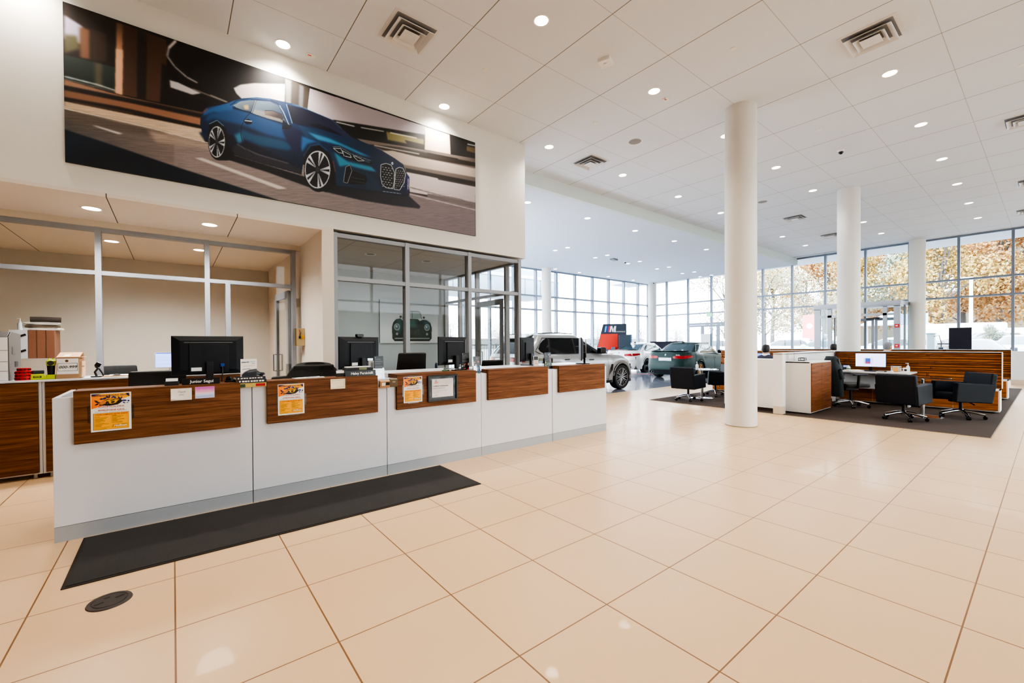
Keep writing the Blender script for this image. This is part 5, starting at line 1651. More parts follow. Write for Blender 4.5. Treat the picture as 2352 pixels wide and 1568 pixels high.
for sx in (-1, 1):
    for sy in (-1, 1):
        MB().cyl((sx * 0.22, sy * 0.22, 0), (sx * 0.21, sy * 0.21, 0.41), 0.013, n=10).build('leg', BLACK, t, smooth=40)
    MB().cyl((sx * 0.2, 0.24, 0.42), (sx * 0.2, 0.25, 0.56), 0.012, n=10).build('back_post', BLACK, t, smooth=40)

# ================================================================== floor things near the counter
k = N('door_mat_pile')
n = k.noise(k.coord(), 260, 2, 0.7)
n2 = k.noise(k.coord(), 2.2, 4)
k.set(k.mix(k.math('ADD', k.math('MULTIPLY', n, 0.8), k.math('MULTIPLY', n2, 0.35)), rgb(20, 20, 20), rgb(66, 65, 64)), rough=0.95)
k.bump(n, 0.6, 0.004)
MATP = k.m
t = thing('floor_mat', 'long charcoal entrance mat lying along the reception counter', 'mat', (-0.53, 3.59, 0.0005), R(0.2))
MB().rbox(0.018, 0.018, 0, 2.952, 0.842, 0.010, 0.01).build('pile', MATP, t)
MB().box(0, 0, 0, 2.97, 0.018, 0.006).box(0, 0.842, 0, 2.97, 0.86, 0.006).box(0, 0.018, 0, 0.018, 0.842, 0.006).box(2.952, 0.018, 0, 2.97, 0.842, 0.006).build('rubber_edge', M(48, 40, 34, 0.8), t)
t = thing('floor_outlet', 'round black floor outlet cover in front of the mat', 'outlet cover', (-0.292, 3.262, 0.0003), R(20))
FO = M(66, 60, 56, 0.5)
MB().lathe([(0, 0), (0.098, 0), (0.095, 0.006), (0.078, 0.007), (0.076, 0.004), (0, 0.004)], n=40).build('ring', FO, t, smooth=30)
MB().lathe([(0, 0.0045), (0.073, 0.0045), (0.072, 0.0075), (0, 0.0075)], n=40).build('lid', M(60, 55, 52, 0.5), t, smooth=30)
q = MB()
for sx in (-1, 1):
    q.box(sx * 0.045 - 0.02, -0.006, 0.0076, sx * 0.045 + 0.02, 0.010, 0.0082)
q.box(-0.012, 0.032, 0.0076, 0.012, 0.046, 0.0082)
q.build('finger_slots', M(30, 28, 27, 0.6), t)
# ================================================================== cars
def interp(pts, x):
    for (x0, y0), (x1, y1) in zip(pts, pts[1:]):
        if x <= x1:
            t = 0 if x < x0 else (x - x0) / (x1 - x0)
            t = t * t * (3 - 2 * t) * 0.5 + t * 0.5
            return y0 + (y1 - y0) * t
    return pts[-1][1]


INS = [(0, .05), (.12, .015), (.3, 0), (.58, .004), (.76, .018), (.9, .045), (1, .085)]
INF = [(0, .07), (.15, 0), (.4, .02), (.7, .09), (1, .24)]
INR = [(0, .09), (.2, .0), (.45, .0), (.6, .03), (.8, .075), (1, .12)]
NX, NY = 10.0, 3.0
GX, GY = 7.0, 3.4
SED = dict(a=2.485, b=0.95, zs=[(-2.49, 1.02), (-2.3, 1.085), (-1.7, 1.06), (-1.0, 1.0), (0, .97), (.9, .965), (1.6, .91), (2.2, .81), (2.49, .69)], zl=.20, xf=1.60, xr=-1.38, R=.345,
           zb=.955, base=(-1.98, 1.12, .815), roof=(-0.92, 0.20, .585), zr=1.425, crown=.05, dlo=((-1.42, .90), (-0.98, .30)))
SUV = dict(a=2.465, b=1.0, zs=[(-2.47, 1.10), (-2.0, 1.15), (-1.0, 1.13), (0, 1.10), (.9, 1.09), (1.5, 1.06), (2.1, .97), (2.47, .80)], zl=.24, xf=1.58, xr=-1.39, R=.385,
           zb=1.07, base=(-2.40, 1.24, .875), roof=(-1.80, 0.0, .655), zr=1.66, crown=.085, dlo=((-1.86, .98), (-1.52, .16)))


class Shape:
    def __init__(s, sp):
        s.__dict__.update(sp)

    def av(s, v, front):
        return s.a - interp(INF if front else INR, v)

    def bv(s, v):
        return s.b - interp(INS, v)

    def zlow(s, x, side):
        z = s.zl
        if side:
            for xw in (s.xf, s.xr):
                r = s.R * 1.13
                d = abs(x - xw)
                if d < r:
                    z = max(z, s.R * 0.98 + math.sqrt(r * r - d * d))
        return z

    def top(s, x):
        return interp(s.zs, x)

    def vz(s, x, z):
        return min(1, max(0, (z - s.zl) / (s.top(x) - s.zl)))

    def side(s, x, z, sg, e=0.0):
        v = s.vz(x, z)
        a = s.av(v, x > 0)
        y = s.bv(v) * max(0, 1 - min(1, abs(x / a)) ** NX) ** (1 / NY)
        return (x, sg * (y + e), z)

    def end(s, y, z, fr, e=0.0):
        x0 = s.a * fr
        v = s.vz(x0 * 0.97, z)
        b = s.bv(v)
        y = max(-.985 * b, min(.985 * b, y))
        x = s.av(v, fr > 0) * max(0, 1 - min(1, abs(y / b)) ** NY) ** (1 / NX)
        return (fr * (x + e), y, z)

    def gring(s, v):
        e = v ** 1.08
        x0 = s.base[0] + (s.roof[0] - s.base[0]) * e
        x1 = s.base[1] + (s.roof[1] - s.base[1]) * e
        w = s.base[2] + (s.roof[2] - s.base[2]) * v ** 1.35
        return (x0 + x1) / 2, (x1 - x0) / 2, w, s.zb + (s.zr - s.zb) * v

    def gside(s, x, v, sg, e=0.0):
        xm, L, w, z = s.gring(v)
        return (x, sg * (w * max(0, 1 - min(1, abs((x - xm) / L)) ** GX) ** (1 / GY) + e), z)

    def gend(s, f, v, fr, e=0.0):
        xm, L, w, z = s.gring(v)
        y = f * w
        return (xm + fr * (L * max(0, 1 - abs(f) ** GY) ** (1 / GX) + e), y, z)


def contour(n, nx, ny):
    t = np.linspace(0, 2 * PI, 2401)[:-1]
    c, q = np.cos(t), np.sin(t)
    x = np.sign(c) * np.abs(c) ** (2 / nx)
    y = np.sign(q) * np.abs(q) ** (2 / ny)
    P = np.stack([x * 2.45, y * 0.95], 1)
    d = np.linalg.norm(np.diff(np.vstack([P, P[:1]]), axis=0), axis=1)
    L = np.concatenate([[0], np.cumsum(d)])
    k = [int(np.searchsorted(L, u)) % len(t) for u in np.linspace(0, L[-1], n, endpoint=False)]
    return [(float(x[i]), float(y[i])) for i in k]


def patch(fn, us, vs):
    return MB().grid([[fn(u, v) for u in us] for v in vs])


def lsp(a, b, n):
    return [a + (b - a) * i / (n - 1) for i in range(n)]


def car_body(S, paint, t, n=220):
    cn = contour(n, NX, NY)
    rows = []
    vs = [0, .04, .1, .18, .3, .42, .54, .64, .72, .8, .87, .93, .97, 1]
    for v in vs:
        r = []
        for cx, cyy in cn:
            x0 = cx * s_a(S, v, cx)
            y0 = cyy * S.bv(v)
            zl = S.zlow(x0, abs(cyy) > .8)
            zt = S.top(x0)
            r.append((x0, y0, zl + (zt - zl) * v))
        rows.append(r)
    for k in range(1, 7):
        f = 1 - k / 6
        cr = .045
        rows.append([(x, y * f, z + cr * (1 - f * f) * min(1, abs(y) / .6)) for x, y, z in rows[len(vs) - 1]])
    return MB().grid(rows, cu=True).build('body', paint, t, smooth=42)


def s_a(S, v, cx):
    return S.av(v, cx > 0)


def car_cabin(S, paint, t, n=140):
    cn = contour(n, GX, GY)
    rows = []
    for v in [0, .15, .3, .45, .6, .75, .87, .95, 1.0]:
        xm, L, w, z = S.gring(v)
        k = 1.0
        rows.append([(xm + cx * L * k, c2 * w * k, z) for cx, c2 in cn])
    xm, L, w, z = S.gring(1.0)
    for f in (.97, .9, .75, .55, .3, 0.0):
        rows.append([(xm + cx * L * (1 - (1 - f) * .12), c2 * w * f, z + S.crown * (1 - f * f) * (1 - .55 * cx * cx) * min(1, 3 * (1 - abs(cx)) + abs(c2))) for cx, c2 in cn])
    return MB().grid(rows, cu=True).build('cabin', paint, t, smooth=45)


def make_wheel(t, x, y, R0, sg, rimm, spokes=10, name='wheel', fine=True):
    w = MB().lathe([(R0 * .70, 0), (R0 * .74, .012), (R0 * .93, .010), (R0 * .985, -.02), (R0, -.06), (R0, -.18), (R0 * .97, -.23), (R0 * .72, -.24)], n=40 if fine else 20, axis=1)
    o = w.build('wheel', RUBBER, t, smooth=40)
    o.location = (x, y, R0)
    if sg < 0:
        o.rotation_euler = (0, 0, PI)
    MB().lathe([(0, -.10), (R0 * .68, -.10), (R0 * .70, -.02)], n=24, axis=1).build('brake_disc', M(14, 15, 17, 0.6), o, smooth=40)
    b = MB()
    b.lathe([(R0 * .70, -.03), (R0 * .735, .006), (R0 * .69, .004), (R0 * .67, -.03)], n=40 if fine else 20, axis=1)
    b.lathe([(0, .0), (R0 * .12, -.002), (R0 * .14, -.03)], n=16, axis=1)
    for k in range(spokes):
        a = 2 * PI * k / spokes
        for d in ((-.10, .10) if fine else (0,)):
            c0 = (R0 * .10 * math.cos(a), -.012, R0 * .10 * math.sin(a))
            c1 = (R0 * .70 * math.cos(a + d * 1.3), -.004, R0 * .70 * math.sin(a + d * 1.3))
            b.tube([c0, c1], .016, 6, rs=[R0 * .030, R0 * .024])
    b.build('rim', rimm, o, smooth=40)
    return o


def car(label, loc, rz, S, paint, rimm, kind, fine=True, group=None, name='car', glass=None):
    S = Shape(S)
    t = thing(name, label, 'car', loc, rz, group)
    gl = glass or M(70, 84, 92, 0.06, coat=0.6)
    car_body(S, paint, t, 220 if fine else 110)
    car_cabin(S, paint, t, 140 if fine else 70)
    dk = M(18, 19, 22, 0.5)
    MB().box(-S.a + .25, -S.b + .13, S.zl - .02, S.a - .3, S.b - .13, .78).build('underbody', dk, t)
    # glazing
    (xa0, xb0), (xa1, xb1) = S.dlo
    for sg in (-1, 1):
        rows = []
        for v in lsp(.13, .86, 7):
            f = (v - .13) / .73
            x0, x1 = xa0 + (xa1 - xa0) * f, xb0 + (xb1 - xb0) * f
            if f < .25:
                x0 += (.16 if kind == 'sedan' else .30) * (.25 - f) / .25
            if f > .75:
                x0 += (f - .75) / .25 * .14
            rows.append([S.gside(x, v, sg, .006) for x in lsp(x0, x1, 24)])
        MB().grid(rows).build('side_window', gl, t, smooth=60)
        b = MB()
        for xp0, xp1 in ([(-.42, -.40), ] if kind == 'sedan' else [(-.40, -.36), (-1.40, -1.30)]):
            b.grid([[S.gside(xp0 + (xp1 - xp0) * (v - .13) / .73 + d, v, sg, .009) for d in (-.035, .035)] for v in lsp(.13, .86, 6)])
        b.build('door_pillar', BLACKS, t)
        if fine:
            tr = [S.gside(xa0 + .16 + (xb0 - xa0 - .16) * i / 20, .125, sg, .010) for i in range(21)]
            up = [S.gside(xb0 + (xb1 - xb0) * i / 8, .13 + .73 * i / 8, sg, .010) for i in range(9)]
            tp = [S.gside(xb1 + (xa1 - xb1) * i / 14, .865, sg, .010) for i in range(15)]
            bk = [S.gside(xa1 + (xa0 + .0 - xa1) * i / 6, .865 - .6 * i / 6, sg, .010) for i in range(7)]
            MB().tube(tr + up + tp + bk + tr[:1], .011, 6).build('window_trim', BLACKS if kind == 'suv' else M(190, 194, 198, 0.2, 0.8), t, smooth=60)
    MB().grid([[S.gend(f, v, 1, .006) for f in lsp(-.88, .88, 15)] for v in lsp(.12, .92, 7)]).build('windscreen', gl, t, smooth=60)
    MB().grid([[S.gend(f, v, -1, .006) for f in lsp(-.86, .86, 15)] for v in lsp(.16, .90, 7)]).build('rear_window', gl, t, smooth=60)
    for xw in (S.xf, S.xr):
        for sg in (-1, 1):
            make_wheel(t, xw, sg * (S.b - .02), S.R, sg, rimm, 10 if fine else 6, fine=fine)
    lampm = M(238, 242, 246, 0.1, coat=0.5)
    red = M(150, 14, 22, 0.2, spec=0.4)
    zt = S.top(-S.a * .97)
    for sg in (-1, 1):
        zr0, zr1 = (zt - .235, zt - .085) if kind == 'sedan' else (zt - .16, zt - .03)
        MB().grid([[S.end(sg * S.b * f, zr0 + (zr1 - zr0) * g * (.62 + .38 * (f - .33) / .64) + (.015 * (1 - (f - .33) / .64)), -1, .009) for f in lsp(.33, .97, 14)] for g in lsp(0, 1, 4)]).build('tail_lamp', red, t, smooth=60)
        zf = S.top(S.a * .97)
        MB().grid([[S.end(sg * S.b * f, zf - .15 + .10 * g, 1, .008) for f in lsp(.48, .93, 10)] for g in lsp(0, 1, 3)]).build('headlamp', lampm, t, smooth=60)
    if kind == 'sedan':
        for sg in (-1, 1):
            MB().grid([[S.side(-S.a * .90 + .34 * f - .06, zt - .20 + .07 * g + .03 * f + (1 - f) * (g - .5) * .05, sg, .008) for f in lsp(0, 1, 6)] for g in lsp(0, 1, 4)]).build('tail_lamp', red, t, smooth=60)
    MB().grid([[S.end(S.b * f, .42 + .22 * g, 1, .008) for f in lsp(-.36, .36, 9)] for g in lsp(0, 1, 3)]).build('grille', dk, t, smooth=60)
    for sg in (-1, 1):
        p = S.gside(.62 if kind == 'sedan' else .58, .08, sg, 0)
        q = 1.45 if kind == 'suv' else 1.1
        MB().rbox(p[0] - .06 * q, p[1] + sg * .05 - (.15 if sg < 0 else 0), p[2] + .0, p[0] + .11 * q, p[1] + sg * .05 + (.15 if sg > 0 else 0), p[2] + .135 * q, .05, axis=1).build('side_mirror', BLACKS if fine else paint, t, bevel=.02)
    if not fine:
        return t
    seam = MB()
    for sg in (-1, 1):
        for x in ((.95, -.02, -.98) if kind == 'sedan' else (.92, -.10, -1.05)):
            zz = lsp(S.zl + .08 if abs(x - S.xr) > .5 else .74, S.top(x) - .02, 10)
            seam.tube([S.side(x, z, sg, .0005) for z in zz], .004, 4)
        seam.tube([S.side(x, .36, sg, .0005) for x in lsp(-.95, .95, 14)], .004, 4)
    seam.build('door_seams', dk, t)
    for sg in (-1, 1):
        for x in (-.82, .18):
            p = S.side(x, S.top(x) - .14, sg, .004)
            MB().rbox(p[0] - .10, p[1] - .012, p[2] - .014, p[0] + .10, p[1] + .016, p[2] + .014, .012, axis=1).build('door_handle', dk if kind == 'suv' else paint, t, bevel=.005)
        MB().grid([[S.side(x, S.zl + .002 + .075 * g, sg, .010) for x in lsp(-.92, 1.10, 16)] for g in (0, 1)]).build('sill', dk, t, smooth=60)
    for xw in (S.xf, S.xr):
        b = MB()
        for sg in (-1, 1):
            arc = []
            for i in range(25):
                a = R(8 + 164 * i / 24)
                x, z = xw + S.R * 1.14 * math.cos(a), S.R * .98 + S.R * 1.14 * math.sin(a)
                arc.append(S.side(x, max(z, S.zl + .05), sg, .004))
            b.tube(arc, .016, 6)
        b.build('wheel_arch_lip', paint, t, smooth=60)
    return t


SUVP = M(138, 140, 140, 0.3, 0.4, coat=0.35)
sv = car('silver grey SUV parked behind the right end of the reception counter', (9.36, 9.29, 0), R(0), SUV, SUVP, M(178, 180, 184, 0.25, 0.9), 'suv', glass=M(14, 16, 18, 0.08, spec=0.35))
S_ = Shape(SUV)
xm, L_, w_, z_ = S_.gring(1.0)
MB().prism([(xm - L_ - .22, z_ - .06), (xm - L_ + .1, z_ + .035), (xm - L_ + .1, z_ + .005), (xm - L_ - .2, z_ - .09)], -.56, .56, 1).build('roof_spoiler', SUVP, sv, bevel=.012)
for sg in (-1, 1):
    MB().tube([(x, sg * (w_ - .04), z_ + .045 + .02 * math.sin(PI * i / 10)) for i, x in enumerate(lsp(xm - L_ + .2, xm + L_ - .25, 11))], .014, 6).build('roof_rail', BLACKS, sv, smooth=60)
    MB().prism([(.93, .46), (1.10, .62), (1.14, .80), (1.06, .80), (.96, .62)], sg * .99 - .012, sg * .99 + .012, 1).build('side_vent', BLACKS, sv)
MB().grid([[S_.side(x, .93 + .006 * g, -1, .003) for x in lsp(-1.9, 1.3, 18)] for g in (0, 1)]).build('body_crease', M(120, 120, 116, 0.3, 0.4), sv)

# green saloon, seen from behind
GRN = M(20, 48, 45, 0.45, 0.1, coat=0.04, spec=0.3)
GOLD = M(176, 132, 88, 0.3, 0.8)
gc = car('dark green saloon seen from behind with red tail lamps and bronze wheels', (17.5, 9.62, 0), R(5), SED, GRN, GOLD, 'sedan', glass=M(54, 72, 76, 0.06, spec=0.5))
S_ = Shape(SED)


def rear_details(t, paint, plate=True, badge=None, quad=True):
    dk = M(18, 19, 22, 0.4)
    MB().grid([[S_.end(.95 * f, .23 + .15 * g, -1, .012) for f in lsp(-.62, .62, 13)] for g in lsp(0, 1, 3)]).build('diffuser', dk, t, smooth=60)
    if quad:
        for y in (-.62, -.49, .49, .62):
            p = S_.end(y, .30, -1, 0)
            MB().lathe([(.045, -.03), (.05, -.07), (.042, -.07), (.040, .0), (0, .0)], n=18, axis=0).build('exhaust_tip', M(60, 62, 66, 0.25, 0.9), t, smooth=40).location = (p[0], y, .30)
    MB().grid([[S_.end(.95 * f, .60 + .012 * g, -1, .004) for f in lsp(-.80, .80, 15)] for g in (0, 1)]).build('bumper_seam', dk, t)
    zt = S_.top(-2.36)
    rows = [[(S_.end(.95 * f, zt - .02, -1, dx)[0], .95 * f, zt + dz) for f in lsp(-.80, .80, 17)] for dx, dz in ((-.10, .035), (.02, .062), (.035, .052), (-.02, .02))]
    MB().grid(rows, cv=True).build('spoiler_lip', BLACKS, t, smooth=50)
    if plate:
        x = S_.end(0, .80, -1, .012)[0]
        pl = MB().box(x - .004, -.26, .735, x + .004, .26, .855)
        pl.build('licence_plate', M(228, 230, 236, 0.4), t, bevel=.003)
    x = S_.end(0, .965, -1, .006)[0]
    MB().lathe([(0, -.006), (.040, -.004), (.042, .004)], n=24, axis=0).build('emblem_ring', M(40, 42, 46, 0.3), t, smooth=40).location = (x, 0, .965)
    q = MB()
    for k in range(4):
        q.k = k % 2
        o = len(q.v)
        q.add([(x - .0075, 0, .965)] + [(x - .0075, .032 * math.cos(R(90 * k + 11.25 * i)), .965 + .032 * math.sin(R(90 * k + 11.25 * i))) for i in range(9)], [tuple(range(10))])
    q.build('emblem', [M(60, 120, 200, 0.3), WHITEM], t)
    if badge:
        text(badge, .055, M(200, 196, 186, 0.3, 0.6), 'lettering', t, (S_.end(-.5, .955, -1, .02)[0], -.48, .955), (PI / 2, 0, R(-90 + 4)), bold=.001)


rear_details(gc, GRN, badge='M5 CS')
xm, L_, w_, z_ = S_.gring(1.0)
MB().prism([(xm - L_ - .02, z_ + .01), (xm - L_ + .18, z_ + .03), (xm - L_ + .04, z_ + .085), (xm - L_, z_ + .08)], -.02, .02, 1).build('roof_antenna', BLACKS, gc, bevel=.006)
WHP = M(226, 224, 220, 0.3, 0.1, coat=0.6)
wc = car('white saloon parked between the grey SUV and the green car', (19.2, 13.22, 0), R(6), SED, WHP, M(60, 62, 68, 0.3, 0.8), 'sedan', glass=M(64, 82, 88, 0.06, spec=0.5))
rear_details(wc, WHP, plate=False)
MB().prism([(xm - L_ - .02, z_ + .01), (xm - L_ + .18, z_ + .03), (xm - L_ + .04, z_ + .085), (xm - L_, z_ + .08)], -.02, .02, 1).build('roof_antenna', BLACKS, wc, bevel=.006)
# low turntable discs under the white car, black barrier boards behind it
t = thing('display_disc', 'low round grey and red floor disc under the white saloon', 'floor disc', (18.9, 13.1, 0))
MB().lathe([(0, 0.0004), (2.25, 0.0004), (2.25, 0.006), (0, 0.006)], n=64).build('disc', M(176, 180, 190, 0.2), t)
MB().lathe([(2.25, 0.0004), (2.32, 0.0004), (2.32, 0.007), (2.25, 0.007)], n=64).build('red_rim', M(206, 90, 96, 0.3), t)
# ================================================================== sales desks on the brown carpet
k = N('carpet')
n = k.noise(k.coord(), 180, 2, 0.7)
n2 = k.noise(k.coord(), 1.4, 3)
k.set(k.mix(k.math('ADD', k.math('MULTIPLY', n, .6), k.math('MULTIPLY', n2, .5)), rgb(44, 33, 27), rgb(78, 62, 52)), rough=.95)
k.bump(n, .4, .004)
t = thing('carpet', 'large brown carpet under the sales desks', 'carpet', (9.35, .56, .0005))
MB().box(0, 0, 0, 10.3, 5.70, .010).build('pile', k.m, t)
MB().box(-.012, -.012, 0, 10.31, 0, .007).box(-.012, 0, 0, 0, 5.70, .007).build('edge_trim', M(150, 132, 112, .7), t)
CZ = .0107
WOFF = M(232, 228, 224, .45, var=.02)


def slat_panel(label, x, y0, y1, z0, z1, seed, endcap=True):
    """free-standing partition of horizontal wood slats facing -x"""
    t = thing('slat_partition', label, 'partition', (x, y0, CZ))
    L = y1 - y0
    MB().box(.02, 0, z0, .05, L, z1 - .012).build('core_panel', M(34, 14, 5, .6), t)
    rs = random.Random(seed)
    b = MB()
    z = z0 + .004
    while z < z1 - .03:
        h = rs.choice([.030, .040, .052, .064])
        y = 0.0
        while y < L - .01:
            w = min(L - y, rs.uniform(.5, 1.5))
            d = rs.choice([.002, .008, .018, .030, .042])
            sl = min(.05, w / 3)
            b.prism([(-d + .02, y), (-d + .02, y + w - sl), (.02, y + w), (.02, y)], z, min(z + h - .014, z1 - .014))
            y += w
        z += h
    o = b.build('slats', TEAKY, t)
    f = MB().box(-.035, -.012, z1 - .012, .06, L, z1)
    if endcap:
        f.box(-.035, -.014, z0, .06, 0, z1 - .012)
    f.build('white_frame', WHITEM, t)
    return t


def low_cab(label, x, y0, y1, n, h=.455, d=.44):
    t = thing('low_cabinet', label, 'cabinet', (x, y0, CZ), 0, 'low wood-fronted cabinets under the partitions')
    L = y1 - y0
    MB().box(0.0, 0, .03, d, .02, h).box(0, L - .02, .03, d, L, h).box(-.004, 0, h - .018, d, L, h).box(0, .02, .03, d, L - .02, .05).build('carcass', WOFF, t)
    for i in range(n):
        a, c = .022 + (L - .044) / n * i, .022 + (L - .044) / n * (i + 1) - .004
        q = MB().box(-.016, a, .052, -.001, c, h - .022).build('drawer', TEAKY, t, bevel=.001)
        MB().cyl((-.024, (a + c) / 2, h - .05), (-.016, (a + c) / 2, h - .05), .009, n=12).build('knob', STEEL, q, smooth=40)
    f = MB()
    for y in (.08, L - .08):
        f.cyl((.05, y, 0), (.05, y, .03), .02, n=12)
    f.build('feet', BLACK, t)
    return t


slat_panel('long wood-slatted partition behind the two black guest chairs at right', 12.96, .63, 3.38, .46, 1.19, 3)
low_cab('low wood-fronted cabinet under the slatted partition, behind the guest chairs at right', 12.51, .63, 1.90, 2)
low_cab('low cabinet under the slats below the sales desk at right', 12.53, 1.905, 3.2, 2, .36, .42)
slat_panel('wood-slatted partition partly hidden by the front column', 12.96, 3.62, 6.22, .46, 1.19, 8, False)
low_cab('low orange-wood cabinet just left of the front column', 12.51, 5.0, 6.26, 2)
slat_panel('farther wood-slatted partition with a potted plant before it', 16.02, .63, 6.3, .48, 1.2, 5)
low_cab('low white-sided cabinet at the right edge under the potted plant', 15.58, .66, 1.7, 2, .47)
# side partition and posts
t = thing('white_partition', 'white side partition between the two sales bays, with a dark cap line', 'partition', (9.35, 3.285, CZ))
MB().box(0, 0, .15, .16, .165, 1.178).build('end_post', WOFF, t)
MB().box(0, 0, 0, .16, .165, .15).build('post_plinth', M(206, 190, 170, .5), t)
MB().box(.16, .11, .02, 3.6, .165, 1.17).build('panel', WOFF, t)
MB().box(-.004, -.004, 1.178, .165, .169, 1.186).box(.165, .10, 1.171, 3.6, .169, 1.186).build('cap_line', M(34, 40, 48, .5), t)
MB().box(0.0, .0, 1.186, 3.6, .165, 1.20).build('top_cap', WHITEM, t)
# storage cabinet
t = thing('storage_cabinet', 'white cabinet with two walnut doors standing before the white side partition', 'cabinet', (9.70, 2.92, CZ))
MB().box(0, 0, .025, 1.225, .02, 1.022).box(0, .44, .025, 1.225, .46, 1.022).box(0, .02, .025, .02, .44, 1.022).box(1.205, .02, .025, 1.225, .44, 1.022).box(0, 0, 1.0, 1.225, .46, 1.022).box(.02, .02, .025, 1.2, .44, .045).build('carcass', WOFF, t, bevel=.001)
for i in range(2):
    q = MB().box(.024 + .59 * i, -.018, .045, .024 + .59 * i + .585, -.001, .998).build('door', TEAKX, t, bevel=.001)
    MB().cyl((.565 + .09 * i, -.026, .93), (.565 + .09 * i, -.018, .93), .010, n=12).build('knob', STEEL, q, smooth=40)
f = MB()
for x in (.08, 1.14):
    for y in (.06, .4):
        f.cyl((x, y, 0), (x, y, .025), .018, n=12)
f.build('feet', STEEL, t, smooth=40)
t = thing('low_white_cabinet', 'low white counter between the front column and the white partition post', 'cabinet', (9.56, 3.46, CZ))
MB().box(0, 0, .07, .45, 1.05, 1.05).build('carcass', WOFF, t, bevel=.002)
MB().box(-.005, -.003, 1.05, .46, 1.055, 1.065).build('top', WHITEM, t)
MB().box(.03, .02, 0, .43, 1.03, .07).build('dark_plinth', M(66, 50, 40, .7), t)
# things on the cabinet and partition
t = thing('desk_sign', 'small black and white acrylic sign standing on the walnut-doored cabinet', 'sign', (9.93, 3.28, CZ + 1.0225), R(20))
MB().box(-.05, -.004, 0, .05, .004, .17).build('acrylic', ACRYL, t)
MB().box(-.035, -.008, .02, .035, -.0045, .16).build('black_panel', BLACK, t)
MB().box(-.02, -.010, .10, .02, -.0085, .14).box(-.015, -.010, .05, .015, -.0085, .065).build('white_print', PAPER, t)
MB().box(-.05, -.03, 0, .05, .03, .004).build('foot', ACRYL, t)
t = thing('wire_tray', 'grey wire tray lying on the walnut-doored cabinet', 'tray', (10.28, 3.24, CZ + 1.0225), R(10))
q = MB()
q.tube([(-.12, -.05, .01), (.12, -.05, .01), (.12, .05, .01), (-.12, .05, .01), (-.12, -.05, .01)], .008, 6)
q.tube([(-.12, -.05, .06), (.12, -.05, .06), (.12, .05, .06), (-.12, .05, .06), (-.12, -.05, .06)], .008, 6)
for x, y in ((-.12, -.05), (.12, -.05), (.12, .05), (-.12, .05)):
    q.cyl((x, y, .002), (x, y, .06), .007, n=8)
q.build('wire', M(90, 94, 98, .4, .5), t)

# ---------------- sales desk
t = thing('sales_desk', 'white-topped sales desk with the lit monitor', 'desk', (12.0, 1.86, CZ))
MB().prism([(0.22, 1.42), (0.0, .02), (.30, 0), (.92, .0), (.92, 1.45), (.24, 1.45)], .712, .742).build('desk_top', M(232, 228, 222, .4), t, bevel=.002)
MB().box(.30, .06, .36, .33, 1.38, .711).build('modesty_panel', M(188, 192, 198, .5), t)
MB().box(.34, 1.38, 0, .5, 1.41, .711).box(.34, .04, 0, .5, .07, .711).build('leg_panel', WOFF, t)
DZ = CZ + .7425
t = thing('lit_monitor', 'wide monitor with a lit white-blue screen on the sales desk', 'monitor', (12.62, 2.61, DZ), R(-90))
p = Pic(545, 300, 90, 50, (214, 220, 246))
p.rect(0, 0, 545, 300, (226, 230, 250), c2=(204, 212, 244), g=(0, 0, 545, 300))
p.rect(20, 34, 380, 37, (190, 198, 226))
p.rect(150, 96, 320, 246, (186, 192, 214))
p.rect(180, 110, 272, 234, (70, 92, 150))
p.rect(190, 190, 262, 230, (150, 70, 96), soft=6)
p.rect(420, 44, 450, 50, (90, 100, 140))
o = p.build('screen', SCREEN, t, .545, .300)
o.location = (-.2725, -.0125, .098)
MB().box(-.28, -.0115, .088, .28, .012, .404).build('bezel', BLACK, t, bevel=.003)
MB().box(-.03, .0, .012, .03, .03, .2).build('stand_neck', BLACK, t)
MB().rbox(-.12, -.09, 0, .12, .09, .011, .03).build('stand_base', BLACK, t)
t = thing('keyboard', 'black keyboard in front of the lit monitor', 'keyboard', (12.36, 2.50, DZ), R(-90))
MB().rbox(-.22, -.07, 0, .22, .07, .016, .01).build('body', BLACK, t)
q = MB()
for i in range(14):
    for j in range(4):
        q.box(-.21 + i * .03, -.06 + j * .03, .0161, -.21 + i * .03 + .025, -.06 + j * .03 + .025, .021)
q.build('keys', M(52, 54, 58, .5), t)
t = thing('computer_mouse', 'white computer mouse right of the keyboard', 'mouse', (12.42, 2.20, DZ), R(-90))
MB().ball((0, 0, .012), (.03, .052, .018)).build('body', WHITEM, t, smooth=60)
MB().box(-.0012, -.045, .024, .0012, -.01, .0302).build('wheel', BLACK, t)
t = thing('telephone', 'dark desk telephone with a small blue display beside the jacket', 'telephone', (12.66, 3.10, DZ), R(-75))
MB().prism([(-.09, 0), (.09, 0), (.09, .12), (-.09, .03)], -.11, .11, 0).build('body', BLACK, t, bevel=.005)
MB().cbox((.02, .0, .088), (.10, .07, .006), Euler((R(26), 0, 0))).build('display', M(120, 140, 200, .3, emit=.5), t)
MB().rbox(-.105, -.08, .075, -.055, .09, .12, .02).build('handset', BLACKS, t, bevel=.008)
t = thing('water_bottle', 'small clear bottle on the sales desk beside the telephone', 'bottle', (12.45, 2.98, DZ))
MB().lathe([(0, 0), (.036, 0), (.038, .06), (.034, .085), (.015, .105), (.015, .12), (0, .12)], n=20).build('bottle', M(206, 214, 212, .15), t, smooth=40)
MB().lathe([(.0387, .02), (.0387, .055)], n=20).build('label_band', M(120, 140, 120, .5), t)
t = thing('paper_stack', 'fanned white papers on the sales desk left of the lit monitor', 'papers', (12.30, 2.82, DZ), R(20))
q = MB()
for i in range(5):
    q.cbox((.01 * i, .005 * i, .003 + .005 * i), (.22, .30, .004), Euler((0, 0, R(6 * i))))
q.build('sheets', M(236, 228, 218, .6), t)
t = thing('notepad', 'brown notepad lying on the sales desk papers edge', 'notepad', (12.22, 2.36, DZ), R(-80))
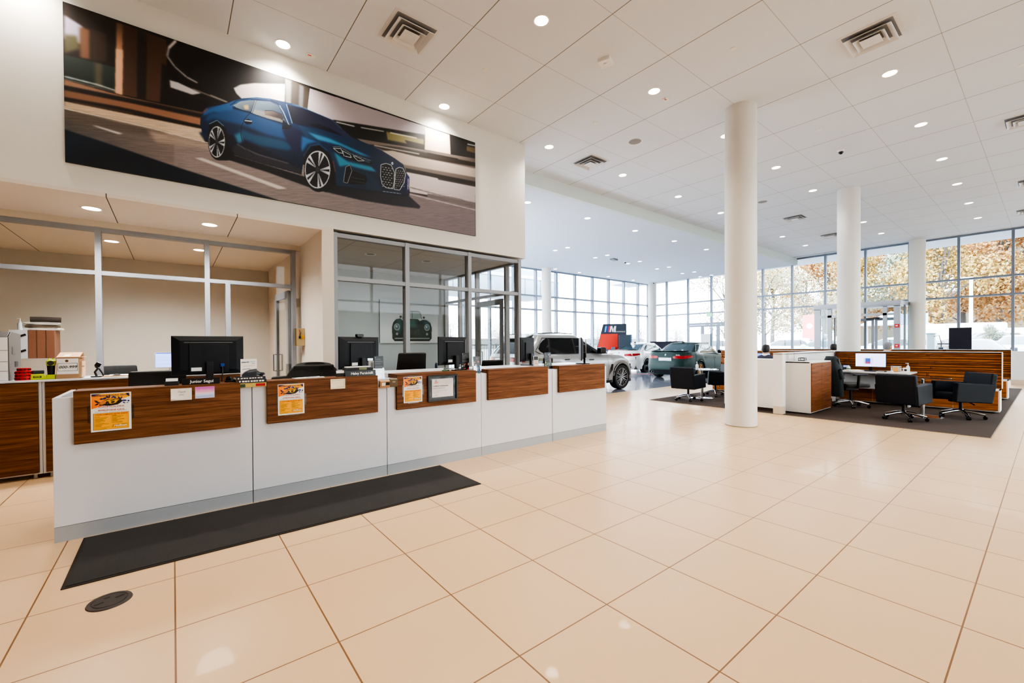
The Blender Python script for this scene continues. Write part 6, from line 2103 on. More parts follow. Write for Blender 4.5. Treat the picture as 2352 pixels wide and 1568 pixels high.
MB().box(-.07, -.1, 0, .07, .1, .012).build('pages', M(206, 196, 180, .6), t)
MB().box(-.07, .08, .0121, .07, .1, .016).build('binding', M(110, 80, 60, .6), t)
t = thing('photo_frame', 'framed photo on the sales desk right of the lit monitor', 'photo frame', (12.62, 2.165, DZ), R(-90))
p = Pic(160, 110, 40, 28, (206, 206, 200))
for i in range(14):
    p.ell(10 + (i * 37) % 150, 12 + (i * 23) % 90, 12, 9, [(60, 62, 66), (200, 190, 170), (110, 100, 92), (236, 236, 232)][i % 4], soft=2)
p.build('photo', PRINT, t).location = (-.08, -.0045, .008)
MB().box(-.088, -.0035, 0, .088, .006, .126).build('frame', WHITEM, t)
MB().box(-.02, .006, 0, .02, .06, .09).build('easel', WHITEM, t)
t = thing('sticky_note_block', 'orange block of notes before the photo frame', 'note block', (12.54, 2.165, DZ), R(-80))
MB().box(-.038, -.038, 0, .038, .038, .095).build('notes', M(236, 172, 84, .6), t)
MB().box(-.0385, -.0385, .0, .0385, .0385, .012).build('base', M(200, 140, 70, .6), t)
t = thing('coffee_mug', 'white mug with a dark oval mark at the right end of the sales desk', 'mug', (12.50, 1.99, DZ), R(200))
MB().lathe([(0, 0), (.04, 0), (.042, .01), (.042, .098), (.038, .098), (.037, .012), (0, .012)], n=28).build('cup', M(238, 236, 232, .25), t, smooth=40)
MB().tube([(0, -.040, .08), (0, -.07, .075), (0, -.075, .045), (0, -.062, .022), (0, -.040, .02)], .007).build('handle', M(238, 236, 232, .25), t, smooth=60)
MB().grid([[(.0426 * math.cos(a) * 1.0, .0426 * math.sin(a), .05 + s * .022 * math.sqrt(max(0, 1 - (2 * i / 12 - 1) ** 2))) for i, a in enumerate(lsp(R(-45), R(30), 13))] for s in (-1, 1)]).build('oval_mark', BLACK, t)
t = thing('sanitizer_bottle', 'white pump bottle behind the mug on the sales desk', 'bottle', (12.64, 1.97, DZ))
MB().lathe([(0, 0), (.032, 0), (.034, .10), (.024, .13), (.012, .14), (.012, .155), (0, .155)], n=20).build('bottle', M(232, 230, 226, .3), t, smooth=40)
MB().cyl((0, 0, .155), (0, 0, .19), .005).cbox((-.0, .014, .192), (.016, .05, .010)).build('pump', WHITEM, t)

# ---------------- club chairs on castors
def make_club(label):
    t = thing('club_chair', label, 'chair', (0, 0, 0), 0, 'black leather club chairs on castors')
    L = LEATHERB
    rows = []
    b = MB()
    b.prism([(.19, .30), (.29, .30), (.36, .82), (.27, .84)], -.29, .29, 0)
    b.build('backrest', L, t, bevel=.025, seg=3)
    for s in (-1, 1):
        x0, x1 = (s * .20, s * .305) if s > 0 else (s * .305, s * .20)
        MB().prism([(-.30, .32), (.27, .30), (.33, .64), (-.27, .67)], x0, x1, 0).build('armrest', L, t, bevel=.018, seg=3)
    MB().prism([(-.29, .36), (.20, .34), (.20, .45), (-.28, .47)], -.198, .198, 0).build('seat', L, t, bevel=.03, seg=3)
    MB().box(-.12, -.12, .29, .12, .15, .335).build('tilt_mechanism', BLACK, t, bevel=.008)
    MB().tube([(.05, .05, .30), (.20, .02, .29), (.27, 0, .275), (.30, 0, .275)], .008).build('lever', BLACK, t, smooth=60)
    MB().cyl((0, 0, .10), (0, 0, .30), .026).build('gas_lift', BLACK, t, smooth=40)
    for k in range(5):
        a = R(54 + 72 * k)
        ca, sa = math.cos(a), math.sin(a)
        q = MB()
        q.tube([(0.02 * ca, .02 * sa, .135), (.12 * ca, .12 * sa, .125), (.24 * ca, .24 * sa, .095), (.305 * ca, .305 * sa, .078)], .02, 8, rs=[.030, .027, .021, .017])
        lo = q.build('base_arm', CHROME, t, smooth=60)
        w = MB()
        for d in (-.016, .016):
            c0 = Vector((.305 * ca - d * sa, .305 * sa + d * ca, .030))
            w.cyl(c0 - Vector((-sa, ca, 0)) * .010, c0 + Vector((-sa, ca, 0)) * .010, .030, n=16)
        w.cyl((.305 * ca, .305 * sa, .045), (.305 * ca, .305 * sa, .08), .010, n=10)
        w.build('caster', BLACKS, lo, smooth=40)
    MB().lathe([(.0, .10), (.038, .10), (.040, .15), (.03, .165), (0, .165)], n=20).build('hub', CHROME, t, smooth=40)
    return t


c1 = make_club('black club chair at left on the carpet corner, its back to the camera')
c1.location, c1.rotation_euler = (9.92, 5.56, CZ), (0, 0, R(92))
dup(c1, (11.32, 5.58, CZ), R(228), 'black club chair half hidden behind the front column')
dup(c1, (10.35, 1.67, CZ), R(79), 'black club chair seen from behind in front of the sales desk at right')
dup(c1, (11.39, 1.05, CZ), R(222), 'black-blue club chair seen from its side before the slatted partition')


def round_table(label, x, y):
    t = thing('glass_table', label, 'table', (x, y, CZ), 0, 'round glass tables')
    MB().lathe([(0, .725), (.388, .725), (.395, .731), (.388, .738), (0, .738)], n=56).build('glass_top', GLASST, t, smooth=40)
    MB().lathe([(0, 0), (.30, 0), (.30, .008), (.27, .014), (.05, .022), (0, .022)], n=48).build('base_disc', CHROME, t, smooth=30)
    MB().cyl((0, 0, .02), (0, 0, .715), .032, n=24).build('pole', STEEL, t, smooth=40)
    MB().lathe([(0, .712), (.12, .712), (.12, .7245), (0, .7245)], n=28).build('top_plate', STEEL, t, smooth=40)
    return t


round_table('round glass table between the two left club chairs, sanitizer on it', 10.66, 5.60)
round_table('round glass table between the two right club chairs', 11.08, 1.52)
t = thing('pump_bottle', 'clear pump bottle standing on the left round glass table', 'bottle', (10.57, 5.68, CZ + .7385))
MB().lathe([(0, 0), (.034, 0), (.036, .09), (.026, .12), (.012, .13), (.012, .145), (0, .145)], n=20).build('bottle', M(222, 228, 230, .2), t, smooth=40)
MB().cyl((0, 0, .145), (0, 0, .178), .005).box(-.035, -.006, .172, .008, .006, .184).build('pump', WHITEM, t)

# ---------------- task chair with a jacket
t = thing('task_chair', 'black mesh task chair with a dark jacket hung over its back', 'chair', (11.57, 2.73, CZ), R(40))
MB().rbox(-.26, -.27, .44, .26, .22, .52, .09).build('seat', M(58, 56, 54, .5), t, bevel=.025, seg=3)
rows = [[(.24 * u * (1 - .15 * v), .27 + .05 * (1 - u * u) + .07 * v, .56 + .50 * v) for u in lsp(-1, 1, 11)] for v in lsp(0, 1, 9)]
bk = MB().grid(rows).build('backrest', BLACK, t, smooth=60)
so = bk.modifiers.new('thick', 'SOLIDIFY')
so.thickness = .03
MB().tube([(0, .20, .44), (0, .30, .46), (0, .36, .62)], .022).build('back_bar', BLACK, t, smooth=60)
for s in (-1, 1):
    q = MB().tube([(s * .27, .0, .44), (s * .31, .02, .50), (s * .31, .0, .70)], .022, rs=[.02, .024, .03]).build('arm_post', BLACK, t, smooth=60)
    MB().rbox(s * .31 - .045, -.16, .70, s * .31 + .045, .12, .735, .04).build('arm_pad', BLACK, q, bevel=.01)
MB().box(-.1, -.1, .36, .1, .14, .44).build('tilt_mechanism', BLACK, t, bevel=.01)
MB().cyl((0, 0, .10), (0, 0, .38), .026).build('gas_lift', BLACK, t, smooth=40)
for k in range(5):
    a = R(18 + 72 * k)
    ca, sa = math.cos(a), math.sin(a)
    lo = MB().tube([(0.02 * ca, .02 * sa, .13), (.14 * ca, .14 * sa, .12), (.31 * ca, .31 * sa, .078)], .02, 8, rs=[.030, .026, .017]).build('base_arm', CHROME, t, smooth=60)
    w = MB()
    for d in (-.016, .016):
        c0 = Vector((.31 * ca - d * sa, .31 * sa + d * ca, .030))
        w.cyl(c0 - Vector((-sa, ca, 0)) * .010, c0 + Vector((-sa, ca, 0)) * .010, .030, n=16)
    w.build('caster', BLACKS, lo, smooth=40)
JK = M(30, 40, 44, .7, var=.25)
q = MB()
rows = []
for j in range(12):
    v = j / 11
    z = 1.10 - .86 * v
    w = .16 + .16 * min(1, v * 3) - .05 * v
    d = .07 + .08 * min(1, v * 4)
    rows.append([(w * math.cos(a) * (1 + .06 * math.sin(3 * a + 4 * v)), .345 + .03 * (1 - v) + d * math.sin(a) * (1 + .12 * math.sin(5 * a - 6 * v)), z) for a in lsp(0, 2 * PI, 41)[:-1]])
q.grid(rows, cu=True)
q.f.append(tuple(range(40)))
q.m.append(0)
jk = q.build('jacket', JK, t, smooth=80)
MB().tube([(-.16, .36, .92), (-.26, .34, .80), (-.27, .30, .62)], .05, 10, rs=[.06, .052, .045]).build('jacket_sleeve', JK, t, smooth=80)
MB().tube([(.16, .36, .92), (.25, .30, .80), (.255, .27, .60)], .05, 10, rs=[.06, .052, .045]).build('jacket_sleeve', JK, t, smooth=80)
MB().box(.24, .22, .60, .30, .27, .68).build('red_patch', M(196, 48, 70, .6), t, bevel=.01)

# ---------------- plant
t = thing('potted_plant', 'small green plant in a white pot on the far low cabinet', 'plant', (15.78, .86, CZ + .4705))
MB().lathe([(0, 0), (.055, 0), (.06, .12), (.052, .12), (.05, .1), (0, .1)], n=20).build('pot', WHITEM, t, smooth=40)
q = MB()
rs = random.Random(2)
for i in range(150):
    a, e, r = rs.uniform(0, 2 * PI), rs.uniform(-.2, 1.4), rs.uniform(.04, .12)
    c = Vector((r * math.cos(a) * math.cos(e), r * math.sin(a) * math.cos(e), .15 + r * math.sin(e) * 1.0))
    m = Matrix.Translation(c) @ Euler((rs.uniform(-1, 1), rs.uniform(-1, 1), a)).to_matrix().to_4x4()
    pts = [m @ Vector(v) for v in ((-.028, 0, 0), (0, -.013, .004), (.03, 0, 0), (0, .013, .004))]
    q.add(pts, [(0, 1, 2, 3)])
q.build('leaves', M(70, 150, 70, .5, var=.4), t)

# ---------------- free-standing screens and display furniture beyond
t = thing('display_screen', 'black free-standing screen above the far right partition', 'screen', (17.5, 1.63, CZ), R(-88))
MB().box(-.225, -.03, 1.14, .225, .02, 1.79).build('panel', M(44, 46, 58, .3), t, bevel=.004)
MB().box(-.23, -.035, 1.785, .23, .025, 1.80).build('top_rim', M(110, 112, 116, .4), t)
MB().box(-.06, -.02, .03, .06, .01, 1.14).build('post', M(40, 42, 48, .4), t)
MB().rbox(-.25, -.2, 0, .25, .2, .03, .05).build('foot', M(40, 42, 48, .4), t)
SLATE = M(64, 76, 88, .35)
t = thing('brand_display', 'tall slanted display stand with a striped emblem and red shelf back', 'display stand', (17.95, 14.25, 0), R(-47))
MB().prism([(-.80, .0), (.72, .0), (.72, 2.44), (-.46, 2.44), (-.80, 1.1)], -.03, .03, 1).build('back_panel', M(58, 68, 80, .3), t)
MB().prism([(-.72, .9), (.28, .9), (.28, 1.92), (-.58, 1.92), (-.72, 1.3)], -.05, -.035, 1).build('red_board', M(226, 66, 52, .4), t)
MB().box(-.55, -.55, .84, .30, -.052, .88).build('red_shelf', M(206, 60, 60, .4), t)
MB().box(.30, -.60, 0, .86, -.05, 1.86).build('grey_case', SLATE, t)
MB().box(-.56, -.45, 0, .28, -.06, .80).build('cupboard', M(44, 52, 66, .4), t)
for k, (c, x) in enumerate((((110, 170, 230), -.40), ((44, 70, 150), -.315), ((216, 50, 60), -.23))):
    MB().prism([(x, 2.02), (x + .075, 2.02), (x + .125, 2.33), (x + .05, 2.33)], -.045, -.031, 1).build('emblem_stripe', M(*c, .4), t)
MB().prism([(-.145, 2.02), (-.075, 2.02), (-.04, 2.22), (-.005, 2.02), (.05, 2.02), (.085, 2.22), (.10, 2.02), (.17, 2.02), (.20, 2.33), (.115, 2.33), (.04, 2.14), (.005, 2.33), (-.09, 2.33)], -.045, -.031, 1).build('emblem_letter', WHITEM, t)
text('PERFORMANCE', .085, WHITEM, 'lettering', t, (.36, -.034, 2.03), (PI / 2, 0, 0))
for n, (x, z, w, h, c, lab) in enumerate(((-.36, .8805, .20, .26, (70, 86, 112), 'blue-grey box on the shelf of the slanted display stand, left'), (.02, .8805, .17, .36, (84, 98, 110), 'tall grey box on the shelf of the slanted display stand, right'))):
    q = t.matrix_basis.copy() if False else (Matrix.Translation((17.95, 14.25, 0)) @ Matrix.Rotation(R(-47), 4, 'Z'))
    pos = q @ Vector((x, -.3, z))
    o = thing('display_box', lab, 'box', pos, R(-47 + 8 * n))
    MB().box(-w / 2, -.08, 0, w / 2, .08, h).build('carton', M(*c, .4), o, bevel=.004)
    MB().box(-w / 2 + .02, -.081, h * .3, w / 2 - .02, -.0803, h * .6).build('label_patch', M(160, 172, 186, .4), o)
t = thing('display_screen', 'small blue-grey screen on a post right of the slanted display stand', 'screen', (20.2, 14.9, 0), R(-50))
MB().box(-.19, -.03, 1.42, .19, .03, 1.92).build('panel', M(104, 124, 146, .3), t, bevel=.004)
MB().box(-.04, -.02, .03, .04, .02, 1.42).build('post', M(96, 112, 130, .4), t)
MB().rbox(-.25, -.2, 0, .25, .2, .03, .05).build('foot', M(96, 112, 130, .4), t)
t = thing('display_counter', 'long dark counter against the glazing behind the green car', 'counter', (21.9, 13.6, 0), R(-55))
MB().box(-.85, -.25, .0, .85, .25, 1.48).build('cabinet', M(52, 52, 66, .4), t, bevel=.004)
MB().box(-.88, -.28, 1.48, .88, .28, 1.52).build('top', M(62, 62, 78, .3), t)

# exit sign, alarms
t = thing('exit_sign', 'small green exit sign hanging above the far double doors', 'sign', (23.30, 11.82, 2.88), R(-90))
MB().box(-.15, -.01, 0, .15, .01, .20).build('panel', M(120, 214, 160, .3, emit=.5), t)
MB().box(-.01, -.008, .2, .01, .008, LO - 2.88).build('hanger', M(190, 200, 206, .4), t)
text('EXIT', .11, WHITEM, 'lettering', t, (0, -.0115, .10), (PI / 2, 0, 0), bold=.002)
for z, lab in ((1.96, 'red fire alarm with a white strobe on the lobby post'), (1.20, 'red pull station low on the lobby post')):
    t = thing('fire_alarm', lab, 'alarm', (21.498, 3.665, z), R(-90))
    MB().box(-.065, -.035, 0, .065, 0, .13).build('housing', M(206, 44, 52, .4), t, bevel=.006)
    MB().box(-.035, -.045, .045, .03, -.0355, .09).build('strobe', M(238, 226, 222, .2), t, bevel=.004)
t = thing('door_closer', 'dark door closer above the lobby doors', 'door closer', (23.2, 4.72, 2.36), R(-90))
MB().box(-.22, -.04, 0, .22, .03, .07).build('body', M(60, 64, 70, .4, .5), t, bevel=.008)
MB().tube([(.1, 0, .07), (.3, -.12, .08), (.05, -.2, .08)], .012).build('arm', M(60, 64, 70, .4, .5), t, smooth=50)
t = thing('paper_notice', 'white paper notice with a grey picture on the far exit door', 'notice', (23.35, 12.05, 1.50), R(-90))
MB().box(-.27, -.002, -.42, .27, .0, .42).build('sheet', PAPER, t)
MB().box(-.17, -.004, -.20, .17, -.0022, -.05).build('picture', M(120, 140, 136, .5), t)

# ================================================================== people
SKIN = M(206, 160, 130, .5)


def person(label, loc, rz, coat, hair, trousers, zs=1.0, skin=None):
    """seated figure facing local -y, hands resting forward"""
    skin = skin or SKIN
    t = thing('person', label, 'person', loc, rz)
    t.scale = (1, 1, 1)
    b = MB()

    def ring(cx, cy0, z, rx, ry, n=20):
        return [(cx + rx * math.cos(2 * PI * i / n), cy0 + ry * math.sin(2 * PI * i / n), z * zs) for i in range(n)]
    tor = [ring(0, .06, .44, .12, .10), ring(0, .05, .47, .185, .14), ring(0, .06, .56, .18, .135), ring(0, .07, .68, .165, .12), ring(0, .06, .82, .185, .13), ring(0, .06, .97, .21, .125),
           ring(0, .06, 1.05, .205, .11), ring(0, .055, 1.092, .15, .085), ring(0, .05, 1.118, .075, .065)]
    b.k = 0
    b.grid(tor, cu=True)
    b.k = 1
    nk = [ring(0, .045, 1.10, .062, .062), ring(0, .035, 1.125, .057, .061), ring(0, .02, 1.135, .060, .078), ring(0, .005, 1.155, .066, .092), ring(0, .0, 1.19, .073, .098), ring(0, .002, 1.24, .078, .100), ring(0, .008, 1.285, .076, .098), ring(0, .012, 1.32, .062, .082), ring(0, .015, 1.342, .035, .05), ring(0, .015, 1.35, .004, .006)]
    b.grid(nk, cu=True)
    b.add([(0, -.100, 1.245 * zs), (-.012, -.092, 1.20 * zs), (.012, -.092, 1.20 * zs), (0, -.122, 1.205 * zs)], [(0, 1, 3), (0, 3, 2), (1, 2, 3)])
    for s in (-1, 1):
        b.ball((s * .079, .012, 1.225 * zs), (.012, .020, .032), 10, 6)
        b.k = 0
        b.tube([(s * .19, .06, 1.045 * zs), (s * .245, .04, .95 * zs), (s * .27, .05, .74 * zs), (s * .25, -.12, .70 * zs), (s * .18, -.22, .765 * zs)], .05, 12, rs=[.062, .060, .052, .044, .034])
        b.k = 1
        b.ball((s * .165, -.255, .772 * zs), (.036, .05, .016), 12, 8)
        for f in range(4):
            x = s * .165 + (f - 1.5) * .019
            b.tube([(x, -.285, .772 * zs), (x, -.325 - .006 * (1.5 - abs(f - 1.5)), .768 * zs), (x, -.345, .755 * zs)], .008, 6, rs=[.009, .0085, .006])
        b.tube([(s * .135, -.25, .772 * zs), (s * .115, -.285, .765 * zs), (s * .118, -.305, .757 * zs)], .009, 6, rs=[.011, .0095, .007])
        b.k = 2
        b.tube([(s * .10, .05, .47 * zs), (s * .12, -.18, .50 * zs), (s * .13, -.40, .49 * zs), (s * .13, -.42, .28), (s * .13, -.40, .08)], .07, 12, rs=[.085, .082, .062, .054, .042])
        b.k = 3
        b.rbox(s * .13 - .045, -.58, 0.0, s * .13 + .045, -.34, .085, .035)
        b.k = 1
    b.build('body', [coat, skin, trousers, BLACK], t, smooth=60)
    h = MB()
    rows = []
    for j, z in enumerate((1.17, 1.21, 1.25, 1.29, 1.325, 1.35, 1.36)):
        f = [.82, .95, 1.0, .98, .84, .5, .02][j]
        r = []
        for i in range(24):
            a = 2 * PI * i / 24
            front = max(0, -math.sin(a))
            zz = z * zs + (.085 * front if j < 3 else .03 * front * (j < 5))
            r.append((.083 * f * math.cos(a), .014 + .104 * f * math.sin(a) * (1 if math.sin(a) > 0 else .97), min(zz, (1.30 + .012 * j) * zs) if front > .2 else zz))
        rows.append(r)
    h.grid(rows, cu=True).build('hair', hair, t, smooth=70)
    e = MB()
    for s in (-1, 1):
        e.ball((s * .030, -.088, 1.245 * zs), (.010, .008, .006), 8, 6)
    e.build('eyes', BLACK, t)
    MB().tube([(-.022, -.096, 1.172 * zs), (0, -.100, 1.169 * zs), (.022, -.096, 1.172 * zs)], .004, 6).build('mouth', M(170, 100, 90, .5), t)
    MB().cyl((0, .06, 1.085 * zs), (0, .055, 1.13 * zs), .078, .066, n=20, caps=False).build('collar', WHITEM if zs < 2 else coat, t)
    return t


HAIRD = M(34, 30, 30, .6, var=.3)
person('person in a navy suit seen from behind, seated left of the white partition', (11.02, 4.22, CZ), R(98), M(32, 36, 62, .6), HAIRD, M(30, 32, 44, .7), 1.005)
make_office_chair('desk_chair', 'desk chair under the person in the navy suit', (10.98, 4.20, CZ), R(98), .86, .44, M(196, 170, 156, .6), None, 'chairs of seated people')
person('dark-haired person whose head shows left of the second column', (15.25, 4.00, CZ), R(90), M(60, 62, 70, .6), HAIRD, M(40, 40, 46, .7), 1.005)
make_office_chair('desk_chair', 'desk chair under the person left of the second column', (15.20, 4.00, CZ), R(90), .86, .44, BLACK, None, 'chairs of seated people')
person('person in a grey cap whose head shows before the lobby doors', (15.25, 2.78, CZ), R(60), M(90, 92, 96, .6), M(128, 130, 134, .7), M(40, 40, 46, .7), 1.03)
make_office_chair('desk_chair', 'desk chair under the person in the grey cap', (15.20, 2.75, CZ), R(60), .86, .44, BLACK, None, 'chairs of seated people')
t = thing('lit_monitor', 'blue-lit monitor at the left of the person in the navy suit', 'monitor', (11.9, 4.72, CZ + .7425), R(-82))
MB().box(-.26, -.012, .09, .26, .012, .40).build('bezel', BLACK, t, bevel=.003)
MB().box(-.25, -.0135, .10, .25, -.0125, .39).build('screen', M(120, 140, 220, .3, emit=.6), t)
MB().box(-.03, .0, .012, .03, .03, .2).build('stand_neck', BLACK, t)
MB().rbox(-.12, -.09, 0, .12, .09, .011, .03).build('stand_base', BLACK, t)
t = thing('sales_desk', 'sales desk in the left bay behind the front column', 'desk', (11.6, 3.5, CZ))
MB().box(0, 0, .712, .95, 1.5, .742).build('desk_top', M(232, 228, 222, .4), t)
MB().box(.5, .03, 0, .6, .06, .711).box(.5, 1.44, 0, .6, 1.47, .711).build('leg_panel', WOFF, t)
# ================================================================== car park, trees and neighbours seen through the glazing
k = N('asphalt')
n = k.noise(k.coord(), 60, 3)
k.set(k.mix(n, rgb(140, 142, 146), rgb(158, 160, 164)), rough=.9)
ASPH = k.m
plane('ground', XW + .12, -70, 160, 120, -.06, ASPH, -.04)
plane('ground', -60, YF + .12, XW + .12, 120, -.06, ASPH, -.04)
plane('ground', -60, -90, XW + .12, -8.12, -.06, ASPH, -.04)
struct(MB().box(XW + .1, -10, HI - .02, XW + 2.2, YF + 3, HI + .25).build('trim_4', M(196, 202, 208, .7)))

WPAINT = M(240, 240, 240, .25, coat=.5)
SPAINT = M(196, 200, 206, .25, .3, coat=.5)
GPAINT = M(120, 124, 132, .25, .4, coat=.5)
RIMS = M(150, 154, 160, .3, .6)
first_white = car('white SUV parked outside, left pane beyond the seated man', (36.2, 12.8, .02), R(100), SUV, WPAINT, RIMS, 'suv', False, 'cars in the car park')
first_sil = car('silver saloon parked outside at the right edge of the view', (31.5, .9, .25), R(170), SED, SPAINT, RIMS, 'sedan', False, 'cars in the car park')
first_gry = car('grey SUV parked outside just right of the black screen', (29.0, 2.2, -.16), R(205), SUV, GPAINT, RIMS, 'suv', False, 'cars in the car park')
for p_, loc, rz, lab in ((first_white, (36.5, 10.6, -.05), 95, 'white SUV parked outside just left of the lobby'), (first_white, (40.5, 7.6, 0), 95, 'white SUV seen through the left lobby glass'),
                         (first_white, (38.0, 5.0, 0), 100, 'white SUV seen through the middle of the lobby doors'), (first_white, (36.5, 2.2, .30), 165, 'white SUV, highest roof right of the little green tree'),
                         (first_white, (33.5, -.6, .35), 168, 'white SUV cut off by the right picture edge'), (first_sil, (40.5, 4.4, .25), 172, 'silver saloon behind the black screen'),
                         (first_sil, (36.0, 1.0, .30), 170, 'silver saloon in the second row at the right edge'), (first_sil, (33.0, 3.6, .1), 176, 'silver saloon between the charger and the black screen'),
                         (first_white, (34.0, 17.2, 0), 92, 'white SUV parked outside far left, next to the front column'), (first_sil, (27.0, -1.6, -.1), 175, 'silver saloon nearest the glazing at the right edge')):
    dup(p_, loc, R(rz), lab)

# white delivery truck
t = thing('box_truck', 'long white delivery truck at the edge of the woods', 'truck', (50.0, 4.2, .1), R(90))
MB().box(-2.0, -1.2, .7, 4.2, 1.2, 2.75).build('cargo_box', M(246, 246, 246, .5), t, bevel=.03)
MB().prism([(-4.0, .5), (-2.05, .5), (-2.05, 2.3), (-3.2, 2.3), (-3.75, 1.5), (-4.0, 1.3)], -1.05, 1.05, 1).build('driver_cab', M(244, 244, 244, .4), t, bevel=.04)
for x in (-3.2, 2.6):
    for s in (-1, 1):
        make_wheel(t, x, s * 1.1, .42, s, RIMS, 6, fine=False)
text('Hoffman', .55, M(206, 210, 216, .5), 'lettering', t, (1.0, 1.203, 1.8), (PI / 2, 0, PI), shear=.2)
t = thing('light_pole', 'tall white light pole in front of the autumn trees', 'lamp post', (40.0, 3.25, -.06))
MB().cyl((0, 0, 0), (0, 0, 5.5), .11, .08, n=16).build('pole', M(236, 238, 242, .4), t, smooth=40)
MB().cyl((0, 0, 0), (0, 0, .6), .26, n=20).build('footing', M(200, 200, 200, .8), t, smooth=40)
MB().cbox((0, .25, 5.52), (.3, .7, .12)).build('lamp_head', M(210, 212, 216, .4), t, bevel=.02)
t = thing('charging_station', 'pale blue car charging post with a cable outside the glass', 'charging post', (26.9, 3.42, -.06), R(-90))
MB().rbox(-.15, -.12, 0, .15, .12, 1.80, .06).build('post', M(206, 228, 234, .4), t)
MB().rbox(-.17, -.14, 1.80, .17, .14, 1.86, .07).build('cap', M(150, 190, 200, .4), t)
MB().tube([(.12, -.14, 1.7), (.28, -.2, 1.76), (.36, -.2, 1.4), (.34, -.2, 1.1)], .016).build('cable', BLACK, t, smooth=60)
MB().box(.27, -.24, 1.02, .42, -.14, 1.22).build('plug_holster', M(60, 72, 86, .4), t, bevel=.01)
MB().box(.22, -.18, 1.34, 1.0, -.14, 1.40).build('rail', M(90, 96, 104, .5), t)
t = thing('red_billboard', 'pale red signboard among the trees left of the lobby', 'signboard', (44.0, 13.2, -.06), R(-90))
MB().rbox(-.62, -.08, 1.4, .62, .08, 3.9, .12, axis=1).build('board', M(226, 120, 124, .5), t)
for x in (-.45, .45):
    MB().box(x - .05, -.05, 0, x + .05, .05, 1.4).build('post', M(150, 120, 120, .5), t)
MB().ball((-.1, -.085, 2.9), (.25, .02, .25)).build('pale_disc', M(240, 206, 206, .5), t, smooth=60)
t = thing('canopy_tent', 'white and blue canopy seen through the top of the lobby', 'canopy', (52.0, 9.0, -.06))
MB().prism([(-2.4, 3.0), (2.4, 3.0), (0, 4.2)], -1.6, 1.6, 0).build('roof', M(240, 242, 246, .6), t)
MB().box(-1.65, -2.42, 3.0, -1.6, -.4, 3.9).build('blue_end', M(150, 180, 220, .6), t)
for x in (-1.5, 1.5):
    for y in (-2.3, 2.3):
        MB().cyl((x, y, 0), (x, y, 3.0), .05, n=10).build('leg', WHITEM, t, smooth=40)
# metal-clad canopy block and railing outside the far glazing
t = thing('metal_canopy', 'blue-grey metal-clad canopy of the neighbouring wing outside the far glazing', 'canopy', (9.0, 18.2, 0))
CB = M(168, 186, 198, .5, .2)
MB().box(0, 0, 4.15, 9.0, 3.0, 5.05).build('cladding', CB, t)
MB().box(-.05, -.05, 5.05, 9.06, 3.0, 5.22).build('white_band', WHITEM, t)
MB().box(0, .0, 5.22, 9.1, 3.0, 5.55).build('parapet', CB, t)
s = MB()
for i in range(8):
    s.box(.6 + 1.15 * i, -.012, 4.15, .63 + 1.15 * i, 0, 5.05)
s.build('panel_joints', M(90, 110, 126, .5), t)
for x in (2.6, 8.3):
    MB().cyl((x, .3, -.06), (x, .3, 4.15), .10, n=16).build('post', CB, t, smooth=40)
t = thing('railing', 'black metal railing outside the far glazing', 'railing', (9.0, 19.5, -.06))
q = MB()
for i in range(100):
    q.box(i * .16 - .009, -.009, .1, i * .16 + .009, .009, 1.42)
q.build('pickets', M(70, 76, 84, .5), t)
MB().box(-.1, -.02, 1.42, 16.0, .02, 1.47).box(-.1, -.02, .1, 16.0, .02, .14).build('rails', M(70, 76, 84, .5), t)
for i in range(7):
    MB().box(i * 2.65 - .03, -.03, 0, i * 2.65 + .03, .03, 1.5).build('post', M(70, 76, 84, .5), t)

# ---------------- trees
def leafmat(name, a, b_, c):
    k = N(name)
    o = k.n('ShaderNodeNewGeometry')
    nn = k.noise(o.outputs['Position'], .9, 3)
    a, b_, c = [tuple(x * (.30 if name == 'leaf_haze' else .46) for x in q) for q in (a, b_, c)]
    f = k.math('ADD', k.math('MULTIPLY', nn, .7), k.math('MULTIPLY', o.outputs['Random Per Island'], .5))
    k.set(k.ramp(f, [(.3, a), (.55, b_), (.8, c)]), rough=.8)
    return k.m


LM = {'orange': leafmat('leaf_orange', rgb(206, 128, 62), rgb(242, 176, 100), rgb(255, 214, 150)),
      'yellow': leafmat('leaf_yellow', rgb(206, 158, 72), rgb(240, 200, 110), rgb(252, 230, 160)),
      'green': leafmat('leaf_green', rgb(168, 184, 158), rgb(200, 212, 188), rgb(226, 230, 206)),
      'pale': leafmat('leaf_pale', rgb(190, 186, 150), rgb(220, 212, 172), rgb(240, 234, 204)),
      'haze': leafmat('leaf_haze', rgb(222, 222, 226), rgb(234, 232, 232), rgb(244, 242, 240))}  # distance haze is put into the near-white leaf colour
BARK = M(96, 94, 92, .8, var=.2)


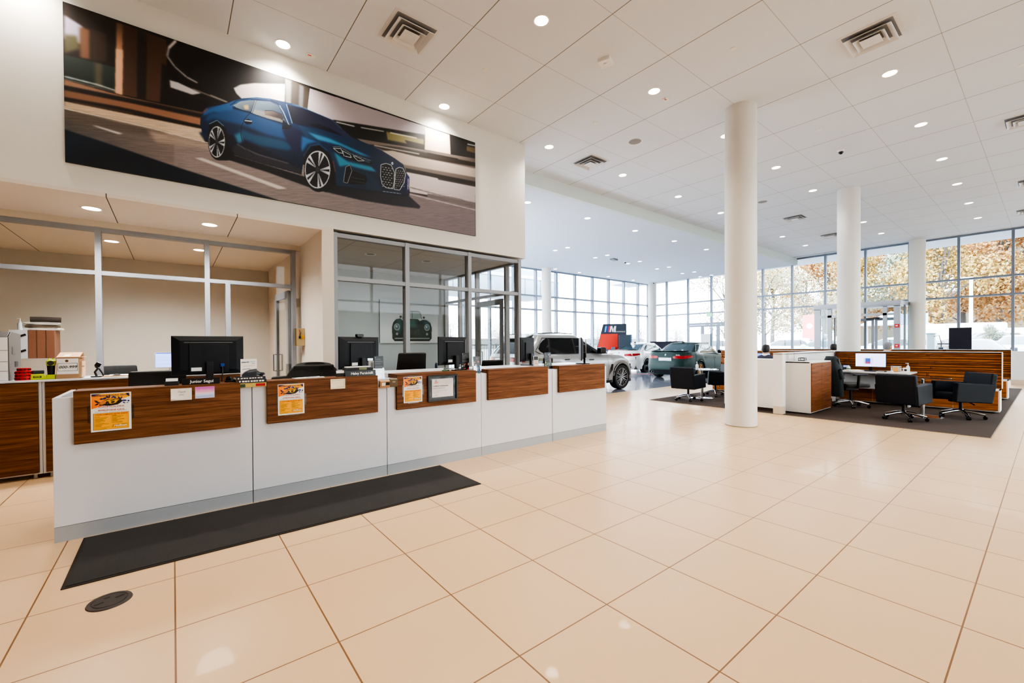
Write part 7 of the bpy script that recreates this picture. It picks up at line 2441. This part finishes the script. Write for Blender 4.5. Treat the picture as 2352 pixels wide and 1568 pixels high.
def make_tree(kind, label, seed, h, r, n=9000, group=None):
    rs = random.Random(seed)
    t = thing('tree', label, 'tree', (0, 0, 0), 0, group)
    q = MB()
    tr = [(0, 0, 0), (.1 * rs.uniform(-1, 1), .1, h * .3), (.3 * rs.uniform(-1, 1), .2 * rs.uniform(-1, 1), h * .6), (.3 * rs.uniform(-1, 1), .2, h * .9)]
    q.tube(tr, .2, 8, rs=[h * .022, h * .017, h * .010, h * .004])
    cl = []
    for i in range(13):
        z = h * rs.uniform(.30, .95)
        w = r * (1.0 - .55 * abs(z / h - .55) / .5)
        a = rs.uniform(0, 2 * PI)
        d = w * rs.uniform(.15, .85)
        c = Vector((d * math.cos(a), d * math.sin(a), z))
        cl.append((c, r * rs.uniform(.34, .55)))
        q.tube([(0, 0, z * .72), tuple(c * .6 + Vector((0, 0, z * .33))), tuple(c)], .05, 6, rs=[h * .007, h * .004, h * .002])
    q.build('trunk', BARK, t, smooth=60)
    v = np.zeros((n * 4, 3))
    R_ = np.random.RandomState(seed)
    idx = R_.randint(0, len(cl), n)
    cc = np.array([tuple(c[0]) for c in cl])[idx]
    rr = np.array([c[1] for c in cl])[idx]
    d = R_.normal(size=(n, 3))
    d /= np.linalg.norm(d, axis=1)[:, None]
    pos = cc + d * (rr * R_.uniform(.35, 1.0, n) ** .6)[:, None] * np.array([1, 1, .8])
    u = R_.normal(size=(n, 3))
    u /= np.linalg.norm(u, axis=1)[:, None]
    w = np.cross(u, d + .01)
    w /= np.linalg.norm(w, axis=1)[:, None] + 1e-9
    s = (R_.uniform(.6, 1.3, n) * h * .0105)[:, None]
    v[0::4], v[1::4], v[2::4], v[3::4] = pos - u * s, pos - w * s * .6, pos + u * s, pos + w * s * .6
    me = bpy.data.meshes.new('leaves')
    me.from_pydata(v.tolist(), [], [(4 * i, 4 * i + 1, 4 * i + 2, 4 * i + 3) for i in range(n)])
    me.materials.append(LM[kind])
    o = bpy.data.objects.new('leaves', me)
    COL.objects.link(o)
    o.parent = t
    return t


GT = 'trees of the wood beyond the car park'
to = make_tree('orange', 'orange autumn tree', 1, 15, 5.2, group=GT)
ty = make_tree('yellow', 'yellow autumn tree', 2, 13, 4.6, group=GT)
tg = make_tree('green', 'grey-green tree', 3, 15, 4.4, group=GT)
tp = make_tree('pale', 'pale tree', 4, 10.0, 4.4, 5000, group=GT)
used = set()
PLACE = [(to, 64, 3.2, .1, 'orange autumn tree filling the pane right of the light pole'), (to, 62, -3.5, 2.0, 'orange autumn tree at the right picture edge'), (ty, 57, -1.0, .6, 'yellow tree low in the rightmost pane'),
         (tg, 62, 9.2, 0, 'grey-green tall tree in the pane right of the lobby column'), (ty, 56, 6.2, 2.2, 'yellow tree left of the light pole, low'), (to, 72, 11.5, 4.0, 'orange tree behind the grey-green tree'),
         (ty, 66, 15.5, 1.0, 'yellow tree above the right half of the lobby'), (to, 70, 19.0, 3.0, 'orange tree just right of the second column'), (tp, 56, 17.5, 2.0, 'pale tree behind the second column'),
         (to, 84, 23.0, 1.4, 'distant orange tree left of the second column'), (tp, 52, 20.0, .4, 'pale spreading tree over the red signboard'), (tp, 48, 22.6, 3.3, 'pale sparse tree nearest the front column'),
         (ty, 66, 24.5, 5.1, 'yellow tree behind the pale sparse tree'), (to, 60, -9, 1.1, 'orange tree outside beyond the right picture edge'), (tg, 74, 1.0, 2.5, 'grey-green tree deep in the wood by the light pole'), (to, 76, 6.8, .9, 'orange tree crown behind the light pole')]
for p_, x, y, a, lab in PLACE:
    if p_.name not in used:
        used.add(p_.name)
        p_.location, p_.rotation_euler, p_['label'] = (x, y, -.2), (0, 0, a), lab
    else:
        dup(p_, (x, y, -.2), a, lab)
dup(tg, (35.5, 2.1, .0), 0, 'little pale green tree between the parked cars').scale = (.15, .15, .155)
k = N('light_block')
k.set(k.ramp(k.noise(k.coord(), .5, 6, .7), [(.35, rgb(70, 76, 60)), (.5, rgb(130, 128, 90)), (.65, rgb(190, 160, 84))]), rough=.9)
struct(MB().box(-30, -24, -.1, 50, -22, 4.2).build('light_block_rear', k.m))  # unseen block added behind the camera to dim reflections in the office glass
# hazy far wood
q = MB()
rs = random.Random(9)
th = make_tree('haze', 'hazy tree line', 6, 7.0, 4.2, 5000, 'hazy far trees')
for i in range(16):
    x, y = 22 + i * 7.0 - 10 * (i % 2), 92 - i * 1.5
    lab = 'hazy far tree through the far glazing, number %s from the left' % ['one', 'two', 'three', 'four', 'five', 'six', 'seven', 'eight', 'nine', 'ten', 'eleven', 'twelve', 'thirteen', 'fourteen', 'fifteen', 'sixteen'][i]
    if i == 0:
        th.location, th['label'] = (x, y, -.2), lab
    else:
        dup(th, (x, y, -.2 + rs.uniform(-.6, .8)), rs.uniform(0, 6), lab)
struct(MB().box(-60, 110, -.1, 160, 112, 3.2).build('hill_far', M(128, 128, 130, .9)))
struct(MB().box(92, -60, -.1, 94, 24, 9.0).build('hill_right', M(120, 110, 94, .9)))
# ================================================================== sky, sun-less daylight, camera
w = bpy.data.worlds.new('overcast_sky')
SC.world = w
w.use_nodes = True
nt = w.node_tree
bg = nt.nodes['Background']
tc = nt.nodes.new('ShaderNodeTexCoord')
sp = nt.nodes.new('ShaderNodeSeparateXYZ')
rp = nt.nodes.new('ShaderNodeValToRGB')
nt.links.new(tc.outputs['Generated'], sp.inputs[0])
nt.links.new(sp.outputs[2], rp.inputs[0])
e = rp.color_ramp.elements
e[0].position, e[0].color = 0.0, (0.90, 0.95, 1.0, 1)
e[1].position, e[1].color = 0.6, (0.80, 0.90, 1.0, 1)
nt.links.new(rp.outputs[0], bg.inputs[0])
bg.inputs[1].default_value = 5.0

cam = bpy.data.cameras.new('camera')
co = bpy.data.objects.new('camera', cam)
COL.objects.link(co)
SC.camera = co
F, CY, YAW, PITCH, ROLL = 983.6, 799.6, 0.9010, -0.0096, -0.0064
cam.sensor_width = 36.0
cam.sensor_fit = 'HORIZONTAL'
cam.lens = 36.0 * F / 2352
cam.shift_y = (CY - 784) / 2352
cam.clip_start, cam.clip_end = 0.05, 400
hf, r0, u0 = Vector((math.cos(YAW), math.sin(YAW), 0)), Vector((math.sin(YAW), -math.cos(YAW), 0)), Vector((0, 0, 1))
fw = hf * math.cos(PITCH) + u0 * math.sin(PITCH)
up0 = u0 * math.cos(PITCH) - hf * math.sin(PITCH)
rt = r0 * math.cos(ROLL) + up0 * math.sin(ROLL)
up = up0 * math.cos(ROLL) - r0 * math.sin(ROLL)
m = Matrix((rt, up, -fw)).transposed().to_4x4()
m.translation = (0, 0, 1.42)
co.matrix_world = m
SC.view_settings.view_transform = 'AgX'
SC.view_settings.look = 'AgX - High Contrast'
SC.view_settings.exposure = 1.24
SC.view_settings.gamma = 1.0

# keep the light paths short enough for a large interior
cy_ = SC.cycles
cy_.max_bounces, cy_.diffuse_bounces, cy_.glossy_bounces, cy_.transmission_bounces, cy_.transparent_max_bounces = 7, 4, 3, 4, 14
cy_.caustics_reflective = cy_.caustics_refractive = False
cy_.use_adaptive_sampling = True
cy_.adaptive_threshold = 0.05
